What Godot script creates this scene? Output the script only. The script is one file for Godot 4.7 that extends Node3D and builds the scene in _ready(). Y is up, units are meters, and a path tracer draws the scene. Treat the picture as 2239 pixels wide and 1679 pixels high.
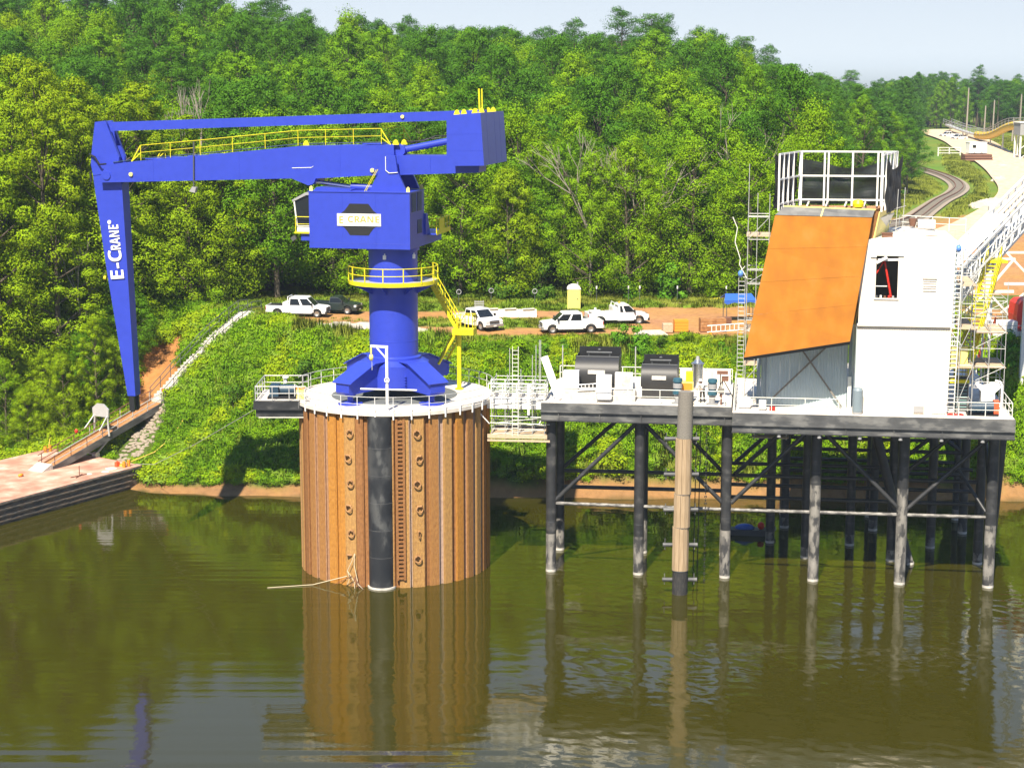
extends Node3D
# River terminal with a blue harbour crane on a sheet pile cell. Metres, y up, y = 0 is the water level.

var M := {}
var used := {}
var rng := RandomNumberGenerator.new()
var crane_frame := Transform3D(Basis(Vector3.UP, deg_to_rad(-12.5)), Vector3(-8.77, 12.9, -131.0))
var trestle := Transform3D(Basis(Vector3.UP, deg_to_rad(-7.8)), Vector3(2.9, 0, -128.5))

# ------------------------------------------------------------------ mesh builder
class MB:
	var v := PackedVector3Array()
	var n := PackedVector3Array()
	var c := PackedColorArray()
	var col := Color(1, 1, 1)
	func tri_n(a: Vector3, b: Vector3, d: Vector3, na: Vector3, nb: Vector3, nd: Vector3) -> void:
		# keeps the clockwise order that faces along the normals
		if (b - a).cross(d - a).dot(na + nb + nd) > 0.0:
			v.append(a); v.append(d); v.append(b)
			n.append(na); n.append(nd); n.append(nb)
		else:
			v.append(a); v.append(b); v.append(d)
			n.append(na); n.append(nb); n.append(nd)
		c.append(col); c.append(col); c.append(col)
	func tri(a: Vector3, b: Vector3, d: Vector3, out: Vector3) -> void:
		var nn := (b - a).cross(d - a).normalized()
		if nn.dot(out) < 0.0: nn = -nn
		tri_n(a, b, d, nn, nn, nn)
	func quad(a: Vector3, b: Vector3, d: Vector3, e: Vector3, out: Vector3) -> void:
		tri(a, b, d, out); tri(a, d, e, out)
	func box(at: Vector3, s: Vector3, bs := Basis()) -> MB:
		var h := s * 0.5
		for ax in 3:
			for sg in [-1.0, 1.0]:
				var o := Vector3.ZERO; o[ax] = sg
				var u := Vector3.ZERO; u[(ax + 1) % 3] = h[(ax + 1) % 3]
				var w := Vector3.ZERO; w[(ax + 2) % 3] = h[(ax + 2) % 3]
				var cc := o * h
				quad(at + bs * (cc - u - w), at + bs * (cc + u - w), at + bs * (cc + u + w), at + bs * (cc - u + w), bs * o)
		return self
	# box between two corners
	func span(a: Vector3, b: Vector3) -> MB:
		return box((a + b) * 0.5, (b - a).abs())
	func frame_of(a: Vector3, b: Vector3, up := Vector3.UP) -> Basis:
		var z := (b - a).normalized()
		if absf(z.dot(up)) > 0.99: up = Vector3.RIGHT
		var x := up.cross(z).normalized()
		return Basis(x, z.cross(x), z)
	func bar(a: Vector3, b: Vector3, w: float, h: float, up := Vector3.UP) -> MB:
		return box((a + b) * 0.5, Vector3(w, h, a.distance_to(b)), frame_of(a, b, up))
	func tube(a: Vector3, b: Vector3, r0: float, r1 := -1.0, seg := 10, caps := true) -> MB:
		if r1 < 0.0: r1 = r0
		var f := frame_of(a, b)
		for i in seg:
			var t0 := TAU * i / seg
			var t1 := TAU * (i + 1) / seg
			var d0 := f.x * cos(t0) + f.y * sin(t0)
			var d1 := f.x * cos(t1) + f.y * sin(t1)
			tri_n(a + d0 * r0, a + d1 * r0, b + d1 * r1, d0, d1, d1)
			if r1 > 0.0: tri_n(a + d0 * r0, b + d1 * r1, b + d0 * r1, d0, d1, d0)
			if caps:
				tri(a, a + d0 * r0, a + d1 * r0, -f.z)
				if r1 > 0.0: tri(b, b + d0 * r1, b + d1 * r1, f.z)
		return self
	func path(pts: Array, r: float, seg := 6) -> MB:
		for i in pts.size() - 1: tube(pts[i], pts[i + 1], r, r, seg, i == 0 or i == pts.size() - 2)
		return self
	# a turned shape: pairs (radius, height) about the y axis through at
	func lathe(at: Vector3, prof: Array, seg := 24, from := 0.0, to := TAU) -> MB:
		for k in prof.size() - 1:
			var p: Vector2 = prof[k]
			var q: Vector2 = prof[k + 1]
			if p.distance_to(q) < 0.0001: continue
			var sl := Vector2(q.y - p.y, p.x - q.x).normalized()
			for i in seg:
				var t0 := from + (to - from) * i / seg
				var t1 := from + (to - from) * (i + 1) / seg
				var e0 := Vector3(cos(t0), 0, sin(t0))
				var e1 := Vector3(cos(t1), 0, sin(t1))
				var n0 := e0 * sl.x + Vector3.UP * sl.y
				var n1 := e1 * sl.x + Vector3.UP * sl.y
				var a := at + e0 * p.x + Vector3.UP * p.y
				var b := at + e1 * p.x + Vector3.UP * p.y
				var cc := at + e1 * q.x + Vector3.UP * q.y
				var d := at + e0 * q.x + Vector3.UP * q.y
				if p.x > 0.0: tri_n(a, b, cc, n0, n1, n1)
				if q.x > 0.0: tri_n(a, cc, d, n0, n1, n0)
		return self
	# polygon in the x-y plane, pushed from z0 to z1, then placed with xf
	func prism(poly: Array, z0: float, z1: float, xf := Transform3D()) -> MB:
		var pk := PackedVector2Array(poly)
		var ix := Geometry2D.triangulate_polygon(pk)
		for k in range(0, ix.size(), 3):
			for z in [z0, z1]:
				tri(xf * Vector3(pk[ix[k]].x, pk[ix[k]].y, z), xf * Vector3(pk[ix[k + 1]].x, pk[ix[k + 1]].y, z), xf * Vector3(pk[ix[k + 2]].x, pk[ix[k + 2]].y, z), xf.basis * Vector3(0, 0, 1 if z == z1 else -1) * signf(z1 - z0))
		var area := 0.0
		for i in pk.size(): area += pk[i].cross(pk[(i + 1) % pk.size()])
		for i in pk.size():
			var a := pk[i]
			var b := pk[(i + 1) % pk.size()]
			var o := Vector2(b.y - a.y, a.x - b.x) * signf(area)
			quad(xf * Vector3(a.x, a.y, z0), xf * Vector3(b.x, b.y, z0), xf * Vector3(b.x, b.y, z1), xf * Vector3(a.x, a.y, z1), xf.basis * Vector3(o.x, o.y, 0))
		return self
	func ball(at: Vector3, r: Vector3, seg := 12, rings := 7) -> MB:
		for j in rings:
			for i in seg:
				var p := []
				for k in [[0, 0], [1, 0], [1, 1], [0, 1]]:
					var th: float = TAU * (i + k[0]) / seg
					var ph: float = PI * (j + k[1]) / rings
					p.append(Vector3(sin(ph) * cos(th), cos(ph), sin(ph) * sin(th)))
				if j > 0: tri_n(at + p[0] * r, at + p[1] * r, at + p[2] * r, p[0], p[1], p[2])
				if j < rings - 1: tri_n(at + p[0] * r, at + p[2] * r, at + p[3] * r, p[0], p[2], p[3])
		return self
	func ring(at: Vector3, axis: Vector3, rr: float, r: float, seg := 14, tseg := 6) -> MB:
		var f := frame_of(Vector3.ZERO, axis)
		for i in seg:
			for j in tseg:
				var p := []
				var q := []
				for k in [[0, 0], [1, 0], [1, 1], [0, 1]]:
					var t: float = TAU * (i + k[0]) / seg
					var s: float = TAU * (j + k[1]) / tseg
					var e := f.x * cos(t) + f.y * sin(t)
					var nn := e * cos(s) + f.z * sin(s)
					p.append(at + e * rr + nn * r); q.append(nn)
				tri_n(p[0], p[1], p[2], q[0], q[1], q[2])
				tri_n(p[0], p[2], p[3], q[0], q[2], q[3])
		return self
	func mesh() -> ArrayMesh:
		var a := []
		a.resize(Mesh.ARRAY_MAX)
		a[Mesh.ARRAY_VERTEX] = v
		a[Mesh.ARRAY_NORMAL] = n
		a[Mesh.ARRAY_COLOR] = c
		var m := ArrayMesh.new()
		m.add_surface_from_arrays(Mesh.PRIMITIVE_TRIANGLES, a)
		return m

# ------------------------------------------------------------------ naming helpers
func numbered(called: String) -> String:
	var k: int = used.get(called, 0)
	used[called] = k + 1
	return called if k == 0 else "%s_%03d" % [called, k]

func tag(o: Node, label: String, category: String, group := "", kind := "") -> void:
	o.set_meta("label", label)
	o.set_meta("category", category)
	if group: o.set_meta("group", group)
	if kind: o.set_meta("kind", kind)

func thing(called: String, label: String, category: String, xf := Transform3D(), group := "") -> Node3D:
	var o := Node3D.new()
	o.name = numbered(called)
	add_child(o)
	o.transform = xf
	tag(o, label, category, group)
	return o

func one(called: String, mb: MB, mat: Material, label: String, category: String, xf := Transform3D(), group := "") -> MeshInstance3D:
	var o := inst(mb.mesh(), mat)
	o.name = numbered(called)
	add_child(o)
	o.transform = xf
	tag(o, label, category, group)
	return o

func inst(mesh: Mesh, mat: Material) -> MeshInstance3D:
	var o := MeshInstance3D.new()
	o.mesh = mesh
	o.material_override = mat
	return o

func part(parent: Node3D, called: String, mb: MB, mat: Material, label := "") -> MeshInstance3D:
	return place(parent, called, mb.mesh(), mat, Transform3D(), label)

func place(parent: Node3D, called: String, mesh: Mesh, mat: Material, xf := Transform3D(), label := "") -> MeshInstance3D:
	var o := inst(mesh, mat)
	o.name = called
	parent.add_child(o, true)
	o.transform = xf
	if label: o.set_meta("label", label)
	return o

func copy(o: Node3D, xf: Transform3D, label: String, group := "") -> Node3D:
	var d: Node3D = o.duplicate()
	var base := String(o.name)
	var k := base.length() - 4
	if k > 0 and base[k] == "_" and base.substr(k + 1).is_valid_int(): base = base.substr(0, k)
	d.name = numbered(base)
	add_child(d)
	d.transform = xf
	d.set_meta("label", label)
	if group: d.set_meta("group", group)
	return d

func setting(called: String, mesh: Mesh, mat: Material, xf := Transform3D()) -> MeshInstance3D:
	var o := inst(mesh, mat)
	o.name = called
	o.set_meta("kind", "structure")
	add_child(o)
	o.transform = xf
	return o

func V(x: float, y: float, z: float) -> Vector3: return Vector3(x, y, z)
func P2(a: Array) -> Array:
	var r := []
	for p in a: r.append(Vector2(p[0], p[1]))
	return r
func at(x: float, y: float, z: float, turn := 0.0) -> Transform3D:
	return Transform3D(Basis(Vector3.UP, deg_to_rad(turn)), Vector3(x, y, z))

# posts and rails along a polyline; the rails are one part, each post a sub-part
var post_mesh := {}
func railing(parent: Node3D, pts: Array, mat: Material, high := 1.07, r := 0.03, every := 1.6, toe := false, drop := 0.0) -> MeshInstance3D:
	var mb := MB.new()
	for i in pts.size() - 1:
		for f in [1.0, 0.52]:
			mb.tube(pts[i] + Vector3.UP * high * f, pts[i + 1] + Vector3.UP * high * f, r if f == 1.0 else r * 0.8, -1, 6)
		if toe: mb.bar(pts[i] + Vector3.UP * 0.06, pts[i + 1] + Vector3.UP * 0.06, 0.012, 0.12)
	var o := part(parent, "railing", mb, mat)
	var key := "%.2f %.3f %.2f" % [high, r, drop]
	if not post_mesh.has(key):
		post_mesh[key] = MB.new().tube(V(0, -drop, 0), V(0, high, 0), r * 1.1, -1, 6).mesh()
	for i in pts.size() - 1:
		var l: float = pts[i].distance_to(pts[i + 1])
		var k := maxi(1, roundi(l / every))
		for j in k + (1 if i == pts.size() - 2 else 0):
			place(o, "post", post_mesh[key], mat, Transform3D(Basis(), pts[i].lerp(pts[i + 1], float(j) / k)))
	return o

func ladder(parent: Node3D, called: String, a: Vector3, b: Vector3, side: Vector3, mat: Material, wide := 0.5, every := 0.3, r := 0.025) -> void:
	var mb := MB.new()
	var s := side.normalized() * wide * 0.5
	mb.tube(a - s, b - s, r, -1, 6)
	mb.tube(a + s, b + s, r, -1, 6)
	var o := part(parent, called, mb, mat)
	var rung := MB.new().tube(-s, s, r * 0.8, -1, 5).mesh()
	var k := int(a.distance_to(b) / every)
	for i in range(1, k): place(o, "rung", rung, mat, Transform3D(Basis(), a.lerp(b, float(i) / k)))

# ------------------------------------------------------------------ materials
func lin(r: float, g: float, b: float) -> Color: return Color(r, g, b).linear_to_srgb()

func noise_tex(sd: int, freq: float, oct: int, ramp: Array, size := 512, kind := FastNoiseLite.TYPE_SIMPLEX_SMOOTH) -> NoiseTexture2D:
	var f := FastNoiseLite.new()
	f.seed = sd
	f.noise_type = kind
	f.frequency = freq
	f.fractal_octaves = oct
	f.fractal_gain = 0.55
	var t := NoiseTexture2D.new()
	t.width = size
	t.height = size
	t.seamless = true
	t.noise = f
	t.generate_mipmaps = false
	if ramp.size():
		var g := Gradient.new()
		var offs := PackedFloat32Array()
		var cols := PackedColorArray()
		for e in ramp:
			offs.append(e[0]); cols.append(e[1])
		g.offsets = offs
		g.colors = cols
		t.color_ramp = g
	return t

func bump_tex(sd: int, freq: float, oct: int, strength: float, size := 512) -> NoiseTexture2D:
	var t := noise_tex(sd, freq, oct, [], size)
	t.as_normal_map = true
	t.bump_strength = strength
	return t

# a plain or noise-coloured material mapped by position
func mat(called: String, c: Color, rough: float, metal := 0.0, tex: Texture2D = null, scale := Vector3.ONE, bump: Texture2D = null, bumps := 1.0) -> StandardMaterial3D:
	var m := StandardMaterial3D.new()
	m.resource_name = called
	m.albedo_color = c
	m.roughness = rough
	m.metallic = metal
	m.metallic_specular = 0.5
	if tex or bump:
		m.uv1_triplanar = true
		m.uv1_world_triplanar = true
		m.uv1_scale = scale
	if tex: m.albedo_texture = tex
	if bump:
		m.normal_enabled = true
		m.normal_texture = bump
		m.normal_scale = bumps
	M[called] = m
	return m

func make_materials() -> void:
	var W := Color(1, 1, 1)
	var dirty := noise_tex(3, 0.012, 5, [[0.0, lin(0.80, 0.78, 0.74)], [0.45, lin(0.95, 0.94, 0.92)], [1.0, lin(1, 1, 1)]])
	var faint := noise_tex(5, 0.01, 5, [[0.0, lin(0.86, 0.86, 0.86)], [0.5, lin(0.95, 0.95, 0.95)], [1.0, lin(1, 1, 1)]])
	var fine_bump := bump_tex(9, 0.03, 4, 3.0)
	mat("blue", lin(0.030, 0.056, 0.46), 0.38, 0.0, faint, V(0.21, 0.21, 0.21))
	mat("yellow", lin(0.75, 0.66, 0.01), 0.45, 0.0, faint, V(0.4, 0.4, 0.4))
	mat("cream_yellow", lin(0.78, 0.68, 0.22), 0.5)
	mat("white", lin(0.80, 0.78, 0.72), 0.5, 0.0, dirty, V(0.23, 0.23, 0.23))
	mat("white_plain", lin(0.80, 0.79, 0.76), 0.45)
	mat("lettering", lin(0.82, 0.82, 0.82), 0.45)
	mat("pale_letters", lin(0.42, 0.38, 0.10), 0.5)
	mat("logo_black", lin(0.010, 0.011, 0.013), 0.6)
	mat("black", lin(0.014, 0.015, 0.017), 0.45)
	mat("rubber", lin(0.016, 0.016, 0.016), 0.8)
	mat("galvanised", lin(0.55, 0.56, 0.55), 0.45, 0.35, dirty, V(0.7, 0.7, 0.7))
	mat("pale_paint", lin(0.74, 0.74, 0.66), 0.5)
	var worn := noise_tex(11, 0.008, 6, [[0.0, lin(0.010, 0.012, 0.016)], [0.48, lin(0.019, 0.021, 0.025)], [0.62, lin(0.035, 0.037, 0.04)], [0.72, lin(0.085, 0.088, 0.088)], [1.0, lin(0.12, 0.12, 0.115)]])
	mat("fender", W, 0.5, 0.0, worn, V(0.13, 0.06, 0.13), fine_bump, 0.3)
	var black_steel := noise_tex(12, 0.01, 5, [[0.0, lin(0.020, 0.021, 0.023)], [0.6, lin(0.034, 0.035, 0.037)], [0.78, lin(0.06, 0.06, 0.06)], [1.0, lin(0.12, 0.115, 0.105)]])
	mat("black_steel", W, 0.42, 0.0, black_steel, V(0.12, 0.2, 0.12))
	var fascia := noise_tex(14, 0.012, 6, [[0.0, lin(0.045, 0.047, 0.05)], [0.5, lin(0.085, 0.087, 0.088)], [0.62, lin(0.14, 0.14, 0.135)], [1.0, lin(0.22, 0.22, 0.21)]])
	mat("grey_steel", W, 0.5, 0.0, fascia, V(0.07, 0.16, 0.07))
	mat("worn_pipe", W, 0.6, 0.0, noise_tex(16, 0.02, 5, [[0.0, lin(0.05, 0.05, 0.05)], [0.48, lin(0.10, 0.095, 0.09)], [0.6, lin(0.26, 0.25, 0.23)], [1.0, lin(0.36, 0.35, 0.32)]]), V(0.12, 0.5, 0.12))
	mat("lower_pile", W, 0.7, 0.0, noise_tex(15, 0.014, 5, [[0.0, lin(0.03, 0.03, 0.032)], [0.42, lin(0.05, 0.05, 0.05)], [0.5, lin(0.20, 0.19, 0.17)], [1.0, lin(0.32, 0.30, 0.27)]]), V(0.2, 0.09, 0.2))
	# rusted sheet piles: several tones with vertical streaks
	var tones := [[0.33, 0.165, 0.055], [0.42, 0.195, 0.04], [0.35, 0.205, 0.12], [0.42, 0.31, 0.245], [0.27, 0.13, 0.05], [0.39, 0.225, 0.08]]
	for i in tones.size():
		var t: Array = tones[i]
		var tex := noise_tex(40 + i, 0.03, 7, [[0.0, lin(t[0] * 0.68, t[1] * 0.6, t[2] * 0.6)], [0.35, lin(t[0] * 0.88, t[1] * 0.85, t[2] * 0.85)], [0.6, lin(t[0], t[1], t[2])], [0.75, lin(t[0] * 1.12, t[1] * 1.08, t[2])], [1.0, lin(minf(t[0] * 1.25, 0.5), t[1] * 1.35, t[2] * 1.6)]], 512)
		mat("rust%d" % i, W, 0.88, 0.0, tex, V(0.42, 0.15, 0.42), fine_bump, 0.6)
	mat("rust_plate", W, 0.75, 0.0, noise_tex(60, 0.006, 7, [[0.0, lin(0.33, 0.122, 0.020)], [0.4, lin(0.385, 0.145, 0.020)], [0.6, lin(0.415, 0.16, 0.020)], [1.0, lin(0.42, 0.19, 0.04)]], 1024), V(0.085, 0.06, 0.085))
	mat("rust_ring", lin(0.36, 0.19, 0.08), 0.8, 0.0, dirty, V(2, 2, 2))
	mat("rust_deck", W, 0.85, 0.0, noise_tex(61, 0.012, 6, [[0.0, lin(0.20, 0.09, 0.04)], [0.5, lin(0.36, 0.175, 0.07)], [1.0, lin(0.45, 0.27, 0.14)]]), V(0.25, 0.25, 0.25))
	mat("barge_deck", W, 0.85, 0.0, noise_tex(62, 0.01, 6, [[0.0, lin(0.34, 0.16, 0.11)], [0.45, lin(0.50, 0.27, 0.19)], [0.7, lin(0.56, 0.36, 0.27)], [1.0, lin(0.66, 0.55, 0.47)]]), V(0.06, 0.06, 0.06))
	mat("barge_side", W, 0.8, 0.0, noise_tex(63, 0.014, 6, [[0.0, lin(0.02, 0.02, 0.02)], [0.42, lin(0.055, 0.052, 0.048)], [0.56, lin(0.17, 0.155, 0.13)], [0.7, lin(0.13, 0.075, 0.04)], [1.0, lin(0.33, 0.30, 0.25)]]), V(0.12, 0.5, 0.12))
	mat("deck_white", W, 0.8, 0.0, noise_tex(64, 0.015, 6, [[0.0, lin(0.46, 0.39, 0.31)], [0.25, lin(0.58, 0.53, 0.45)], [0.6, lin(0.66, 0.61, 0.54)], [1.0, lin(0.70, 0.66, 0.60)]]), V(0.2, 0.2, 0.2))
	mat("gravel_grey", W, 0.95, 0.0, noise_tex(65, 0.05, 5, [[0.0, lin(0.06, 0.07, 0.07)], [1.0, lin(0.20, 0.21, 0.21)]]), V(0.6, 0.6, 0.6))
	mat("concrete", W, 0.9, 0.0, noise_tex(66, 0.02, 5, [[0.0, lin(0.38, 0.36, 0.32)], [1.0, lin(0.66, 0.63, 0.57)]]), V(0.3, 0.3, 0.3))
	mat("wall_white", lin(0.78, 0.72, 0.63), 0.55, 0.0, faint, V(0.06, 0.06, 0.06))
	mat("wall_blue", lin(0.44, 0.53, 0.55), 0.45, 0.0, faint, V(0.1, 0.1, 0.1))
	mat("trim_grey", lin(0.20, 0.25, 0.28), 0.5)
	mat("plank", W, 0.85, 0.0, noise_tex(67, 0.02, 5, [[0.0, lin(0.36, 0.25, 0.15)], [0.5, lin(0.54, 0.41, 0.27)], [1.0, lin(0.62, 0.50, 0.36)]]), V(0.3, 2.0, 1.4))
	mat("timber_pile", W, 0.9, 0.0, noise_tex(68, 0.02, 6, [[0.0, lin(0.22, 0.15, 0.085)], [0.4, lin(0.36, 0.26, 0.155)], [1.0, lin(0.46, 0.35, 0.23)]]), V(1.2, 0.05, 1.2))
	mat("timber_grey", W, 0.9, 0.0, noise_tex(69, 0.04, 5, [[0.0, lin(0.10, 0.09, 0.075)], [0.5, lin(0.19, 0.175, 0.15)], [1.0, lin(0.36, 0.33, 0.28)]]), V(0.7, 0.5, 0.7))
	mat("timber_black", W, 0.8, 0.0, noise_tex(70, 0.03, 5, [[0.0, lin(0.012, 0.012, 0.012)], [0.6, lin(0.03, 0.03, 0.03)], [1.0, lin(0.16, 0.13, 0.10)]]), V(1.0, 0.1, 1.0))
	mat("winch_black", lin(0.030, 0.030, 0.031), 0.5, 0.0, faint, V(0.3, 0.3, 0.3))
	mat("motor_blue", lin(0.018, 0.045, 0.075), 0.45)
	mat("motor_teal", lin(0.03, 0.10, 0.14), 0.45)
	mat("red", lin(0.62, 0.025, 0.012), 0.5)
	mat("red_orange", lin(0.70, 0.10, 0.03), 0.6)
	mat("orange", lin(0.72, 0.27, 0.02), 0.6)
	mat("tarp_black", lin(0.014, 0.015, 0.017), 0.75)
	var tm := mat("tarp_mesh", Color(lin(0.014, 0.016, 0.018), 0.93), 0.35)
	tm.transparency = BaseMaterial3D.TRANSPARENCY_ALPHA
	mat("tarp_blue", lin(0.03, 0.11, 0.45), 0.5)
	mat("grey", lin(0.30, 0.30, 0.30), 0.6)
	mat("dark_grey", lin(0.07, 0.075, 0.08), 0.6)
	mat("brown", lin(0.16, 0.075, 0.045), 0.8)
	mat("toilet_yellow", lin(0.72, 0.68, 0.17), 0.5)
	mat("dull_yellow", lin(0.62, 0.42, 0.04), 0.6)
	mat("lime", lin(0.52, 0.48, 0.41), 0.95, 0.0, noise_tex(78, 0.04, 4, [[0.0, lin(0.7, 0.68, 0.64)], [1.0, lin(1, 1, 1)]]), V(0.4, 0.4, 0.4))
	mat("ballast", W, 0.95, 0.0, noise_tex(76, 0.05, 4, [[0.0, lin(0.20, 0.165, 0.12)], [1.0, lin(0.40, 0.34, 0.27)]]), V(0.4, 0.4, 0.4))
	mat("road_dirt", W, 0.95, 0.0, noise_tex(77, 0.02, 5, [[0.0, lin(0.50, 0.35, 0.20)], [0.5, lin(0.62, 0.47, 0.30)], [1.0, lin(0.70, 0.57, 0.41)]]), V(0.05, 0.05, 0.05))
	mat("teal", lin(0.28, 0.50, 0.48), 0.6)
	mat("chrome", lin(0.62, 0.62, 0.60), 0.2, 0.9)
	mat("rope", lin(0.55, 0.48, 0.33), 0.9)
	mat("rope_yellow", lin(0.60, 0.44, 0.08), 0.9)
	mat("hard_hat", lin(0.10, 0.24, 0.62), 0.4)
	# vehicles
	mat("paint_white", lin(0.78, 0.78, 0.77), 0.25).clearcoat_enabled = true
	mat("paint_green", lin(0.010, 0.022, 0.02), 0.2).clearcoat_enabled = true
	mat("car_glass", lin(0.012, 0.015, 0.018), 0.08)
	mat("tyre", lin(0.018, 0.018, 0.018), 0.85)
	mat("rim", lin(0.40, 0.39, 0.37), 0.4, 0.6)
	mat("car_dark", lin(0.02, 0.02, 0.022), 0.5)
	mat("lamp_lens", lin(0.65, 0.66, 0.66), 0.15)
	mat("tail_red", lin(0.35, 0.01, 0.01), 0.3)
	# nature
	mat("bark", W, 0.95, 0.0, noise_tex(71, 0.03, 4, [[0.0, lin(0.06, 0.05, 0.035)], [1.0, lin(0.17, 0.14, 0.105)]]), V(1.0, 0.25, 1.0))
	mat("dead_wood", W, 0.95, 0.0, noise_tex(72, 0.03, 4, [[0.0, lin(0.20, 0.17, 0.13)], [1.0, lin(0.42, 0.38, 0.32)]]), V(1.0, 0.25, 1.0))
	var leaf := mat("leaf", W, 0.75)
	leaf.metallic_specular = 0.22
	leaf.vertex_color_use_as_albedo = true
	leaf.cull_mode = BaseMaterial3D.CULL_DISABLED
	leaf.backlight_enabled = true
	leaf.backlight = lin(0.06, 0.11, 0.001)
	var gr := mat("ground", W, 0.95, 0.0, noise_tex(73, 0.02, 6, [[0.0, lin(0.62, 0.62, 0.62)], [0.5, lin(0.88, 0.88, 0.88)], [1.0, lin(1, 1, 1)]]), V(0.11, 0.11, 0.11), bump_tex(74, 0.03, 5, 6.0), 0.6)
	gr.vertex_color_use_as_albedo = true
	var wt := mat("water", lin(0.034, 0.031, 0.002), 0.03, 0.0, null, V(0.22, 0.22, 0.3), bump_tex(75, 0.02, 4, 3.0), 0.06)
	wt.metallic_specular = 0.5
	for k in ["rust0", "rust1", "rust2", "rust3", "rust4", "rust5", "rust_plate", "rust_deck", "ground", "barge_deck", "bark"]: M[k].metallic_specular = 0.25

# ------------------------------------------------------------------ scene
func _ready() -> void:
	var cam := Camera3D.new()
	cam.name = "camera"
	cam.position = Vector3(0, 36, 0)
	cam.rotation_degrees = Vector3(-9.67, 0, 0)
	cam.fov = 24.3
	cam.near = 0.5
	cam.far = 4000.0
	add_child(cam)
	cam.current = true
	var sky_mat := ProceduralSkyMaterial.new()
	sky_mat.sky_top_color = lin(0.075, 0.15, 0.32)
	sky_mat.sky_horizon_color = lin(0.43, 0.47, 0.495)
	sky_mat.sky_curve = 0.14
	sky_mat.ground_horizon_color = lin(0.25, 0.28, 0.28)
	sky_mat.ground_bottom_color = lin(0.1, 0.11, 0.09)
	sky_mat.sun_angle_max = 1.0
	sky_mat.energy_multiplier = 1.0
	var sky := Sky.new()
	sky.sky_material = sky_mat
	var env := Environment.new()
	env.background_mode = Environment.BG_SKY
	env.sky = sky
	env.tonemap_mode = Environment.TONE_MAPPER_LINEAR
	env.tonemap_exposure = 2.05
	env.ambient_light_source = Environment.AMBIENT_SOURCE_SKY
	env.sdfgi_enabled = true
	env.ssao_enabled = true
	env.ssil_enabled = true
	var we := WorldEnvironment.new()
	we.name = "world"
	we.environment = env
	add_child(we)
	var sun := DirectionalLight3D.new()
	sun.name = "sun"
	sun.light_energy = 1.6
	sun.light_color = Color(1.0, 0.955, 0.88)
	sun.light_angular_distance = 0.5
	sun.shadow_enabled = true
	sun.rotation_degrees = Vector3(-51, -16.5, 0)
	add_child(sun)
	env.fog_enabled = true
	env.fog_density = 0.00013
	env.fog_light_color = lin(0.36, 0.44, 0.52)

	make_materials()
	make_terrain()
	make_cell()
	make_crane()
	make_side_platform()
	make_platforms()
	make_platform_things()
	make_gangway()
	make_tower()
	make_shore()
	make_vehicles()
	make_yard()
	make_far()
	make_plants()
	print("built in ", Time.get_ticks_msec(), " ms")

# ------------------------------------------------------------------ terrain
const SHORE := [[-400.0, 190.0], [-90.0, 172.0], [-60.0, 167.0], [-45.0, 161.0], [-36.0, 156.0], [-31.0, 153.9], [-25.0, 152.6], [0.0, 152.1], [45.0, 150.8], [120.0, 149.0], [500.0, 148.0]]
const TOP := [[-400.0, 215.0], [-90.0, 198.0], [-45.0, 192.0], [-34.0, 184.0], [-26.0, 177.0], [-20.0, 170.0], [-12.0, 164.5], [0.0, 162.5], [60.0, 161.0], [120.0, 160.0], [500.0, 159.0]]
var rough := FastNoiseLite.new()

func interp(t: Array, x: float) -> float:
	if x <= t[0][0]: return t[0][1]
	for i in t.size() - 1:
		if x <= t[i + 1][0]: return lerpf(t[i][1], t[i + 1][1], (x - t[i][0]) / (t[i + 1][0] - t[i][0]))
	return t[-1][1]

func height(x: float, d: float) -> float:
	var s := interp(SHORE, x) + rough.get_noise_2d(x * 6.0, 0.0) * 1.1
	var t := interp(TOP, x) + rough.get_noise_2d(x * 4.0, 90.0) * 1.2
	if d < s: return maxf(-4.0, (d - s) * 0.35)
	var h := 12.6
	if d < t:
		var w := (d - s) / (t - s)
		h = 12.6 * (0.55 * w + 0.45 * smoothstep(0.0, 1.0, w))
		h += rough.get_noise_2d(x * 9.0, d * 9.0) * 0.9 * sin(PI * w)
	if x < -27.0 and x > -43.0:   # washed-out gully beside the steps
		h -= 1.9 * exp(-pow((x + 35.6) / 2.0, 2.0)) * smoothstep(166.0, 171.0, d) * (1.0 - smoothstep(178.0, 181.5, d))
	if d > 195.0:
		var cor := smoothstep(0.185, 0.235, x / d)
		h += (1.0 - cor) * (11.5 - 9.0 * smoothstep(0.06, 0.2, x / d) + 7.5 * smoothstep(-0.06, -0.28, x / d)) * smoothstep(200.0, 330.0, d) + cor * 0.022 * clampf(d - 290.0, 0.0, 330.0)
		h += rough.get_noise_2d(x, d) * 1.2 * smoothstep(200.0, 240.0, d) * (1.0 - cor)
	elif d > t:
		h += rough.get_noise_2d(x * 5.0, d * 5.0) * 0.10
	return h

func on_ground(x: float, d: float, up := 0.0) -> Vector3: return Vector3(x, height(x, d) + up, -d)

func in_corridor(x: float, d: float) -> float: return smoothstep(0.20, 0.225, x / d) * smoothstep(225.0, 245.0, d)

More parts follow.
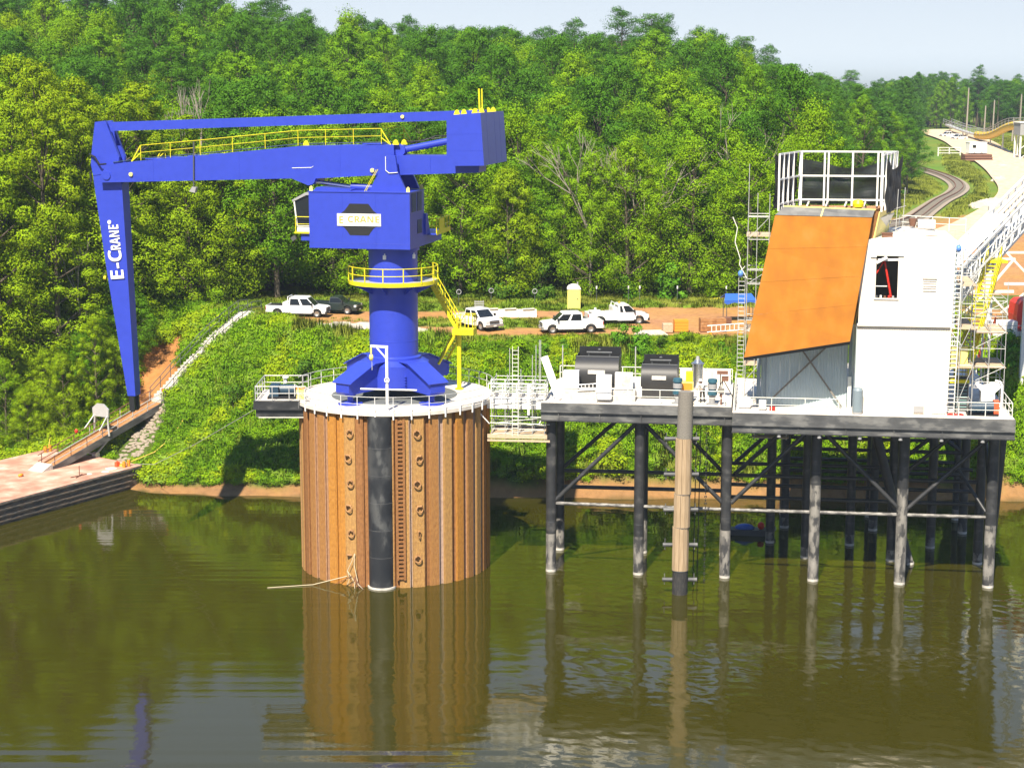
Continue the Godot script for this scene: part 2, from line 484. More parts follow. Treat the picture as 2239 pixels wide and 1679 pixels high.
# how much bare dirt lies at a place: 0 grass, 1 dirt
func dirt(x: float, d: float) -> float:
	var n := rough.get_noise_2d(x * 14.0, d * 14.0) * 0.5
	var a := 0.0
	# the parking strip: two wheel tracks of red dirt that join at both ends
	if x > -25.0 and d > 163.6 and d < 192.0:
		var front := 1.0 - smoothstep(1.6, 3.2, absf(d - lerpf(170.5, 166.6, smoothstep(-20.0, -4.0, x))) + n * 3.0)
		var back := 1.0 - smoothstep(2.2, 3.8, absf(d - 178.6) + n * 3.0)
		a = maxf(front, back)
		var open_right := smoothstep(8.0, 12.0, x + n * 6.0) * (1.0 - smoothstep(184.0, 187.0, d + n * 4.0))
		var open_left := (1.0 - smoothstep(-12.0, -7.0, x + n * 6.0)) * (1.0 - smoothstep(179.0, 182.0, d + n * 4.0)) * smoothstep(-25.0, -23.0, x)
		a = maxf(a, maxf(open_right, open_left * 0.85))
		a *= smoothstep(-25.0, -22.5, x)
	if d > 196.0 and x / d > 0.16:
		# yard behind the tower, then the road
		a = maxf(a, (1.0 - smoothstep(292.0, 300.0, d + n * 8.0 - (x - 66.0) * 0.9)) * smoothstep(0.19, 0.215, x / d))
	if d <= 196.0 and x > 26.0 and d > 163.0: a = minf(a, 1.0 - smoothstep(-0.02, 0.12, n)) if x > 34.0 else maxf(a, 1.0 - smoothstep(0.05, 0.25, n + 0.1))
	return clampf(a, 0.0, 1.0)

func ground_colour(x: float, d: float) -> Color:
	var n := rough.get_noise_2d(x * 11.0, d * 11.0)
	var n2 := rough.get_noise_2d(x * 3.0 + 500.0, d * 3.0)
	var g := Color(0.085 + 0.03 * n2, 0.13 + 0.03 * n, 0.022)
	var s := interp(SHORE, x)
	var t := interp(TOP, x)
	var mud := Color(0.30 + 0.06 * n, 0.165 + 0.03 * n, 0.07)
	if d < t:
		g = g.lerp(mud, 1.0 - smoothstep(1.1, 2.3, d - s + n * 1.2))
		if d < s - 0.2: g = Color(0.10, 0.08, 0.03)
		var gul := exp(-pow((x + 34.6) / 3.2, 2.0)) * smoothstep(165.5, 168.0, d) * (1.0 - smoothstep(178.5, 181.0, d))
		g = g.lerp(Color(0.44, 0.20, 0.07), smoothstep(0.2, 0.5, gul + n * 0.3))
		return g
	var k := dirt(x, d)
	var red := Color(0.44 + 0.06 * n, 0.235 + 0.05 * n, 0.095 + 0.03 * n2)
	g = g.lerp(Color(0.16, 0.19, 0.035), clampf(n2 + 0.35, 0.0, 1.0) * 0.8)
	if d > 280.0 and in_corridor(x, d) > 0.5: g = Color(0.15 + 0.08 * n2, 0.22 + 0.04 * n, 0.03)
	return g.lerp(red, k)

func make_terrain() -> void:
	rough.seed = 7
	rough.frequency = 0.018
	rough.fractal_octaves = 4
	var xs := []
	var x := -900.0
	while x < 1200.0:
		xs.append(x)
		x += 0.8 if x > -62.0 and x < 62.0 else (4.0 if x > -150.0 and x < 260.0 else 60.0)
	var ds := []
	var d := -200.0
	while d < 2500.0:
		ds.append(d)
		d += (60.0 if d < 90.0 else 4.0 if d < 146.0 else 0.8 if d < 198.0 else 4.0 if d < 700.0 else 150.0)
	var v := PackedVector3Array()
	var c := PackedColorArray()
	var ix := PackedInt32Array()
	for q in ds:
		for p in xs:
			v.append(on_ground(p, q))
			c.append(ground_colour(p, q))
	var w := xs.size()
	for j in ds.size() - 1:
		for i in w - 1:
			var a := j * w + i
			ix.append_array(PackedInt32Array([a, a + w, a + 1, a + 1, a + w, a + w + 1]))
	var nn := PackedVector3Array()
	nn.resize(v.size())
	for k in range(0, ix.size(), 3):
		var f := (v[ix[k + 1]] - v[ix[k]]).cross(v[ix[k + 2]] - v[ix[k]])
		if f.y < 0.0: f = -f
		for m in 3: nn[ix[k + m]] += f
	for k in nn.size(): nn[k] = nn[k].normalized()
	var arr := []
	arr.resize(Mesh.ARRAY_MAX)
	arr[Mesh.ARRAY_VERTEX] = v
	arr[Mesh.ARRAY_NORMAL] = nn
	arr[Mesh.ARRAY_COLOR] = c
	arr[Mesh.ARRAY_INDEX] = ix
	var am := ArrayMesh.new()
	am.add_surface_from_arrays(Mesh.PRIMITIVE_TRIANGLES, arr)
	setting("ground", am, M.ground)
	make_water()

# the river: one sheet with low ripples modelled near the camera's view
func make_water() -> void:
	var n1 := FastNoiseLite.new()
	n1.seed = 21
	n1.frequency = 0.55
	n1.fractal_octaves = 3
	var n2 := FastNoiseLite.new()
	n2.seed = 22
	n2.frequency = 0.03
	var xs := []
	var x := -1200.0
	while x < 1200.0:
		xs.append(x)
		x += 0.35 if x > -52.0 and x < 52.0 else 80.0
	var ds := []
	var d := -600.0
	while d < 330.0:
		ds.append(d)
		d += 60.0 if d < 30.0 else (5.0 if d < 80.0 else 0.35 if d < 158.0 else 20.0)
	var v := PackedVector3Array()
	var nn := PackedVector3Array()
	var ix := PackedInt32Array()
	for q in ds:
		for p in xs:
			v.append(Vector3(p, 0, -q))
			var amp := 0.0
			if p > -52.0 and p < 52.0 and q > 80.0 and q < 158.0:
				amp = 0.007 + 0.017 * smoothstep(-0.25, 0.5, n2.get_noise_2d(p, q * 1.6)) * (1.0 - 0.6 * smoothstep(120.0, 150.0, q))
			var e := 0.25
			var hx := (n1.get_noise_2d(p + e, q * 1.5) - n1.get_noise_2d(p - e, q * 1.5)) / (2.0 * e)
			var hz := (n1.get_noise_2d(p, q * 1.5 + e) - n1.get_noise_2d(p, q * 1.5 - e)) / (2.0 * e) * 1.5
			nn.append(Vector3(-hx * amp, 1.0, hz * amp).normalized())
	var w := xs.size()
	for j in ds.size() - 1:
		for i in w - 1:
			var a := j * w + i
			ix.append_array(PackedInt32Array([a, a + w, a + 1, a + 1, a + w, a + w + 1]))
	var arr := []
	arr.resize(Mesh.ARRAY_MAX)
	arr[Mesh.ARRAY_VERTEX] = v
	arr[Mesh.ARRAY_NORMAL] = nn
	arr[Mesh.ARRAY_INDEX] = ix
	var am := ArrayMesh.new()
	am.add_surface_from_arrays(Mesh.PRIMITIVE_TRIANGLES, arr)
	setting("river_water", am, M.water)

# ------------------------------------------------------------------ the crane
func text_mesh(s: String, size: float, deep := 0.02, bold := true) -> TextMesh:
	var t := TextMesh.new()
	var f := SystemFont.new()
	f.font_names = PackedStringArray(["Droid Sans"])
	f.font_weight = 700 if bold else 400
	t.font = f
	t.text = s
	t.font_size = 64
	t.pixel_size = size / 64.0
	t.depth = deep
	return t

func make_crane() -> void:
	var t := thing("pedestal_crane", "tall blue pedestal crane with long boom standing on the round rusty pile cell", "crane", crane_frame)
	# base: octagonal hub, four legs, feet
	var hub := MB.new()
	hub.lathe(Vector3.ZERO, P2([[0.0, 0.75], [2.75, 0.75], [2.75, 2.45], [2.2, 2.78], [0.0, 2.78]]), 8, PI / 8.0 - 0.218, TAU + PI / 8.0 - 0.218)
	part(t, "hub", hub, M.blue)
	for k in 4:
		var ang: float = [54.0, 126.0, 234.0, 306.0][k] - 12.5
		var dir := V(cos(deg_to_rad(ang)), 0, sin(deg_to_rad(ang)))
		var bs := Basis(dir, Vector3.UP, dir.cross(Vector3.UP))
		var xf := Transform3D(bs, Vector3.ZERO)
		var leg := MB.new()
		leg.prism(P2([[1.9, 0.8], [5.7, 0.78], [5.85, 0.95], [5.85, 1.62], [5.6, 1.74], [3.1, 2.74], [1.9, 2.74]]), -0.62, 0.62, xf)
		var o := part(t, "leg", leg, M.blue)
		var cap := MB.new()
		cap.prism(P2([[1.5, 2.745], [3.12, 2.745], [5.65, 1.745], [5.95, 1.60], [5.98, 1.64], [5.68, 1.80], [3.14, 2.80], [1.5, 2.80]]), -0.86, 0.86, xf)
		part(o, "top_plate", cap, M.blue)
		var ft := MB.new()
		var fp := dir * 5.0
		ft.lathe(fp, P2([[0.0, 0.78], [0.42, 0.78], [0.42, 0.66], [0.2, 0.50], [0.24, 0.22], [0.55, 0.09], [0.0, 0.09]]), 16)
		part(o, "foot", ft, M.blue)
		var fpl := MB.new()
		fpl.lathe(fp, P2([[0.0, 0.005], [0.95, 0.005], [0.95, 0.085], [0.0, 0.085]]), 8)
		part(o, "foot_plate", fpl, M.blue)
		for q in 5:   # bolt rows on the skirt
			place(o, "bolt", bolt_mesh(), M.blue, Transform3D(Basis(), dir * 2.68 + bs.z * 0.72 + Vector3.UP * (0.95 + 0.2 * q)))
	# pedestal
	var ped := MB.new()
	ped.lathe(Vector3.ZERO, P2([[2.02, 2.79], [2.02, 2.95], [1.80, 3.05], [1.80, 4.15], [1.815, 4.16], [1.815, 4.19], [1.80, 4.20], [1.80, 11.06]]), 64)
	part(t, "pedestal", ped, M.blue)
	for k in 2: place(t, "work_light", light_mesh(), M.white_plain, Transform3D(Basis(Vector3.UP, 0), V(-0.1 if k == 0 else 1.75, 10.4, 1.86 if k == 0 else 0.6)))
	# ring gallery
	var deck := MB.new()
	deck.lathe(Vector3.ZERO, P2([[1.81, 8.42], [3.26, 8.42], [3.26, 8.55], [1.81, 8.55]]), 48)
	var dk := part(t, "gallery", deck, M.galvanised)
	var rim := MB.new()
	rim.lathe(Vector3.ZERO, P2([[3.265, 8.36], [3.30, 8.36], [3.30, 8.66], [3.265, 8.66], [3.265, 8.36]]), 64)
	part(dk, "toe_plate", rim, M.yellow)
	for k in 8:
		var a := TAU * k / 8.0
		var e := V(cos(a), 0, sin(a))
		part(dk, "bracket", MB.new().prism(P2([[1.78, 7.6], [1.78, 8.41], [3.2, 8.41], [3.2, 8.33]]), -0.03, 0.03, Transform3D(Basis(e, Vector3.UP, e.cross(Vector3.UP)), Vector3.ZERO)), M.blue)
	var rp := []
	for k in 37:
		var a := TAU * k / 36.0
		rp.append(V(cos(a) * 3.29, 8.6, sin(a) * 3.29))
	gallery_rail(t, rp, 14)
	make_stair(t)
	make_house(t)
	make_boom(t)

var _bolt: Mesh
func bolt_mesh() -> Mesh:
	if _bolt == null: _bolt = MB.new().box(Vector3.ZERO, V(0.16, 0.05, 0.16)).mesh()
	return _bolt
var _light: Mesh
func light_mesh() -> Mesh:
	if _light == null: _light = MB.new().box(Vector3.ZERO, V(0.22, 0.3, 0.12)).box(V(0, 0.2, -0.04), V(0.08, 0.12, 0.06)).mesh()
	return _light

func gallery_rail(t: Node3D, rp: Array, posts: int) -> void:
	var mb := MB.new()
	for i in rp.size() - 1:
		for f in [1.08, 0.55]: mb.tube(rp[i] + V(0, f, 0), rp[i + 1] + V(0, f, 0), 0.032, -1, 6)
	var o := part(t, "railing", mb, M.yellow)
	var pm := MB.new().box(V(0, 0.5, 0), V(0.07, 1.16, 0.07)).mesh()
	for k in posts:
		var a := TAU * (k + 0.37) / posts
		place(o, "post", pm, M.yellow, Transform3D(Basis(Vector3.UP, -a), V(cos(a) * 3.29, 8.6, sin(a) * 3.29)))

func make_stair(t: Node3D) -> void:
	# flight from the ring gallery down to a landing on a post, on the right
	var top := V(2.0, 8.3, -3.0)
	var land := V(4.2, 4.75, -2.7)
	var s := V(0.0, 0, 0.4)
	var st := MB.new()
	for k in [-1.0, 1.0]: st.bar(top + s * k, land + s * k, 0.05, 0.24)
	var o := part(t, "stair", st, M.yellow)
	var step := MB.new().box(Vector3.ZERO, V(0.24, 0.04, 0.76)).mesh()
	for i in range(1, 16): place(o, "step", step, M.yellow, Transform3D(Basis(), top.lerp(land, i / 16.0) + V(0, 0.05, 0)))
	var rl := MB.new()
	for k in [-1.0, 1.0]:
		for hh in [0.55, 1.05]: rl.tube(top + s * k + V(0, hh, 0), land + s * k + V(0, hh, 0), 0.03, -1, 6)
		for i in 7: rl.tube(top.lerp(land, i / 6.0) + s * k, top.lerp(land, i / 6.0) + s * k + V(0, 1.05, 0), 0.03, -1, 6)
	part(o, "handrail", rl, M.yellow)
	var l := part(t, "landing", MB.new().span(V(3.9, 4.55, -3.3), V(5.5, 4.72, -2.2)), M.yellow)
	railing(t, [V(4.3, 4.72, -2.22), V(5.48, 4.72, -2.22), V(5.48, 4.72, -3.25), V(4.3, 4.72, -3.25)], M.yellow, 1.07, 0.032, 0.6)
	part(l, "toe_plate", MB.new().span(V(3.9, 4.3, -2.2), V(5.54, 4.72, -2.15)).span(V(5.5, 4.3, -3.3), V(5.54, 4.72, -2.2)), M.yellow)
	part(t, "support_post", MB.new().tube(V(4.2, 0.1, -3.1), V(4.2, 4.55, -3.1), 0.17, -1, 14).tube(V(4.2, 0.01, -3.1), V(4.2, 0.1, -3.1), 0.32, -1, 14), M.yellow)
	part(t, "brace", MB.new().tube(V(4.1, 4.4, -2.9), V(2.6, 1.9, -3.0), 0.11, -1, 10), M.yellow)
	# lower flight, behind the post down to the deck
	var lo := MB.new()
	var a := V(4.2, 4.6, -3.6)
	var b := V(1.9, 1.0, -5.2)
	for k in [-1.0, 1.0]: lo.bar(a + V(0.25, 0, -0.25) * k, b + V(0.25, 0, -0.25) * k, 0.05, 0.2)
	for i in 13: lo.box(a.lerp(b, i / 12.0), V(0.55, 0.03, 0.5))
	for k in [-1.0, 1.0]:
		lo.tube(a + V(0.25, 1.0, -0.25) * 1.0, b + V(0.25, 1.0, -0.25), 0.03, -1, 5)
	part(t, "lower_stair", lo, M.yellow)

func make_house(t: Node3D) -> void:
	var hs := MB.new()
	hs.span(V(-5.55, 11.07, -1.3), V(2.05, 15.13, 2.6))
	var o := part(t, "machine_house", hs, M.blue)
	part(o, "roof_plate", MB.new().span(V(-5.6, 15.13, -1.35), V(2.1, 15.19, 2.65)), M.blue)
	part(o, "roof_hatch", MB.new().prism(P2([[-5.4, 15.19], [-2.6, 15.19], [-2.6, 15.26], [-5.2, 15.42]]), -0.9, 1.9), M.blue)
	part(o, "door_lintel", MB.new().span(V(-5.556, 11.07, 2.59), V(-5.4, 11.15, 2.62)), M.blue)
	part(t, "slew_frame", MB.new().span(V(-1.9, 11.06, -6.4), V(2.0, 11.85, -1.31)).lathe(V(0, 0, 0), P2([[1.95, 10.8], [1.95, 11.06]]), 32), M.blue)
	# lifting eyes on the roof corners
	for p in [[-5.4, 2.45], [1.9, 2.45], [1.9, -1.1]]:
		part(o, "lifting_eye", MB.new().prism(P2([[-0.13, 0], [0.13, 0], [0.11, 0.28], [0.0, 0.38], [-0.11, 0.28]]), -0.05, 0.05, Transform3D(Basis(), V(p[0], 15.19, p[1]))), M.cream_yellow)
	# louvres in the right end wall
	var fin := MB.new().box(Vector3.ZERO, V(0.05, 0.055, 1.15)).mesh()
	for g in [[1.55, 13.75, 8], [0.05, 13.75, 8], [0.05, 12.1, 6]]:
		for i in range(g[2] * 2):
			place(o, "louvre", fin, M.black, Transform3D(Basis(Vector3.BACK, 0.5), V(2.065, g[1] + 0.085 * i, g[0])))
	for x in [-3.02, -0.5]: part(o, "weld_seam", MB.new().tube(V(x, 11.1, 2.6), V(x, 15.1, 2.6), 0.012, -1, 5, false), M.blue)
	part(o, "skirt_seam", MB.new().tube(V(-5.5, 11.45, 2.6), V(2.0, 11.45, 2.6), 0.012, -1, 5, false), M.blue)
	# the emblem on the front: dark shape with a white name plate
	var em := P2([[-2.46, 14.32], [-1.04, 14.32], [-0.86, 14.08], [-0.66, 13.82], [-0.38, 13.61], [-0.38, 12.74], [-0.66, 12.55], [-0.86, 12.3], [-1.04, 12.04], [-2.46, 12.04], [-2.64, 12.3], [-2.85, 12.55], [-3.13, 12.74], [-3.13, 13.61], [-2.85, 13.82], [-2.64, 14.08]])
	part(o, "emblem", MB.new().prism(em, 2.6, 2.612), M.logo_black, "black emblem with concave corners")
	var pl := part(o, "name_plate", MB.new().span(V(-3.4, 12.72, 2.612), V(-0.1, 13.6, 2.66)), M.white_plain, "white name plate reading E CRANE")
	place(pl, "lettering", text_mesh("E", 0.74, 0.02), M.pale_letters, Transform3D(Basis(), V(-3.1, 13.14, 2.672)))
	place(pl, "lettering", text_mesh("CRANE", 0.62, 0.02), M.pale_letters, Transform3D(Basis.from_scale(V(1.22, 1, 1)), V(-1.4, 13.2, 2.672)))
	# operator's cab on the boom side
	var cab := MB.new()
	cab.prism(P2([[-7.02, 12.1], [-5.6, 12.1], [-5.6, 12.55], [-6.98, 12.55]]), -1.3, 1.1)
	var cb := part(t, "cab", cab, M.pale_paint)
	part(cb, "window", MB.new().prism(P2([[-6.98, 12.55], [-5.6, 12.55], [-5.6, 14.75], [-6.20, 14.75], [-7.16, 14.3]]), -1.22, 1.02), M.car_glass)
	part(cb, "roof", MB.new().prism(P2([[-7.30, 14.28], [-6.25, 14.78], [-5.6, 14.82], [-5.6, 15.0], [-6.30, 14.98], [-7.35, 14.42]]), -1.35, 1.15), M.grey)
	part(cb, "frame", MB.new().bar(V(-7.00, 12.5, 1.07), V(-7.20, 14.35, 1.07), 0.1, 0.1).bar(V(-7.00, 12.5, -1.25), V(-7.20, 14.35, -1.25), 0.1, 0.1), M.pale_paint)
	part(cb, "floor", MB.new().span(V(-7.15, 11.98, -1.4), V(-5.56, 12.1, 1.3)), M.yellow)
	part(cb, "floor_beam", MB.new().span(V(-6.70, 11.45, -1.2), V(-5.56, 11.98, 1.1)), M.blue)
	railing(t, [V(-7.06, 12.1, 1.26), V(-5.62, 12.1, 1.26)], M.yellow, 1.1, 0.03, 1.0)
	part(cb, "lamp", MB.new().box(V(-7.30, 11.6, 1.0), V(0.35, 0.3, 0.25), Basis(Vector3.BACK, 0.6)), M.dark_grey)
	# balcony at the back right
	var bc := part(t, "balcony", MB.new().span(V(2.0, 11.75, -6.2), V(2.75, 11.85, -2.2)), M.blue)
	part(bc, "toe_plate", MB.new().span(V(2.75, 11.75, -6.2), V(2.78, 12.1, -2.2)), M.yellow)
	railing(t, [V(2.1, 11.85, -2.2), V(2.74, 11.85, -2.2), V(2.74, 11.85, -6.1), V(0.6, 11.85, -6.3)], M.yellow, 1.1, 0.035, 0.75)
	part(bc, "gate", MB.new().span(V(2.76, 12.1, -4.2), V(2.8, 12.9, -2.9)), M.yellow)
	part(t, "tool_box", MB.new().prism(P2([[-1.4, 11.86], [-0.2, 11.86], [-0.9, 13.4], [-1.4, 13.4]]), 0.3, 2.0, Transform3D(Basis(Vector3.UP, PI / 2), V(0.2, 0, -2.6))), M.blue)

func make_boom(t: Node3D) -> void:
	# A-frame on the house roof
	for s in [-1.0, 1.0]:
		var af := MB.new()
		af.prism(P2([[-1.15, 15.19], [1.6, 15.19], [0.95, 16.6], [0.8, 17.75], [0.05, 17.75], [-0.35, 16.9]]), s * 1.62, s * 1.9)
		part(t, "a_frame", af, M.blue)
	ladder(t, "ladder", V(-1.45, 15.2, 1.95), V(-0.55, 16.75, 1.95), V(0, 0, 1), M.yellow, 0.42, 0.28)
	# main boom: a box girder with side plates standing proud of the flanges
	var side := P2([[-22.6, 15.5], [-22.42, 16.2], [-21.94, 16.81], [-20.44, 17.04], [-14.53, 17.57], [-6.85, 18.33], [0.47, 18.5], [0.49, 17.75], [6.9, 17.75], [6.78, 16.57], [1.01, 16.34], [-1.3, 16.27], [-5.5, 16.01], [-5.62, 15.72], [-5.8, 15.55], [-6.1, 15.5], [-6.4, 15.62], [-7.35, 15.99]])
	var bm := MB.new()
	bm.prism(side, -1.12, 1.12)
	var o := part(t, "boom", bm, M.blue)
	part(o, "weld_bead", MB.new().tube(V(-7.3, 16.75, 1.13), V(-5.8, 16.8, 1.13), 0.025, -1, 5).tube(V(-5.8, 16.8, 1.13), V(-5.65, 16.9, 1.13), 0.02, -1, 5), M.pale_paint)
	for x in [-18.2, -11.4, -3.6, 3.2]:   # butt welds of the girder plates
		var y0: float = 15.62 + (x + 22.0) * 0.018
		var y1: float = 17.02 + (x + 20.5) * 0.095
		if x > -6.9: y1 = 18.3
		if x > 0.5: y1 = 17.7; y0 = 16.45
		if x > -5.0: y0 = maxf(y0, 16.15)
		for s in [-1.0, 1.0]: part(o, "weld_seam", MB.new().tube(V(x, y0 + 0.05, s * 1.12), V(x, y1 - 0.05, s * 1.12), 0.014, -1, 5, false), M.blue)
	# eyes and round caps on the boom
	var eye := MB.new().prism(P2([[-0.24, 0], [0.24, 0], [0.13, 0.3], [0.0, 0.38], [-0.13, 0.3]]), -0.05, 0.05).mesh()
	for p in [[-6.2, 18.4, 1.05], [0.6, 18.5, 1.0], [1.05, 18.5, 0.4]]: place(o, "lifting_eye", eye, M.yellow, Transform3D(Basis(), V(p[0], p[1], p[2])))
	var knob := MB.new().tube(V(0, 0, 0), V(0, 0, 0.12), 0.15, -1, 14).mesh()
	place(o, "pin_cap", knob, M.cream_yellow, Transform3D(Basis(), V(-20.0, 16.15, 1.12)))
	place(o, "pin_cap", knob, M.cream_yellow, Transform3D(Basis(), V(-1.15, 16.65, 1.12)))
	var pin := MB.new().tube(V(0, 0, -1.2), V(0, 0, 1.2), 0.33, -1, 20).mesh()
	place(o, "pivot_pin", pin, M.blue, Transform3D(Basis(), V(-22.0, 16.05, 0)))
	# mast lamp bracket hanging by the boom
	part(t, "lamp_pole", MB.new().tube(V(-15.0, 15.3, 1.2), V(-14.9, 18.6, 1.2), 0.06, -1, 8), M.dark_grey)
	part(t, "flood_lamp", MB.new().prism(P2([[-15.3, 14.95], [-14.85, 14.85], [-14.75, 15.25], [-15.05, 15.3]]), 1.0, 1.4), M.grey)
	# walkway on the boom
	var wn := []
	var wf := []
	for p in [[-19.25, 17.2], [-14.5, 17.62], [-6.85, 18.38], [-0.5, 18.55]]:
		wn.append(V(p[0], p[1], 0.95)); wf.append(V(p[0] + 1.15, p[1] + 0.06, -0.95))
	railing(o, wn, M.yellow, 1.1, 0.026, 2.4)
	railing(o, wf, M.yellow, 1.1, 0.024, 2.4)
	for z in [0.95, -0.95]:
		var e := -20.0 if z > 0 else -18.9
		part(o, "end_brace", MB.new().bar(V(e, 17.1, z), V(e + 0.75, 18.3, z), 0.07, 0.07).bar(V(e, 17.1, z), V(e + 0.75, 17.75, z), 0.06, 0.06), M.yellow)
		var e2 := -0.5 if z > 0 else 0.65
		part(o, "end_brace", MB.new().bar(V(e2, 19.6, z), V(e2 + 0.7, 18.5, z), 0.07, 0.07).bar(V(e2, 19.0, z), V(e2 + 0.7, 18.5, z), 0.06, 0.06), M.yellow)
	var tr := MB.new()
	for i in 11: tr.span(V(-19.0 + i * 1.7, 17.25 + i * 0.125, -0.75), V(-17.6 + i * 1.7, 17.32 + i * 0.125, 0.75))
	part(o, "walkway", tr, M.blue)
	var hz := MB.new()
	for z in [0.62, 0.72]: hz.path([V(-21.6, 17.0, z), V(-19, 17.35, z), V(-14.4, 17.75, z), V(-6.8, 18.5, z), V(0.2, 18.68, z)], 0.045, 6)
	part(o, "hose", hz, M.motor_blue)
	# luffing cylinder under the boom
	part(t, "luffing_cylinder", MB.new().tube(V(-3.0, 15.42, 0.4), V(-0.6, 15.3, 0.4), 0.26, -1, 16), M.blue)
	part(t, "piston_rod", MB.new().tube(V(-5.75, 15.75, 0.4), V(-3.0, 15.42, 0.4), 0.13, -1, 12), M.chrome)
	# upper tie bar from the stick head to the counterweight
	part(t, "tie_bar", MB.new().prism(P2([[-21.95, 19.98], [7.0, 21.0], [7.0, 20.33], [4.5, 20.25], [-21.8, 19.33]]), -0.55, 0.55), M.blue)
	part(t, "tie_cap", MB.new().tube(V(1.0, 20.5, 0.55), V(1.0, 20.5, 0.66), 0.13, -1, 12), M.cream_yellow)
	part(t, "aerial_post", MB.new().tube(V(6.55, 20.95, -0.2), V(6.5, 22.5, -0.2), 0.07, -1, 8).tube(V(6.75, 20.95, -0.2), V(6.72, 22.5, -0.2), 0.05, -1, 8), M.yellow)
	# counterweight: front block then three more slabs towards the back
	var cw := [[1.9, 3.5], [-0.55, 1.86], [-2.2, -0.59], [-3.8, -2.24]]
	for i in 4:
		var z0: float = cw[i][0]
		var z1: float = cw[i][1]
		var x0 := 5.05
		var c := MB.new()
		c.prism(P2([[x0, 17.1 if i > 0 else 17.13], [7.75, 17.18], [7.5, 20.86], [x0, 20.66]]), z0, z1)
		var w := part(t, "counterweight", c, M.blue)
		for q in 2: place(w, "lifting_eye", eye, M.yellow, Transform3D(Basis(), V(5.6 + 1.3 * q, 20.68 + 0.1 * q, (z0 + z1) * 0.5)))
		if i == 0: part(w, "seam", MB.new().bar(V(5.05, 19.35, 3.505), V(7.62, 19.42, 3.505), 0.012, 0.03).bar(V(5.05, 18.2, 3.505), V(7.68, 18.25, 3.505), 0.012, 0.03), M.blue)
	# push cylinder to the counterweight
	part(t, "balance_cylinder", MB.new().tube(V(0.85, 18.1, 0.3), V(4.4, 18.78, 0.3), 0.24, -1, 16).tube(V(0.8, 18.1, -0.1), V(0.8, 18.1, 0.75), 0.42, -1, 16), M.blue)
	part(t, "balance_cylinder", MB.new().tube(V(0.85, 18.1, -0.5), V(4.4, 18.78, -0.5), 0.2, -1, 14), M.blue)
	part(t, "hydraulic_hose", MB.new().path([V(1.2, 18.7, 0.2), V(2.4, 18.75, 0.25), V(3.3, 19.1, 0.1), V(4.6, 19.2, 0.2)], 0.05).path([V(1.4, 18.6, -0.2), V(2.6, 18.9, -0.1), V(3.6, 18.95, -0.2), V(5.0, 19.35, -0.2)], 0.05), M.black)
	part(t, "service_pipe", MB.new().path([V(0.1, 17.7, 1.96), V(0.1, 16.7, 1.96), V(0.35, 16.5, 1.96), V(1.0, 16.55, 1.96)], 0.03), M.pale_paint)
	# stick
	var st := MB.new()
	stick_shape(st)
	var sk := part(t, "stick", st, M.blue)
	part(sk, "head_plate", MB.new().prism(P2([[-23.0, 20.0], [-22.15, 20.1], [-21.15, 17.4], [-21.3, 16.3], [-23.3, 16.0], [-23.46, 16.8], [-23.36, 17.75]]), 0.35, 0.66).prism(P2([[-23.0, 20.0], [-22.15, 20.1], [-21.15, 17.4], [-21.3, 16.3], [-23.3, 16.0], [-23.46, 16.8], [-23.36, 17.75]]), -0.66, -0.35), M.blue)
	part(sk, "hose", MB.new().path([V(-23.5, 17.6, 0.75), V(-22.95, 17.4, 1.0), V(-22.6, 16.85, 1.0), V(-22.0, 16.9, 1.14)], 0.07).path([V(-23.55, 16.3, 0.6), V(-23.5, 15.5, 0.62)], 0.09), M.black)
	for k in 2:
		var z := 0.36 if k == 0 else -0.36
		part(sk, "fork", MB.new().prism(P2([[-21.15, -0.9], [-20.72, -0.9], [-20.68, -1.9], [-20.8, -2.1], [-21.0, -2.1], [-21.12, -1.9]]), z - 0.13, z + 0.13), M.black)
	# name along the stick, read from below upwards
	var up := Basis(Vector3.BACK, PI / 2.0) * Basis(Vector3.BACK, 0.0)
	var lean := Basis(Vector3.BACK, atan2(0.85, 9.0) - 0.01)
	for l in [["E-C", 1.5, -21.7, 9.25, 1.05], ["RANE", 1.12, -21.74, 11.35, 0.68]]:
		place(sk, "lettering", text_mesh(l[0], l[1], 0.02), M.lettering, Transform3D(lean * up * Basis.from_scale(V(l[4], 1, 1)), V(l[2], l[3], 0.64)), "white lettering reading " + ("E-C" if l[0] == "E-C" else "RANE"))
	part(sk, "trade_dot", MB.new().tube(V(-22.15, 12.5, 0.6), V(-22.15, 12.5, 0.645), 0.15, -1, 12), M.lettering)
	part(sk, "pin_cap", MB.new().tube(V(-22.95, 8.2, 0.2), V(-22.75, 8.2, 0.2), 0.15, -1, 10), M.yellow)

func stick_shape(st: MB) -> void:
	var lv := [[16.4, -23.35, -21.15, 0.62], [15.38, -23.27, -21.02, 0.62], [8.6, -22.52, -20.84, 0.55], [-0.85, -21.24, -20.6, 0.48]]
	for i in lv.size() - 1:
		var a: Array = lv[i]
		var b: Array = lv[i + 1]
		var p := []
		for q in [a, b]: p.append_array([V(q[1], q[0], q[3]), V(q[2], q[0], q[3]), V(q[2], q[0], -q[3]), V(q[1], q[0], -q[3])])
		st.quad(p[0], p[1], p[5], p[4], Vector3.BACK)
		st.quad(p[2], p[3], p[7], p[6], Vector3.FORWARD)
		st.quad(p[1], p[2], p[6], p[5], Vector3.RIGHT)
		st.quad(p[0], p[3], p[7], p[4], Vector3.LEFT)
		if i == 0: st.quad(p[0], p[1], p[2], p[3], Vector3.UP)
		if i == lv.size() - 2: st.quad(p[4], p[5], p[6], p[7], Vector3.DOWN)

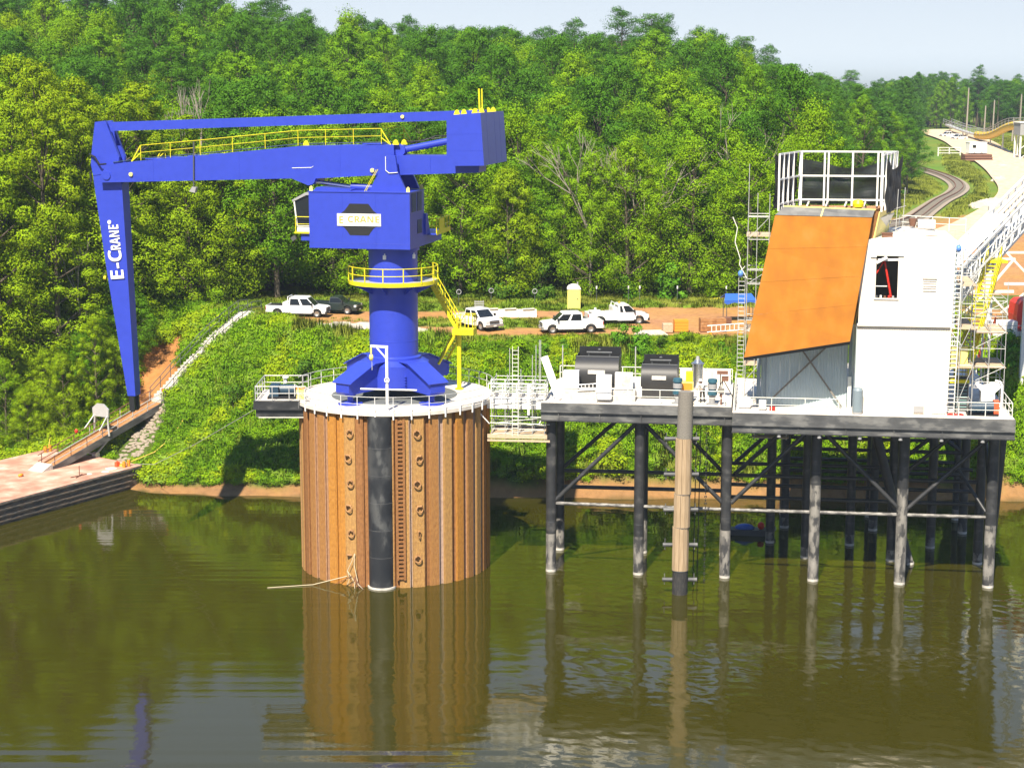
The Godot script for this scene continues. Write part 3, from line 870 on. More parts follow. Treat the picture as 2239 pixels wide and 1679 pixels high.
# ------------------------------------------------------------------ the sheet pile cell
func make_cell() -> void:
	var xf := Transform3D(Basis(), Vector3(-8.77, 0, -131.0))
	var t := thing("sheet_pile_cell", "round rusty sheet pile cell with white deck standing in the river under the crane", "pile cell", xf)
	var n := 40
	var r := 7.12
	var shapes := []
	var wide := [0.72, 0.405]
	for k in 2:   # wide outer pan and narrow inner pan of the corrugation, each with its interlock bead
		var off := 0.0 if k == 0 else -0.20
		var hw: float = wide[k] * 0.5
		var mb := MB.new()
		var pr := [[-hw, -0.10], [-hw + 0.05, off], [hw - 0.05, off], [hw, -0.10]]
		for i in 3:
			var a := V(pr[i][0], 0, pr[i][1])
			var b := V(pr[i + 1][0], 0, pr[i + 1][1])
			mb.quad(a + V(0, -2.5, 0), b + V(0, -2.5, 0), b + V(0, 12.6, 0), a + V(0, 12.6, 0), V(-(b - a).z, 0, (b - a).x) if i != 1 else Vector3.BACK)
		mb.tube(V(-hw, -2.5, -0.07), V(-hw, 12.6, -0.07), 0.05, -1, 6, false)
		shapes.append(mb.mesh())
	rng.seed = 5
	for i in n * 2:
		var a := TAU * (i / 2) / n + (0.0 if i % 2 == 0 else TAU / n * 0.5)
		var tone: int = [0, 1, 5, 4, 0, 5][rng.randi() % 6] if i % 2 == 0 else [2, 3, 4, 3, 1][rng.randi() % 5]
		place(t, "sheet_pile", shapes[i % 2], M["rust%d" % tone], Transform3D(Basis(Vector3.UP, a), V(sin(a) * r, 0, cos(a) * r)))
	# cap and deck
	var cap := MB.new()
	cap.lathe(Vector3.ZERO, P2([[0.0, 12.9], [7.32, 12.9], [7.36, 12.87], [7.36, 12.60], [6.7, 12.56], [0.0, 12.56]]), 96)
	part(t, "deck", cap, M.deck_white)
	part(t, "gravel_fill", MB.new().lathe(Vector3.ZERO, P2([[0.0, 12.906], [4.7, 12.906], [4.7, 12.89]]), 40), M.gravel_grey)
	part(t, "kerb", MB.new().lathe(Vector3.ZERO, P2([[7.1, 12.9], [7.1, 12.98], [7.3, 12.98], [7.3, 12.9]]), 96), M.deck_white)
	# railing with posts bolted to the outside
	var pm := MB.new().tube(V(0, -0.5, 0), V(0, 1.07, 0), 0.025, -1, 6).box(V(0, -0.3, -0.03), V(0.10, 0.5, 0.06)).mesh()
	var rl := MB.new()
	var gaps := [[0.9, 1.35], [-1.95, -1.3]]
	for i in 72:
		var a0 := TAU * i / 72.0
		var mid := wrapf(a0 + TAU / 144.0, -PI, PI)
		if (mid > 1.12 and mid < 1.5) or (mid < -1.35 and mid > -1.75): continue
		for f in [1.07, 0.55]: rl.tube(V(sin(a0) * 7.42, 12.9 + f, cos(a0) * 7.42), V(sin(a0 + TAU / 72) * 7.42, 12.9 + f, cos(a0 + TAU / 72) * 7.42), 0.026, -1, 6)
	var ro := part(t, "railing", rl, M.galvanised)
	for i in 36:
		var a := TAU * (i + 0.3) / 36.0
		var m := wrapf(a, -PI, PI)
		if (m > 1.14 and m < 1.48) or (m < -1.37 and m > -1.73): continue
		place(ro, "post", pm, M.white_plain, Transform3D(Basis(Vector3.UP, a), V(sin(a) * 7.44, 12.9, cos(a) * 7.44)))
	# black rubbing fender, ring plates and ladder on the front
	var fa := deg_to_rad(-5.0)
	var fx := Transform3D(Basis(Vector3.UP, fa), V(sin(fa) * 7.12, 0, cos(fa) * 7.12))
	var fd := MB.new()
	fd.lathe(V(0, 0, -0.42), P2([[0.0, 12.57], [0.95, 12.57], [0.95, -0.5]]), 28)
	place(t, "fender_tube", fd.mesh(), M.fender, fx)
	place(t, "fender_collar", MB.new().lathe(V(0, 0, -0.42), P2([[0.96, -0.4], [1.06, -0.4], [1.06, 0.13], [0.96, 0.13]]), 28).mesh(), M.concrete, fx)
	for q in 5: place(t, "fender_seam", MB.new().lathe(V(0, 0, -0.42), P2([[0.952, 0.0], [0.962, 0.01], [0.952, 0.02]]), 28).mesh(), M.grey_steel, fx * Transform3D(Basis(), V(0, 2.3 + 2.0 * q, 0)))
	var ringm := MB.new().ring(V(0.08, -0.2, 0.12), V(0.12, 0.1, 1), 0.24, 0.05, 18, 7).mesh()
	var pinm := MB.new().tube(V(-0.05, 0, 0), V(0.24, 0.06, 0.22), 0.07, 0.09, 8).mesh()
	for s in [-1.0, 1.0]:
		var pa := deg_to_rad(-23.0) if s < 0 else deg_to_rad(16.7)
		var px := Transform3D(Basis(Vector3.UP, pa), V(sin(pa) * 7.13, 0, cos(pa) * 7.13))
		var pl := place(t, "ring_plate", MB.new().span(V(-0.4, -0.5, 0), V(0.4, 12.4, 0.035)).span(V(-0.44, -0.5, 0), V(-0.38, 12.4, 0.06)).span(V(0.38, -0.5, 0), V(0.44, 12.4, 0.06)).mesh(), M.rust5, px)
		for q in 6:
			var sw := 1.0 if (q % 2 == 0) == (s < 0 or q == 5) else -1.0
			var rx := Transform3D(Basis.from_scale(V(sw if q != 4 or s < 0 else 0.35, 1, 1)), V(0, 11.45 - 1.83 * q, 0.06))
			var pn := place(pl, "ring_pin", pinm, M.rust_ring, rx)
			if s < 0 and q == 5: continue
			place(pl, "mooring_ring", ringm, M.rust_ring, rx)
	var la := deg_to_rad(6.6)
	var lx := Transform3D(Basis(Vector3.UP, la), V(sin(la) * 7.15, 0, cos(la) * 7.15))
	var lp := place(t, "rung_channel", MB.new().span(V(-0.34, 0.6, -0.04), V(-0.17, 12.35, 0.12)).span(V(0.17, 0.6, -0.04), V(0.34, 12.35, 0.12)).span(V(-0.34, 0.6, -0.06), V(0.34, 12.35, -0.045)).mesh(), M.rust4, lx)
	var rg := MB.new().span(V(-0.17, -0.075, 0.06), V(0.17, 0.075, 0.115)).mesh()
	for i in 39: place(lp, "rung", rg, M.rust4, Transform3D(Basis(), V(0, 0.75 + 0.3 * i, 0)))
	# tangle of rope and driftwood at the foot
	var ta := deg_to_rad(-21.0)
	var tx := Transform3D(Basis(Vector3.UP, ta), V(sin(ta) * 7.25, 0, cos(ta) * 7.25))
	var tw := xf * tx
	one("mooring_rope", MB.new().path([V(0.1, 2.5, 0.1), V(-0.1, 1.9, 0.18), V(-0.45, 1.2, 0.2), V(-0.2, 0.9, 0.22), V(0.15, 0.4, 0.3), V(0.2, 0.0, 0.35)], 0.025, 6).path([V(0.12, 2.5, 0.1), V(0.1, 1.7, 0.2), V(0.3, 0.9, 0.25), V(0.45, 0.3, 0.3), V(0.95, -0.1, 0.3)], 0.028, 6).path([V(-0.45, 1.2, 0.2), V(-0.25, 0.7, 0.25), V(-0.4, 0.2, 0.3)], 0.02, 6), M.rope, "frayed pale mooring rope hanging from the lowest ring of the rusty cell", "rope", tw)
	var dw := MB.new()
	for q in [[0.0, 0.9, -1.5, 0.1], [0.1, 0.8, 1.1, -0.1], [0.2, 0.7, -0.2, -0.1], [0.3, 0.5, 0.7, -0.1], [0.25, 0.9, 0.35, -0.05]]: dw.tube(V(q[0], q[1], 0.3), V(q[2], q[3], 0.45), 0.035, 0.012, 6)
	one("driftwood", dw, M.brown, "tangle of driftwood sticks caught at the waterline of the rusty cell", "driftwood", tw)
	# pivoting jib post at the front edge
	var jb := thing("davit_hoist", "white davit post with hoist hook on the front edge of the round deck", "hoist", at(-8.85, 12.9, -124.4))
	part(jb, "post", MB.new().tube(V(0, 0, 0), V(0, 4.6, 0), 0.11, -1, 12), M.white_plain)
	part(jb, "arm", MB.new().bar(V(0.1, 4.55, 0), V(-1.15, 4.62, 0), 0.14, 0.16).bar(V(-0.05, 3.75, 0), V(-0.7, 4.5, 0), 0.08, 0.1), M.white_plain)
	part(jb, "hand_wheel", MB.new().ring(V(0, 2.2, 0.15), V(0, 0, 1), 0.17, 0.03), M.white_plain)
	part(jb, "hoist_block", MB.new().tube(V(-1.1, 4.55, 0), V(-1.1, 4.1, 0), 0.07, -1, 8).ball(V(-1.1, 3.8, 0), V(0.16, 0.26, 0.14)), M.cream_yellow)
	part(jb, "chain", MB.new().tube(V(-1.05, 3.5, 0), V(-1.05, 2.9, 0), 0.03, -1, 5), M.galvanised)
	part(jb, "base_rail", MB.new().tube(V(-1.9, 1.55, 0.0), V(2.1, 1.45, 0.0), 0.06, -1, 8), M.white_plain)

func make_side_platform() -> void:
	# cantilever platform on the left of the cell
	var xf := at(-18.75, 12.9, -129.6, 0)
	var t := thing("side_platform", "black steel side platform with white railing hung on the left of the rusty cell", "platform", xf)
	part(t, "deck", MB.new().span(V(-0.1, -0.2, -3.6), V(3.2, 0.0, 1.4)), M.deck_white)
	part(t, "front_beam", MB.new().span(V(-0.15, -0.62, 1.4), V(4.0, 0.02, 1.55)).span(V(0.0, -1.2, 1.25), V(4.0, -0.62, 1.4)).span(V(-0.15, -0.64, 1.25), V(4.05, -0.6, 1.62)), M.black_steel)
	part(t, "end_beam", MB.new().span(V(-0.15, -0.62, -3.6), V(-0.02, 0.0, 1.4)), M.black_steel)
	part(t, "bottom_flange", MB.new().span(V(0.2, -1.24, 1.15), V(4.1, -1.2, 1.5)), M.pale_paint)
	railing(t, [V(3.7, 0.0, 1.45), V(0.0, 0.0, 1.45), V(0.0, 0, -3.5), V(2.9, 0, -3.5), V(3.3, 0, -3.7)], M.galvanised, 1.07, 0.035, 1.25)
	var m := thing("hydraulic_motor", "dark blue hydraulic power unit on the left side platform of the cell", "motor", at(-17.7, 12.9, -129.6))
	part(m, "skid", MB.new().span(V(-0.3, 0, -1.0), V(1.8, 0.15, 0.6)), M.black)
	part(m, "tank", MB.new().span(V(-0.15, 0.15, -0.9), V(0.5, 0.95, 0.5)), M.motor_blue)
	part(m, "motor_body", MB.new().tube(V(0.55, 0.55, -0.2), V(1.7, 0.55, -0.2), 0.42, -1, 18), M.motor_blue)
	part(m, "end_cap", MB.new().tube(V(1.7, 0.55, -0.2), V(1.8, 0.55, -0.2), 0.3, -1, 16), M.grey)
	part(m, "valve", MB.new().tube(V(0.9, 0.95, -0.8), V(0.9, 1.35, -0.8), 0.1, -1, 10).tube(V(0.9, 1.35, -0.8), V(0.9, 1.42, -0.8), 0.24, -1, 12), M.white_plain)
	var y := thing("yellow_drum", "small yellow box beside the blue power unit on the side platform", "box", at(-15.6, 12.9, -129.3))
	part(y, "body", MB.new().span(V(-0.25, 0, -0.25), V(0.3, 0.7, 0.25)), M.cream_yellow)
	part(y, "lid", MB.new().span(V(-0.28, 0.7, -0.28), V(0.33, 0.8, 0.28)), M.orange)
	var wc := one("mooring_cable", MB.new().path([V(-18.8, 12.2, -129), V(-26, 6.6, -143), V(-31, 3.2, -151), V(-34, 1.95, -157)], 0.025, 5), M.galvanised, "thin steel cable running from side platform down to the moored barge", "cable")
	one("floating_line", MB.new().path([V(-11.9, 0.75, -124.4), V(-14.4, 0.06, -124.6), V(-17.6, 0.03, -123.9)], 0.03, 5), M.rope, "pale line trailing from the cell onto the water", "rope")

# ------------------------------------------------------------------ pile platforms on the right
func pile(parent: Node3D, x: float, z: float, top: float, pale: float, r := 0.38, lean := Vector3.ZERO) -> void:
	var b := V(x, -3.0, z) - lean * 3.0
	var m := V(x, pale, z) + lean * pale
	var e := V(x, top, z) + lean * top
	var o := part(parent, "pile", MB.new().tube(m, e, r, -1, 18, false), M.black_steel)
	part(o, "bare_foot", MB.new().tube(b, m, r * 0.995, -1, 18, false), M.lower_pile, "pile foot with paint worn off above the waterline")
	part(o, "water_mark", MB.new().tube(V(x, 0.0, z), V(x, 0.18, z) , r * 1.015, -1, 18, false), M.concrete)
	part(o, "weld_ring", MB.new().tube(m + V(0, 0.9, 0), m + V(0, 0.95, 0), r * 1.03, -1, 18, false), M.dark_grey)

func strut(parent: Node3D, a: Vector3, b: Vector3, r := 0.16, m: Material = null) -> void:
	part(parent, "brace", MB.new().tube(a, b, r, -1, 10, false), m if m else M.black_steel)

func make_platforms() -> void:
	var L := thing("pile_platform", "black pile platform with white deck carrying the two winches beside the cell", "platform", trestle)
	part(L, "deck", MB.new().span(V(-0.6, 12.6, -9.6), V(13.1, 12.9, 0.95)), M.deck_white)
	var fb := part(L, "front_beam", MB.new().span(V(-0.65, 12.28, 0.95), V(13.15, 12.88, 1.1)).span(V(-0.65, 11.62, 0.9), V(13.15, 12.22, 1.02)).span(V(-0.68, 12.22, 0.85), V(13.18, 12.28, 1.22)), M.grey_steel)
	part(fb, "flange", MB.new().span(V(-0.68, 11.56, 0.8), V(13.18, 11.62, 1.2)), M.black_steel)
	for i in 5: part(fb, "stiffener", MB.new().span(V(0.6 + 3.0 * i, 11.63, 1.02), V(0.66 + 3.0 * i, 12.21, 1.14)), M.grey_steel)
	part(L, "side_beam", MB.new().span(V(-0.65, 11.6, -9.5), V(-0.5, 12.58, 0.94)), M.black_steel)
	part(L, "side_beam", MB.new().span(V(13.0, 11.6, -9.5), V(13.15, 12.58, 0.9)), M.black_steel)
	part(L, "cross_beam", MB.new().span(V(-0.4, 11.8, -6.8), V(13.0, 12.6, -6.2)), M.black_steel)
	for x in [0.0, 6.5, 12.85]:
		pile(L, x, 0.0, 11.62, 2.9 if x < 10 else 3.6)
		part(L, "cross_beam", MB.new().span(V(x - 0.25, 11.75, -9.4), V(x + 0.25, 12.6, 0.8)), M.black_steel)
	for x in [-0.05, 6.4, 12.7]: pile(L, x, -6.2, 11.8, 2.6)
	strut(L, V(0.3, 5.18, 0), V(12.6, 5.1, 0), 0.13, M.worn_pipe)
	strut(L, V(0.3, 5.4, 0), V(6.2, 11.3, 0))
	strut(L, V(6.8, 11.35, 0), V(12.6, 5.6, 0))
	for h in [6.3, 5.02]: strut(L, V(0.2, h, -6.2), V(12.5, h + 0.05, -6.2), 0.15)
	strut(L, V(0.3, 6.6, -6.2), V(5.6, 11.5, -6.2))
	strut(L, V(7.6, 11.5, -6.2), V(12.5, 6.5, -6.2))
	railing(L, [V(-0.4, 12.9, -9.4), V(4.5, 12.9, -9.4), V(13.0, 12.9, -9.4)], M.pale_paint, 1.07, 0.032, 2.0, true)
	railing(L, [V(1.0, 12.9, 0.75), V(12.6, 12.9, 0.75)], M.pale_paint, 1.07, 0.03, 2.3)
	for p in [[-0.2, -9.3], [5.5, -9.3]]: part(L, "light_pole", MB.new().tube(V(p[0], 12.9, p[1]), V(p[0], 15.6, p[1]), 0.05, -1, 6), M.galvanised)
	part(L, "access_ladder", MB.new().tube(V(10.6, 11.6, -1.0), V(10.5, -0.6, -1.0), 0.04, -1, 6).tube(V(10.9, 11.6, -1.0), V(10.8, -0.6, -1.0), 0.04, -1, 6), M.black)

	var R := thing("pile_platform", "larger black pile platform with white deck carrying the white tower and rusty hopper", "platform", trestle)
	part(R, "deck", MB.new().span(V(13.2, 12.58, -12.0), V(32.6, 12.88, 3.0)), M.deck_white)
	var f2 := part(R, "front_beam", MB.new().span(V(13.2, 12.05, 3.0), V(32.65, 12.86, 3.16)).span(V(13.2, 11.5, 2.9), V(32.65, 11.99, 3.06)).span(V(13.18, 11.99, 2.85), V(32.68, 12.05, 3.24)), M.grey_steel)
	part(f2, "flange", MB.new().span(V(13.18, 11.44, 2.8), V(32.68, 11.5, 3.2)), M.black_steel)
	for i in 6: part(f2, "stiffener", MB.new().span(V(14.5 + 3.3 * i, 11.51, 3.06), V(14.56 + 3.3 * i, 11.98, 3.16)), M.grey_steel)
	for i in 6: part(f2, "drain_stub", MB.new().tube(V(16.5 + 2.8 * i, 11.44, 3.0), V(16.5 + 2.8 * i, 11.2, 3.0), 0.12, 0.16, 8), M.grey)
	part(R, "side_beam", MB.new().span(V(13.2, 11.5, -11.9), V(13.36, 12.57, 2.9)), M.black_steel)
	part(R, "side_beam", MB.new().span(V(32.45, 11.5, -11.9), V(32.6, 12.57, 2.9)), M.black_steel)
	for x in [19.25, 25.45, 31.7]:
		pile(R, x, 0.0, 11.6, {19.25: 7.2, 25.45: 7.1, 31.7: 4.6}[x], 0.40)
		part(R, "cross_beam", MB.new().span(V(x - 0.3, 11.5, -11.8), V(x + 0.3, 12.57, 2.8)), M.black_steel)
	for x in [18.85, 25.27, 31.7]: pile(R, x, -6.3, 11.6, 0.9, 0.36)
	for x in [16.2, 22.4, 28.6]: pile(R, x, -10.6, 11.6, 0.9, 0.36)
	pile(R, 26.6, -5.6, 11.0, 0.9, 0.36, V(-0.28, 0, 0.0))
	pile(R, 32.0, -2.5, 11.5, 0.9, 0.3, V(0.06, 0, 0))
	for z in [-6.3, -10.6, 2.0]: part(R, "cross_beam", MB.new().span(V(13.4, 11.5, z - 0.25), V(32.4, 12.3, z + 0.25)), M.black_steel)
	# rear bay of the deck reaching towards the bank
	part(R, "rear_deck", MB.new().span(V(16.6, 12.5, -21.0), V(32.4, 12.84, -12.0)), M.deck_white)
	for x in [17.4, 24.5, 31.6]:
		pile(R, x, -15.6, 12.4, 0.9, 0.36)
		pile(R, x, -20.2, 12.4, 0.9, 0.36)
		part(R, "cross_beam", MB.new().span(V(x - 0.25, 11.6, -20.9), V(x + 0.25, 12.49, -12.05)), M.black_steel)
		strut(R, V(x, 5.2, -15.6), V(x, 11.4, -20.0), 0.15)
	for z in [-15.6, -20.2]:
		for h in [4.8, 6.6]: strut(R, V(17.4, h, z), V(31.6, h, z), 0.15)
		strut(R, V(17.6, 6.6, z), V(24.2, 11.6, z))
		strut(R, V(24.8, 11.6, z), V(31.4, 6.6, z))
	strut(R, V(13.2, 5.1, 0), V(31.4, 5.15, 0), 0.13, M.worn_pipe)
	strut(R, V(13.2, 5.6, 0), V(18.9, 11.4, 0))
	strut(R, V(19.6, 11.2, 0), V(25.2, 5.6, 0))
	strut(R, V(25.75, 5.55, 0), V(31.3, 10.9, 0))
	for z in [-6.3, -10.6]:
		for h in [4.6, 6.3]: strut(R, V(13.0, h, z), V(31.6, h, z), 0.15)
		strut(R, V(13.4, 6.4, z), V(18.5, 11.3, z))
		strut(R, V(25.6, 6.4, z), V(31.2, 11.3, z))
	strut(R, V(29.6, 8.0, -2.5), V(31.4, 5.4, -0.2), 0.12)
	for x in [19.25, 25.45, 31.7]: strut(R, V(x, 5.6, -0.3), V(x, 11.3, -6.0), 0.15)
	railing(R, [V(13.6, 12.88, 2.75), V(20.6, 12.88, 2.75)], M.pale_paint, 1.07, 0.03, 2.2, true)
	railing(R, [V(27.0, 12.88, 2.75), V(32.45, 12.88, 2.75), V(32.45, 12.88, -4.0)], M.pale_paint, 1.07, 0.03, 1.9, true)
	railing(R, [V(13.3, 12.88, -8.0), V(13.3, 12.88, 2.6)], M.pale_paint, 1.07, 0.03, 1.9)
	# under-deck work float and hanging scaffold behind the piles
	var hs := thing("hanging_scaffold", "grey hanging scaffold slung under the large deck between the piles", "scaffold", trestle * at(16.0, 0, -7.5))
	for x in [-1.2, 1.2]:
		for z in [-0.5, 0.5]: part(hs, "standard", MB.new().tube(V(x, 9.0, z), V(x, 11.4, z), 0.035, -1, 6), M.galvanised)
	for h in [9.1, 10.1, 10.9]: part(hs, "ledger", MB.new().tube(V(-1.3, h, 0.5), V(1.3, h, 0.5), 0.03, -1, 6), M.galvanised)
	for i in 3: part(hs, "plank", MB.new().span(V(-1.4, 9.12, -0.5 + 0.36 * i), V(1.4, 9.17, -0.17 + 0.36 * i)), M.plank)
	var wf := thing("work_skiff", "small dark work boat with red can floating under the large deck", "boat", trestle * at(14.8, 0, -13.0))
	part(wf, "hull", MB.new().prism(P2([[-1.9, 0.45], [1.6, 0.45], [1.9, 0.55], [1.5, -0.1], [-1.8, -0.1]]), -0.6, 0.6), M.dark_grey)
	part(wf, "cargo", MB.new().ball(V(0.7, 0.75, 0.1), V(0.28, 0.32, 0.28)), M.red)
	part(wf, "cover", MB.new().ball(V(-0.6, 0.55, 0), V(0.8, 0.3, 0.5)), M.tarp_blue)

	# dolphin pile standing in front of the left platform
	var dp := thing("mooring_pile", "pale timber-clad mooring pile with steel side pegs standing in front of the platform", "mooring pile", at(11.9, 0, -122.5))
	part(dp, "foot", MB.new().tube(V(0, -3, 0), V(0.05, 1.75, 0), 0.55, -1, 16, false), M.timber_black, "blackened pile foot")
	var st := [[1.75, 4.9], [4.9, 7.3], [7.3, 11.3]]
	for s in st:
		for k in 12:
			var a := TAU * k / 12.0
			var e := V(cos(a), 0, sin(a))
			part(dp, "stave", MB.new().prism(P2([[-0.135, s[0] + 0.02], [0.135, s[0] + 0.02], [0.135, s[1] - 0.01], [-0.135, s[1] - 0.01]]), 0.46, 0.56 + 0.012 * (k % 3), Transform3D(Basis(V(-sin(a), 0, cos(a)), Vector3.UP, e), V(0.02 * s[0], 0, 0))), M.timber_pile)
		part(dp, "band", MB.new().tube(V(0.02 * s[0], s[0] - 0.03, 0), V(0.02 * s[0], s[0] + 0.03, 0), 0.585, -1, 20), M.dark_grey)
	part(dp, "head", MB.new().tube(V(0.2, 11.3, 0), V(0.26, 14.6, 0), 0.56, 0.53, 20), M.timber_grey, "grey weathered pile head")
	for i in 5:
		var h := 1.0 + 2.55 * i
		var pg := part(dp, "peg", MB.new().tube(V(-1.2, h, -0.15), V(1.25, h, -0.15), 0.15, -1, 12), M.grey_steel)
		for s in [-1.0, 1.0]: part(pg, "pin", MB.new().tube(V(s * 1.05, h - 0.35, -0.15), V(s * 1.05, h + 0.45, -0.15), 0.04, -1, 6), M.grey_steel)
	# chain hanging beside it
	var ch := thing("hanging_chain", "dark chain hanging to the water between mooring pile and platform leg", "chain", at(14.0, 0, -125.6))
	var lk := MB.new().ring(Vector3.ZERO, Vector3.BACK, 0.07, 0.03, 8, 5).mesh()
	for i in 44: place(ch, "link", lk, M.black, Transform3D(Basis(Vector3.UP, (i % 2) * PI / 2), V(0, 0.1 + i * 0.26, 0)))

# ------------------------------------------------------------------ things on the left platform
func winch(x: float, z: float, w: float, h: float, label: String) -> void:
	var t := thing("winch_housing", label, "winch", trestle * at(x, 12.9, z), "black winch housings on the platform")
	# curved hood: quarter-round front sheet between two end plates
	var pr := []
	for i in 13:
		var a := lerpf(deg_to_rad(-35.0), deg_to_rad(78.0), i / 12.0)
		pr.append(Vector2(cos(a) * 1.35 - 0.2, h * 0.56 + sin(a) * h * 0.44))
	var hd := MB.new()
	for i in pr.size() - 1:
		var a: Vector2 = pr[i]
		var b: Vector2 = pr[i + 1]
		var na := Vector3(0, a.y - h * 0.56, a.x + 0.2).normalized()
		var nb := Vector3(0, b.y - h * 0.56, b.x + 0.2).normalized()
		var A := V(-w / 2, a.y, a.x); var B := V(w / 2, a.y, a.x); var C := V(w / 2, b.y, b.x); var D := V(-w / 2, b.y, b.x)
		hd.tri_n(A, B, C, na, na, nb); hd.tri_n(A, C, D, na, nb, nb)
	hd.span(V(-w / 2, 0, pr[0].x - 0.04), V(w / 2, pr[0].y, pr[0].x))
	part(t, "hood", hd, M.winch_black)
	for s in [-1.0, 1.0]:
		var pl := [Vector2(-2.0, 0), Vector2(pr[0].x, 0)]
		pl.append_array(pr)
		pl.append(Vector2(-2.0, h))
		part(t, "end_plate", MB.new().prism(pl, s * w / 2, s * (w / 2 + 0.04), Transform3D(Basis(V(0, 0, 1), V(0, 1, 0), V(-1, 0, 0)), Vector3.ZERO)), M.winch_black)
	part(t, "back_plate", MB.new().span(V(-w / 2, 0, -2.06), V(w / 2, h + 0.45, -2.0)), M.black)
	part(t, "lip", MB.new().tube(V(-w / 2, h, 0.08), V(w / 2, h, 0.08), 0.05, -1, 8), M.dark_grey)
	part(t, "drum", MB.new().tube(V(-w / 2 + 0.1, h * 0.5, -0.8), V(w / 2 - 0.1, h * 0.5, -0.8), 0.7, -1, 20), M.dark_grey)
	part(t, "spreader", MB.new().tube(V(-w * 0.3, h + 0.12, -1.2), V(w * 0.3, h + 0.12, -1.2), 0.09, -1, 8).ball(V(0, h + 0.32, -1.3), V(0.14, 0.1, 0.1)).tube(V(-w * 0.25, h + 0.1, -1.2), V(-w * 0.25, h - 0.15, -1.2), 0.05, -1, 6).tube(V(w * 0.25, h + 0.1, -1.2), V(w * 0.25, h - 0.15, -1.2), 0.05, -1, 6), M.dark_grey)
	part(t, "plate", MB.new().box(V(0, h * 0.66, 1.14), V(w * 0.4, 0.3, 0.05), Basis(Vector3.RIGHT, -0.2)), M.concrete)

func box_thing(called: String, label: String, cat: String, xf: Transform3D, s: Vector3, m: Material, door := true, group := "") -> Node3D:
	var t := thing(called, label, cat, xf, group)
	part(t, "body", MB.new().span(V(-s.x / 2, 0.1, -s.z / 2), V(s.x / 2, s.y, s.z / 2)), m)
	part(t, "plinth", MB.new().span(V(-s.x / 2 + 0.05, 0, -s.z / 2 + 0.05), V(s.x / 2 - 0.05, 0.1, s.z / 2 - 0.05)), M.grey)
	if door:
		var d := part(t, "door", MB.new().span(V(-s.x / 2 + 0.06, 0.18, s.z / 2), V(s.x / 2 - 0.06, s.y - 0.06, s.z / 2 + 0.025)), m)
		part(d, "handle", MB.new().span(V(s.x / 2 - 0.2, s.y * 0.5, s.z / 2 + 0.025), V(s.x / 2 - 0.15, s.y * 0.5 + 0.14, s.z / 2 + 0.06)), M.grey)
	return t

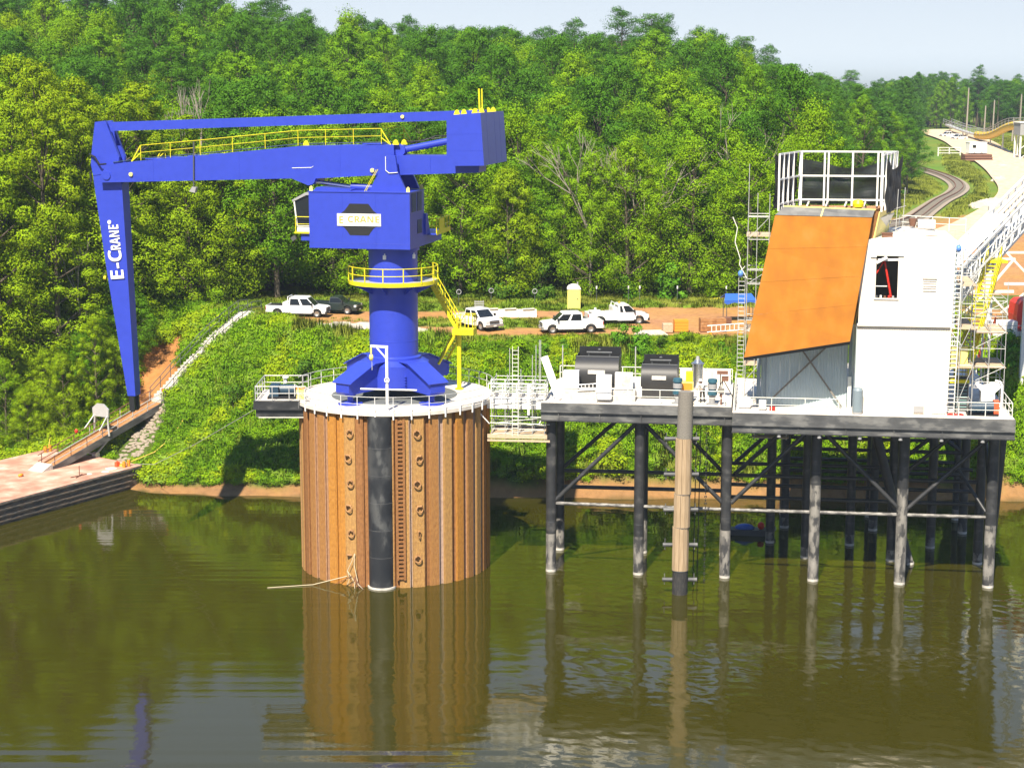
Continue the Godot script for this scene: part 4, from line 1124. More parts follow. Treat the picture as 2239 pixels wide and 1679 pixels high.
func make_platform_things() -> void:
	winch(3.15, -2.6, 3.15, 2.9, "wider black winch housing with curved hood nearest to the blue crane")
	winch(7.75, -2.6, 2.6, 2.4, "narrower black winch housing with curved hood, second from the blue crane")
	var cb := one("concrete_plinth", MB.new().span(V(0.7, 12.9, -1.4), V(6.1, 13.68, -0.2)), M.concrete, "long pale plinth under the white cabinets on the left platform", "plinth", trestle)
	box_thing("electrical_cabinet", "plain white electrical cabinet left of the wider winch housing", "cabinet", trestle * at(1.38, 13.68, -0.7), V(1.12, 1.35, 0.6), M.white_plain, true, "white cabinets on the platform")
	box_thing("electrical_cabinet", "cream electrical cabinet standing in front of the wider winch housing", "cabinet", trestle * at(3.86, 13.05, 0.2), V(1.1, 1.85, 0.5), M.white_plain, true, "white cabinets on the platform")
	var c3 := box_thing("electrical_cabinet", "white cabinet with wrinkled plastic sheet between the two winch housings", "cabinet", trestle * at(5.25, 13.68, -0.6), V(1.28, 1.28, 0.55), M.white_plain, false, "white cabinets on the platform")
	part(c3, "plastic_sheet", MB.new().prism(P2([[-0.15, 0.35], [0.4, 0.3], [0.55, 1.0], [0.3, 1.1], [-0.1, 1.05]]), 0.276, 0.30), M.concrete)
	box_thing("electrical_cabinet", "low white cabinet at the left foot of the narrower winch housing", "cabinet", trestle * at(6.15, 12.9, -2.0), V(0.7, 1.5, 0.8), M.white_plain, true, "white cabinets on the platform")
	var gr := thing("white_ladder", "white ladder lying on edge in front of the wider winch housing", "ladder", trestle)
	ladder(gr, "frame", V(1.9, 13.86, -0.1), V(3.3, 13.98, -0.1), Vector3.UP, M.white_plain, 0.42, 0.27, 0.04)
	# leaning timber board by the gangway
	one("leaning_board", MB.new().bar(V(0.55, 12.95, -0.2), V(-0.65, 16.0, -0.8), 0.55, 0.08, Vector3.BACK), M.white_plain, "long white board leaning over the railing at the platform corner", "board", trestle)
	# low white wall and tanks at the back right
	one("spill_wall", MB.new().span(V(9.0, 12.9, -8.6), V(12.9, 14.1, -8.3)), M.deck_white, "low white wall along the back of the left platform", "wall", trestle)
	var sl := thing("steel_vessel", "upright shiny steel vessel behind the orange box on the left platform", "vessel", trestle * at(10.42, 12.9, -6.0))
	part(sl, "shell", MB.new().lathe(Vector3.ZERO, P2([[0.0, 0.0], [0.42, 0.0], [0.42, 1.95], [0.5, 1.98], [0.5, 2.05], [0.34, 2.12], [0.2, 2.3], [0.0, 2.34]]), 24), M.chrome)
	part(sl, "cap", MB.new().tube(V(0, 2.3, 0), V(0, 2.55, 0), 0.16, 0.12, 12), M.galvanised)
	for k in 2:
		var m := thing("vertical_pump", ["teal vertical pump at the foot of the narrower winch housing", "teal vertical pump right of the mooring pile head"][k], "pump", trestle * at(9.2 + 2.5 * k, 12.9, 0.1), "teal vertical pumps on the platform")
		part(m, "base", MB.new().lathe(Vector3.ZERO, P2([[0.0, 0.0], [0.42, 0.0], [0.42, 0.06], [0.2, 0.1], [0.22, 0.5], [0.28, 0.7], [0.0, 0.7]]), 16), M.grey)
		part(m, "motor_body", MB.new().lathe(Vector3.ZERO, P2([[0.0, 0.7], [0.36, 0.7], [0.36, 0.95], [0.29, 1.0], [0.29, 1.6], [0.36, 1.62], [0.33, 1.85], [0.0, 1.9]]), 18), M.motor_teal)
		part(m, "sleeve", MB.new().lathe(Vector3.ZERO, P2([[0.0, 1.15], [0.34, 1.15], [0.34, 1.5], [0.0, 1.5]]), 18), M.grey)
	var ob := thing("tool_chest", "yellow and orange wooden chest behind the mooring pile head", "chest", trestle * at(10.0, 12.9, -0.9))
	part(ob, "body", MB.new().span(V(-0.6, 0, -0.4), V(0.3, 1.5, 0.4)), M.cream_yellow)
	part(ob, "front", MB.new().span(V(-0.55, 0.75, 0.4), V(0.25, 1.4, 0.43)), M.orange)
	part(ob, "top_box", MB.new().span(V(-0.25, 1.5, -0.3), V(0.25, 2.2, 0.3)), M.yellow)
	worker(Vector3(10.95, 12.9, -0.7))
	var tp := thing("survey_tripod", "red pipe-threading stand on tripod legs at the back of the left platform", "tripod", trestle * at(12.4, 12.9, -3.2))
	part(tp, "head", MB.new().span(V(-0.45, 1.7, -0.2), V(0.35, 1.9, 0.2)).span(V(-0.1, 1.2, -0.25), V(0.4, 1.5, 0.25)), M.brown)
	for k in 3: part(tp, "leg", MB.new().tube(V(0, 1.3, 0), V(0.8 * cos(k * 2.1 + 0.3), 0, 0.8 * sin(k * 2.1 + 0.3)), 0.035, -1, 6), M.black)
	part(tp, "pole", MB.new().tube(V(-0.2, 0, 0), V(-0.2, 1.7, 0), 0.04, -1, 6), M.black)
	var ps := thing("pedestal_box", "brown junction box on a short post near the step of the platforms", "junction box", trestle * at(12.35, 12.9, 0.2))
	part(ps, "post", MB.new().tube(V(0, 0, 0), V(0, 0.85, 0), 0.06, -1, 8), M.brown)
	part(ps, "box", MB.new().span(V(-0.22, 0.85, -0.12), V(0.22, 1.2, 0.12)), M.timber_grey)

# a workman bending over behind the chest, in white shirt and dark trousers
func worker(p: Vector3) -> void:
	var t := thing("person", "person in white shirt and dark trousers bending forward beside the orange chest", "person", trestle * Transform3D(Basis(), p))
	var bones := [
		[V(-0.10, 0.05, 0.0), V(-0.10, 0.48, 0.05), 0.055, 0.065], [V(-0.10, 0.48, 0.05), V(-0.09, 0.92, -0.02), 0.07, 0.095],
		[V(0.16, 0.05, -0.12), V(0.14, 0.48, -0.03), 0.055, 0.065], [V(0.14, 0.48, -0.03), V(0.09, 0.92, -0.02), 0.07, 0.095],
		[V(-0.10, 0.04, 0.0), V(-0.12, 0.03, 0.17), 0.05, 0.045], [V(0.16, 0.04, -0.12), V(0.17, 0.03, 0.05), 0.05, 0.045],
		[V(-0.07, 0.95, -0.02), V(0.07, 0.95, -0.02), 0.12, 0.12]]
	var shirt := [[V(0, 1.0, 0.0), V(-0.10, 1.38, 0.22), 0.15, 0.16], [V(-0.27, 1.38, 0.24), V(0.07, 1.42, 0.24), 0.10, 0.10],
		[V(-0.29, 1.38, 0.25), V(-0.38, 1.12, 0.36), 0.065, 0.055], [V(0.09, 1.42, 0.25), V(0.02, 1.14, 0.42), 0.065, 0.055]]
	var skin := [[V(-0.38, 1.12, 0.36), V(-0.34, 0.9, 0.5), 0.045, 0.035], [V(0.02, 1.14, 0.42), V(-0.08, 0.92, 0.55), 0.045, 0.035], [V(-0.10, 1.44, 0.26), V(-0.12, 1.52, 0.34), 0.06, 0.06], [V(-0.12, 1.56, 0.37), V(-0.13, 1.62, 0.40), 0.10, 0.095]]
	var body := MB.new()
	var cols := [Color(0.03, 0.028, 0.03), Color(0.75, 0.74, 0.72), Color(0.42, 0.25, 0.17)]
	blob(body, bones, shirt, skin, cols)
	for s in [-0.34, -0.08]:   # fingers
		for k in 5:
			body.col = cols[2]
			var o := V(s + (k - 2) * 0.02, 0.9 if s < -0.2 else 0.92, 0.5 if s < -0.2 else 0.55)
			body.tube(o, o + V((k - 2) * 0.012, -0.06 - 0.01 * (2 - absi(k - 2)), 0.03), 0.009, 0.007, 5)
	var m := StandardMaterial3D.new()
	m.resource_name = "cloth_and_skin"
	m.vertex_color_use_as_albedo = true
	m.roughness = 0.85
	part(t, "body", body, m)
	part(t, "hard_hat", MB.new().lathe(V(-0.13, 1.64, 0.40), P2([[0.15, 0.0], [0.12, 0.02], [0.115, 0.09], [0.07, 0.14], [0.0, 0.155]]), 14), M.white_plain)

# one continuous skin over tapered bones (surface nets)
func blob(mb: MB, a: Array, b: Array, c: Array, cols: Array) -> void:
	var all := a + b + c
	var lo := V(-0.62, -0.06, -0.32)
	var cell := 0.024
	var nx := 44; var ny := 78; var nz := 42
	var f := PackedFloat32Array()
	f.resize(nx * ny * nz)
	for z in nz:
		for y in ny:
			for x in nx:
				var p := lo + V(x, y, z) * cell
				var s := 0.0
				for q in all:
					var d: Vector3 = q[1] - q[0]
					var t := clampf((p - q[0]).dot(d) / d.length_squared(), 0.0, 1.0)
					s += exp(-55.0 * (p.distance_to(q[0] + d * t) - lerpf(q[2], q[3], t)))
				f[(z * ny + y) * nx + x] = -log(maxf(s, 1e-30)) / 55.0
	var vert := {}
	var col := {}
	for z in nz - 1:
		for y in ny - 1:
			for x in nx - 1:
				var sum := Vector3.ZERO
				var cnt := 0
				for e in [[0, 0, 0, 1, 0, 0], [0, 0, 0, 0, 1, 0], [0, 0, 0, 0, 0, 1], [1, 0, 0, 1, 1, 0], [1, 0, 0, 1, 0, 1], [0, 1, 0, 1, 1, 0], [0, 1, 0, 0, 1, 1], [0, 0, 1, 1, 0, 1], [0, 0, 1, 0, 1, 1], [1, 1, 0, 1, 1, 1], [1, 0, 1, 1, 1, 1], [0, 1, 1, 1, 1, 1]]:
					var va := f[((z + e[2]) * ny + y + e[1]) * nx + x + e[0]]
					var vb := f[((z + e[5]) * ny + y + e[4]) * nx + x + e[3]]
					if (va < 0.0) != (vb < 0.0):
						sum += V(x, y, z) + V(e[0], e[1], e[2]).lerp(V(e[3], e[4], e[5]), va / (va - vb))
						cnt += 1
				if cnt:
					var p := lo + sum / cnt * cell
					vert[Vector3i(x, y, z)] = p
					var best := 9.0
					for g in 3:
						for q in [a, b, c][g]:
							var d: Vector3 = q[1] - q[0]
							var t := clampf((p - q[0]).dot(d) / d.length_squared(), 0.0, 1.0)
							var di: float = p.distance_to(q[0] + d * t) - lerpf(q[2], q[3], t)
							if di < best:
								best = di
								col[Vector3i(x, y, z)] = cols[g]
	for k in vert:
		for ax in 3:
			var i: Vector3i = k
			var u := Vector3i.ZERO; u[(ax + 1) % 3] = 1
			var w := Vector3i.ZERO; w[(ax + 2) % 3] = 1
			var d := Vector3i.ZERO; d[ax] = 1
			if not (vert.has(i - u) and vert.has(i - w) and vert.has(i - u - w)): continue
			var j := i + d
			if j.x >= nx or j.y >= ny or j.z >= nz: continue
			var f0 := f[(i.z * ny + i.y) * nx + i.x]
			var f1 := f[(j.z * ny + j.y) * nx + j.x]
			if (f0 < 0.0) == (f1 < 0.0): continue
			mb.col = col[k]
			mb.quad(vert[i], vert[i - u], vert[i - u - w], vert[i - w], Vector3(d) * (1.0 if f0 < f1 else -1.0))

# ------------------------------------------------------------------ scaffolds
func scaffold(t: Node3D, xs: Array, zs: Array, y0: float, tops: Array, levels: Array, planks: Array) -> void:
	var i := 0
	for x in xs:
		for z in zs:
			part(t, "standard", MB.new().tube(V(x, y0, z), V(x, tops[i % tops.size()], z), 0.03, -1, 6), M.galvanised)
			i += 1
	for h in levels:
		for z in zs: part(t, "ledger", MB.new().tube(V(xs[0], h, z), V(xs[-1], h, z), 0.027, -1, 6), M.galvanised)
		for x in xs: part(t, "transom", MB.new().tube(V(x, h + 0.06, zs[0]), V(x, h + 0.06, zs[-1]), 0.027, -1, 6), M.galvanised)
	for h in planks:
		var k := 0
		var z: float = zs[0]
		while z < zs[-1] - 0.2:
			part(t, "plank", MB.new().span(V(xs[0] - 0.1, h + 0.1, z + 0.02), V(xs[-1] + 0.1, h + 0.16, z + 0.26)), M.plank)
			z += 0.28
			k += 1
	for q in levels.size() - 1:
		if q % 2 == 0: part(t, "diagonal", MB.new().tube(V(xs[0], levels[q], zs[-1] + 0.04), V(xs[-1], levels[q + 1], zs[-1] + 0.04), 0.025, -1, 6), M.galvanised)

func make_gangway() -> void:
	# bridge between the cell and the left platform, wrapped in scaffolding
	var g := thing("footbridge", "short white footbridge between the rusty cell and the winch platform", "footbridge", at(-1.55, 12.9, -130.2, -6.0))
	part(g, "deck", MB.new().span(V(-0.2, -0.25, -0.9), V(4.2, -0.05, 0.9)), M.deck_white)
	for z in [-0.9, 0.9]:
		part(g, "side_beam", MB.new().span(V(-0.2, -0.75, z - 0.06), V(4.2, 0.0, z + 0.06)), M.white_plain)
		for i in 6: part(g, "stiffener", MB.new().span(V(0.1 + 0.75 * i, -0.72, z + 0.06), V(0.15 + 0.75 * i, -0.03, z + 0.14)), M.white_plain)
		railing(g, [V(-0.1, 0, z), V(4.1, 0, z)], M.white_plain, 1.1, 0.04, 1.0, true)
	var t := thing("tube_scaffold", "white tube scaffold hung around the footbridge beside the rusty cell", "scaffold", at(-1.5, 10.0, -128.4, -6.0))
	scaffold(t, [0.0, 1.0, 2.0, 3.0, 3.9], [-3.2, -1.6, 0.0], 0.0, [4.4, 3.6, 4.2, 6.3, 4.6, 3.4, 4.0, 5.0], [0.4, 0.8, 1.2, 1.7, 2.6, 3.1, 3.5, 3.9, 4.2], [0.3])
	part(t, "side_board", MB.new().span(V(-0.3, 0.12, 0.05), V(4.1, 0.42, 0.1)), M.plank)
	part(t, "toe_board", MB.new().span(V(-0.3, -0.12, 0.02), V(4.3, 0.02, 0.14)), M.plank)
	for h in [1.25, 1.75]: part(t, "ledger", MB.new().tube(V(-0.1, h, 0.06), V(4.3, h - 0.05, 0.06), 0.04, -1, 6), M.galvanised)
	ladder(t, "ladder", V(1.75, 0.3, 0.1), V(1.75, 6.9, -0.1), Vector3.RIGHT, M.pale_paint, 0.42, 0.3)
	part(t, "drain_pipe", MB.new().tube(V(2.75, 1.9, 0.2), V(2.75, 4.2, 0.2), 0.1, -1, 10), M.white_plain)
	part(t, "brace", MB.new().tube(V(3.5, 1.2, 0.15), V(4.9, 3.9, 0.1), 0.05, -1, 6), M.white_plain)
	part(t, "brace", MB.new().tube(V(-0.15, 1.2, 0.15), V(-1.2, 2.5, 0.6), 0.05, -1, 6), M.white_plain)
	for p in [[3.0, 6.6], [3.25, 7.0], [3.35, 7.0]]: part(t, "standard", MB.new().tube(V(p[0], 2.6, -2.9), V(p[0], p[1], -2.9), 0.032, -1, 6), M.galvanised)

# ------------------------------------------------------------------ hopper and tower
func make_tower() -> void:
	var t := thing("transfer_tower", "white clad transfer tower with open window standing right of the rusty hopper", "tower", trestle)
	var zf := 2.0
	# upper storey: front wall round a real opening, side walls, back, floor, gable roof
	var X0 := 21.8; var X1 := 28.3; var Y0 := 19.2; var Y1 := 25.0; var zb := -6.5
	var wl := part(t, "upper_wall", MB.new().span(V(X0, Y0, zf - 0.15), V(22.9, Y1, zf)).span(V(24.4, Y0, zf - 0.15), V(X1, Y1, zf)).span(V(22.9, Y0, zf - 0.15), V(24.4, 21.05, zf)).span(V(22.9, 24.0, zf - 0.15), V(24.4, Y1, zf)).prism(P2([[X0, Y1], [X1, Y1], [25.6, 25.3]]), zf - 0.15, zf), M.wall_white)
	part(t, "side_wall", MB.new().span(V(X0, Y0, zb), V(X0 + 0.15, Y1, zf - 0.15)), M.wall_blue)
	part(t, "side_wall", MB.new().span(V(X1 - 0.15, Y0, zb), V(X1, Y1, zf - 0.15)), M.wall_blue)
	part(t, "back_wall", MB.new().span(V(X0 + 0.15, Y0, zb), V(X1 - 0.15, Y1, zb + 0.15)), M.wall_white)
	part(t, "floor", MB.new().span(V(X0 + 0.15, Y0, zb + 0.15), V(X1 - 0.15, Y0 + 0.15, zf - 0.15)), M.dark_grey)
	var rf := part(t, "roof", MB.new().prism(P2([[X0 - 0.1, Y1], [25.6, 25.31], [X1 + 0.1, Y1], [X1 + 0.1, Y1 + 0.05], [25.6, 25.37], [X0 - 0.1, Y1 + 0.05]]), zb - 0.1, zf + 0.01), M.wall_white)
	part(rf, "ridge_strip", MB.new().bar(V(26.3, 25.34, 1.0), V(27.2, 25.2, -0.6), 0.12, 0.04), M.plank)
	part(t, "ledge", MB.new().span(V(X0 - 0.08, Y0 - 0.12, zf - 0.2), V(X1 + 0.08, Y0 + 0.02, zf + 0.12)), M.wall_white)
	# window opening: lintel, frame, props and clutter inside
	var wd := part(t, "window_opening", MB.new().span(V(22.86, 24.0, zf), V(24.75, 24.12, zf + 0.1)).span(V(22.5, 23.9, zf), V(22.9, 24.05, zf + 0.1)), M.pale_paint)
	part(wd, "sill", MB.new().span(V(22.8, 20.95, zf - 0.2), V(24.5, 21.05, zf + 0.08)), M.wall_white)
	part(wd, "beam", MB.new().bar(V(22.95, 23.5, zf - 0.2), V(23.6, 23.9, zf + 0.1), 0.2, 0.2).bar(V(23.0, 23.7, zf - 0.1), V(24.7, 23.75, zf - 0.1), 0.16, 0.16), M.white_plain)
	part(wd, "red_prop", MB.new().tube(V(23.5, 23.6, zf - 0.5), V(24.0, 21.1, zf - 0.45), 0.08, -1, 10).tube(V(23.45, 23.6, zf - 0.5), V(22.95, 22.7, zf - 0.5), 0.06, -1, 8), M.red)
	part(wd, "bar", MB.new().tube(V(22.9, 21.85, zf - 0.2), V(23.7, 21.85, zf - 0.2), 0.04, -1, 6), M.pale_paint)
	for k in 5: part(wd, "tool", MB.new().box(V(23.0 + 0.28 * k, 21.13, zf - 0.1), V(0.14, 0.16 + 0.05 * (k % 2), 0.12)), [M.dark_grey, M.pale_paint, M.brown, M.red, M.grey][k])
	var vt := part(t, "vent", MB.new().span(V(26.1, 22.45, zf), V(27.05, 22.53, zf + 0.12)), M.wall_white)
	for k in 5: part(vt, "louvre", MB.new().box(V(26.58, 22.3 - 0.17 * k, zf + 0.03), V(0.9, 0.05, 0.08), Basis(Vector3.RIGHT, 0.5)), M.wall_white)
	part(t, "corner_trim", MB.new().span(V(X1 - 0.02, Y0, zf - 0.3), V(X1 + 0.06, Y1, zf + 0.03)), M.wall_blue)
	# lower storey of upright sheets
	for k in 8:
		var x0 := 21.75 + 0.8 * k
		var sh := MB.new()
		var pr := []
		for q in 5:
			pr.append_array([Vector2(q * 0.16, 0.0), Vector2(q * 0.16 + 0.05, 0.0), Vector2(q * 0.16 + 0.07, 0.03), Vector2(q * 0.16 + 0.12, 0.03), Vector2(q * 0.16 + 0.14, 0.0)])
		pr.append_array([Vector2(0.795, 0.0), Vector2(0.795, -0.06), Vector2(0.0, -0.06)])
		sh.prism(pr, 0.0, 6.2, Transform3D(Basis(V(1, 0, 0), V(0, 0, 1), V(0, 1, 0)), V(x0, 12.9, zf - 0.1)))
		part(t, "wall_sheet", sh, M.wall_white)
	part(t, "lower_side_wall", MB.new().span(V(21.7, 12.9, zb), V(21.85, Y0, zf - 0.2)), M.wall_blue)
	part(t, "lower_side_wall", MB.new().span(V(28.0, 12.9, zb), V(28.15, Y0, zf - 0.2)), M.wall_blue)
	part(t, "lower_back_wall", MB.new().span(V(21.85, 12.9, zb), V(28.0, Y0, zb + 0.15)), M.wall_white)
	part(t, "wall_vent", MB.new().span(V(25.8, 13.05, zf), V(26.5, 13.45, zf + 0.05)), M.grey)
	# recessed bay under the hopper: corrugated pale blue sheets, columns, cross brace
	for k in 9:
		var x0 := 15.15 + 0.68 * k
		var pr := []
		for q in 3:
			pr.append_array([Vector2(q * 0.225, 0.0), Vector2(q * 0.225 + 0.1, 0.0), Vector2(q * 0.225 + 0.13, 0.045), Vector2(q * 0.225 + 0.19, 0.045)])
		pr.append_array([Vector2(0.675, 0.0), Vector2(0.675, -0.05), Vector2(0.0, -0.05)])
		part(t, "corrugated_sheet", MB.new().prism(pr, 0.0, 6.6, Transform3D(Basis(V(1, 0, 0), V(0, 0, 1), V(0, 1, 0)), V(x0, 12.9, 0.05))), M.wall_blue)
	part(t, "column", MB.new().span(V(14.85, 12.88, -0.1), V(15.12, 19.5, 0.3)), M.trim_grey)
	part(t, "column", MB.new().span(V(21.3, 15.2, 0.2), V(21.52, 19.5, 0.45)), M.trim_grey)
	part(t, "column_foot", MB.new().span(V(21.28, 12.88, 0.19), V(21.54, 15.2, 0.47)), M.pale_paint)
	part(t, "trim", MB.new().span(V(15.45, 12.9, 0.1), V(15.55, 18.6, 0.17)), M.trim_grey)
	part(t, "cross_brace", MB.new().bar(V(15.9, 13.4, 0.35), V(20.6, 18.2, 0.35), 0.08, 0.12), M.timber_grey)
	part(t, "cross_brace", MB.new().bar(V(17.2, 18.2, 0.43), V(20.9, 13.0, 0.43), 0.08, 0.12), M.timber_grey)
	# pale hopper-side wall behind the left column
	part(t, "left_wall", MB.new().span(V(14.9, 12.9, -6.3), V(15.05, 19.0, -0.1)), M.wall_blue)
	# the hopper with its rusty spill plate
	var h := thing("unloading_hopper", "big hopper with slanting bright rusty spill plate on the tower's left", "hopper", trestle)
	var tl := V(15.85, 26.72, 2.0); var trr := V(22.52, 26.62, 2.0); var bl := V(13.93, 16.95, 3.9); var br := V(21.2, 18.12, 3.2)
	var cuts := [0.0, 0.235, 0.47, 0.70, 1.0]
	for k in 4:   # four courses of plate welded edge to edge
		var f0: float = cuts[k] + 0.0006
		var f1: float = cuts[k + 1] - 0.0006
		slab(h, "spill_plate", [tl.lerp(bl, f0), trr.lerp(br, f0), trr.lerp(br, f1), tl.lerp(bl, f1)], 0.10, M.rust_plate, "bright orange rusted spill plate course")
	slab(h, "edge_angle", [bl + V(0, 0, 0.02), br + V(0, 0, 0.02), br + V(0, -0.22, -0.05), bl + V(0, -0.22, -0.05)], 0.14, M.black)
	slab(h, "head_plate", [V(16.5, 27.32, 1.55), V(22.7, 27.12, 1.55), trr + V(0, 0.03, 0.0), tl + V(0, 0.03, 0)], 0.08, M.grey_steel)
	part(h, "rim", MB.new().bar(V(16.45, 27.34, 1.5), V(22.75, 27.14, 1.5), 0.14, 0.08), M.cream_yellow)
	part(h, "seam_bar", MB.new().bar(V(19.0, 26.66, 2.02), V(19.2, 27.24, 1.6), 0.1, 0.05, Vector3.BACK), M.cream_yellow)
	# bin walls behind
	slab(h, "bin_wall", [V(16.3, 27.0, 1.4), V(17.7, 27.0, -4.6), V(18.2, 19.0, -2.6), V(17.2, 19.0, 0.6)], 0.08, M.rust2)
	slab(h, "bin_wall", [V(17.7, 27.0, -4.6), V(24.5, 27.0, -4.6), V(22.2, 19.0, -2.6), V(18.2, 19.0, -2.6)], 0.08, M.rust2)
	slab(h, "bin_wall", [V(24.5, 27.0, -4.6), V(23.0, 27.0, 1.4), V(21.6, 19.0, 0.6), V(22.2, 19.0, -2.6)], 0.08, M.cream_yellow)
	slab(h, "bin_front", [V(16.3, 27.0, 1.4), V(23.0, 27.0, 1.4), V(21.6, 19.0, 0.6), V(17.2, 19.0, 0.6)], 0.08, M.rust4)
	for k in 6: part(h, "grizzly_bar", MB.new().bar(V(16.9 + 1.05 * k, 26.75, 1.3), V(18.2 + 1.05 * k, 26.75, -4.4), 0.1, 0.3), M.concrete if k % 2 == 0 else M.rust2)
	slab(h, "chute", [V(23.0, 26.5, 1.2), V(24.4, 26.6, -3.0), V(23.4, 24.9, -2.5), V(22.5, 24.6, 1.0)], 0.1, M.galvanised)
	# wind screen of three framed panels
	var s := thing("wind_screen", "white framed wind screen with black sheeting round the top of the hopper", "wind screen", trestle)
	var c := [V(16.08, 27.0, 1.2), V(17.67, 27.0, -4.5), V(24.6, 27.0, -4.5), V(23.15, 27.0, 1.2)]
	for k in 3:
		var a: Vector3 = c[k]
		var b: Vector3 = c[k + 1]
		var cols := [[0.0, 0.2, 0.42, 0.66, 0.97], [0.012, 0.25, 0.29, 0.54, 0.80, 0.84, 0.985], [0.05, 0.3, 0.52, 0.75, 0.98]][k] as Array
		for f in cols: part(s, "post", MB.new().box(a.lerp(b, f) + V(0, 1.95, 0), V(0.13, 3.95, 0.13)), M.white_plain)
		var lo := 0.45 if k < 2 else 3.6
		for hh in ([0.42, 2.15, 3.9] if k < 2 else [3.9]): part(s, "rail", MB.new().bar(a + V(0, hh, 0.02), b + V(0, hh, 0.02), 0.1, 0.12), M.white_plain)
		tarp(s, a, b, k)
	for k in 5: part(s, "bollard", MB.new().tube(V(18.2 + 1.35 * k, 26.95, -4.3), V(18.35 + 1.35 * k, 27.3, -4.3), 0.07, -1, 8), M.white_plain)
	for k in 4: part(s, "bollard", MB.new().tube(V(16.25 + 0.32 * k, 26.95, 0.5 - 1.15 * k), V(16.3 + 0.32 * k, 27.25, 0.5 - 1.15 * k), 0.07, -1, 8), M.white_plain)
	one("yellow_bucket", MB.new().lathe(Vector3.ZERO, P2([[0.0, 0.0], [0.38, 0.0], [0.42, 0.25], [0.3, 0.5], [0.0, 0.55]]), 16), M.yellow, "bright yellow drum inside the wind screen on top of the hopper", "drum", trestle * at(21.85, 26.95, -3.9))
	# tank by the tower wall, red can
	var tk := thing("gas_cylinder", "grey upright gas tank in front of the white tower wall", "tank", trestle * at(21.9, 12.88, 2.45))
	part(tk, "shell", MB.new().lathe(Vector3.ZERO, P2([[0.0, 0.15], [0.33, 0.15], [0.36, 0.25], [0.36, 1.7], [0.28, 1.86], [0.0, 1.93]]), 20), M.trim_grey)
	part(tk, "foot_ring", MB.new().lathe(Vector3.ZERO, P2([[0.3, 0.0], [0.34, 0.0], [0.34, 0.2], [0.3, 0.2]]), 20), M.grey)
	one("red_tool_box", MB.new().span(V(-0.2, 0, -0.15), V(0.2, 0.32, 0.15)).span(V(-0.08, 0.32, -0.03), V(0.08, 0.38, 0.03)), M.red, "small red box on the deck below the rusty spill plate", "box", trestle * at(16.0, 12.88, 2.2))
	box_thing("control_box", "small white box beside the red box below the spill plate", "box", trestle * at(15.3, 12.88, 1.7), V(0.5, 0.7, 0.4), M.white_plain)
	box_thing("spreader_box", "white box on the deck corner where the platforms meet", "box", trestle * at(14.0, 12.88, 1.2), V(0.9, 0.8, 0.6), M.deck_white, false)
	# roof-top clutter
	one("roof_crate", MB.new().span(V(-0.3, 0, -0.3), V(0.4, 0.35, 0.3)).span(V(-0.35, 0.35, -0.35), V(0.45, 0.4, 0.35)), M.brown, "brown wooden crate on the ledge right of the spill plate", "crate", trestle * at(23.6, 25.1, 0.9))
	var pt := thing("roof_planter", "red pot-like bin standing on the tower roof", "bin", trestle * at(25.9, 25.5, -5.4))
	part(pt, "bin", MB.new().lathe(Vector3.ZERO, P2([[0.0, 0.0], [0.2, 0.0], [0.32, 0.55], [0.0, 0.55]]), 12), M.brown)
	box_thing("roof_unit", "white box unit on the roof of the tower", "roof unit", trestle * at(26.9, 25.25, -5.6), V(1.2, 0.7, 0.8), M.white_plain)
	var lr := thing("roof_railing", "white guard railing round the back of the tower roof", "railing", trestle)
	railing(lr, [V(25.0, 25.2, -6.3), V(29.8, 25.0, -6.3)], M.pale_paint, 1.0, 0.03, 1.3)
	make_tower_scaffolds()

func slab(parent: Node3D, called: String, q: Array, thick: float, m: Material, label := "") -> void:
	var nn: Vector3 = (q[1] - q[0]).cross(q[3] - q[0]).normalized() * thick
	var mb := MB.new()
	var mid: Vector3 = (q[0] + q[1] + q[2] + q[3]) * 0.25
	mb.quad(q[0], q[1], q[2], q[3], -nn)
	mb.quad(q[0] + nn, q[1] + nn, q[2] + nn, q[3] + nn, nn)
	for i in 4:
		var a: Vector3 = q[i]
		var b: Vector3 = q[(i + 1) % 4]
		mb.quad(a, b, b + nn, a + nn, (a + b) * 0.5 - mid)
	part(parent, called, mb, m, label)

func tarp(s: Node3D, a: Vector3, b: Vector3, k: int) -> void:
	var mb := MB.new()
	var nx := 36
	var ny := 14
	var back := Vector3.UP.cross(b - a).normalized() * (0.12 if k != 1 else 0.14)
	if k == 1: back = V(0, 0, -0.22)
	if k == 2: back = V(0.3, 0, 0.0)
	if k == 0: back = V(-0.3, 0, 0)
	var g := []
	for j in ny + 1:
		for i in nx + 1:
			var u := float(i) / nx
			var v := float(j) / ny
			var sag: float = [3.8, 3.35 - 0.55 * sin(u * PI * 0.95) + 0.1 * sin(u * 9.0), 3.7 - 0.9 * sin(u * PI)][k]
			var y := lerpf(-0.15 if k == 2 else 0.1, sag, v)
			var bulge := 0.05 * sin(u * 14.0 + v * 9.0) + 0.05 * sin(v * 13.0 - u * 7.0 + k) + 0.04 * sin(u * 31.0)
			g.append(a.lerp(b, u) + V(0, y, 0) + back * (1.0 + bulge * 3.0))
	for j in ny:
		for i in nx:
			var p := j * (nx + 1) + i
			mb.quad(g[p], g[p + 1], g[p + nx + 2], g[p + nx + 1], V(0, 0, 1))
	part(s, "sheeting", mb, M.tarp_mesh if k == 1 else M.tarp_black)

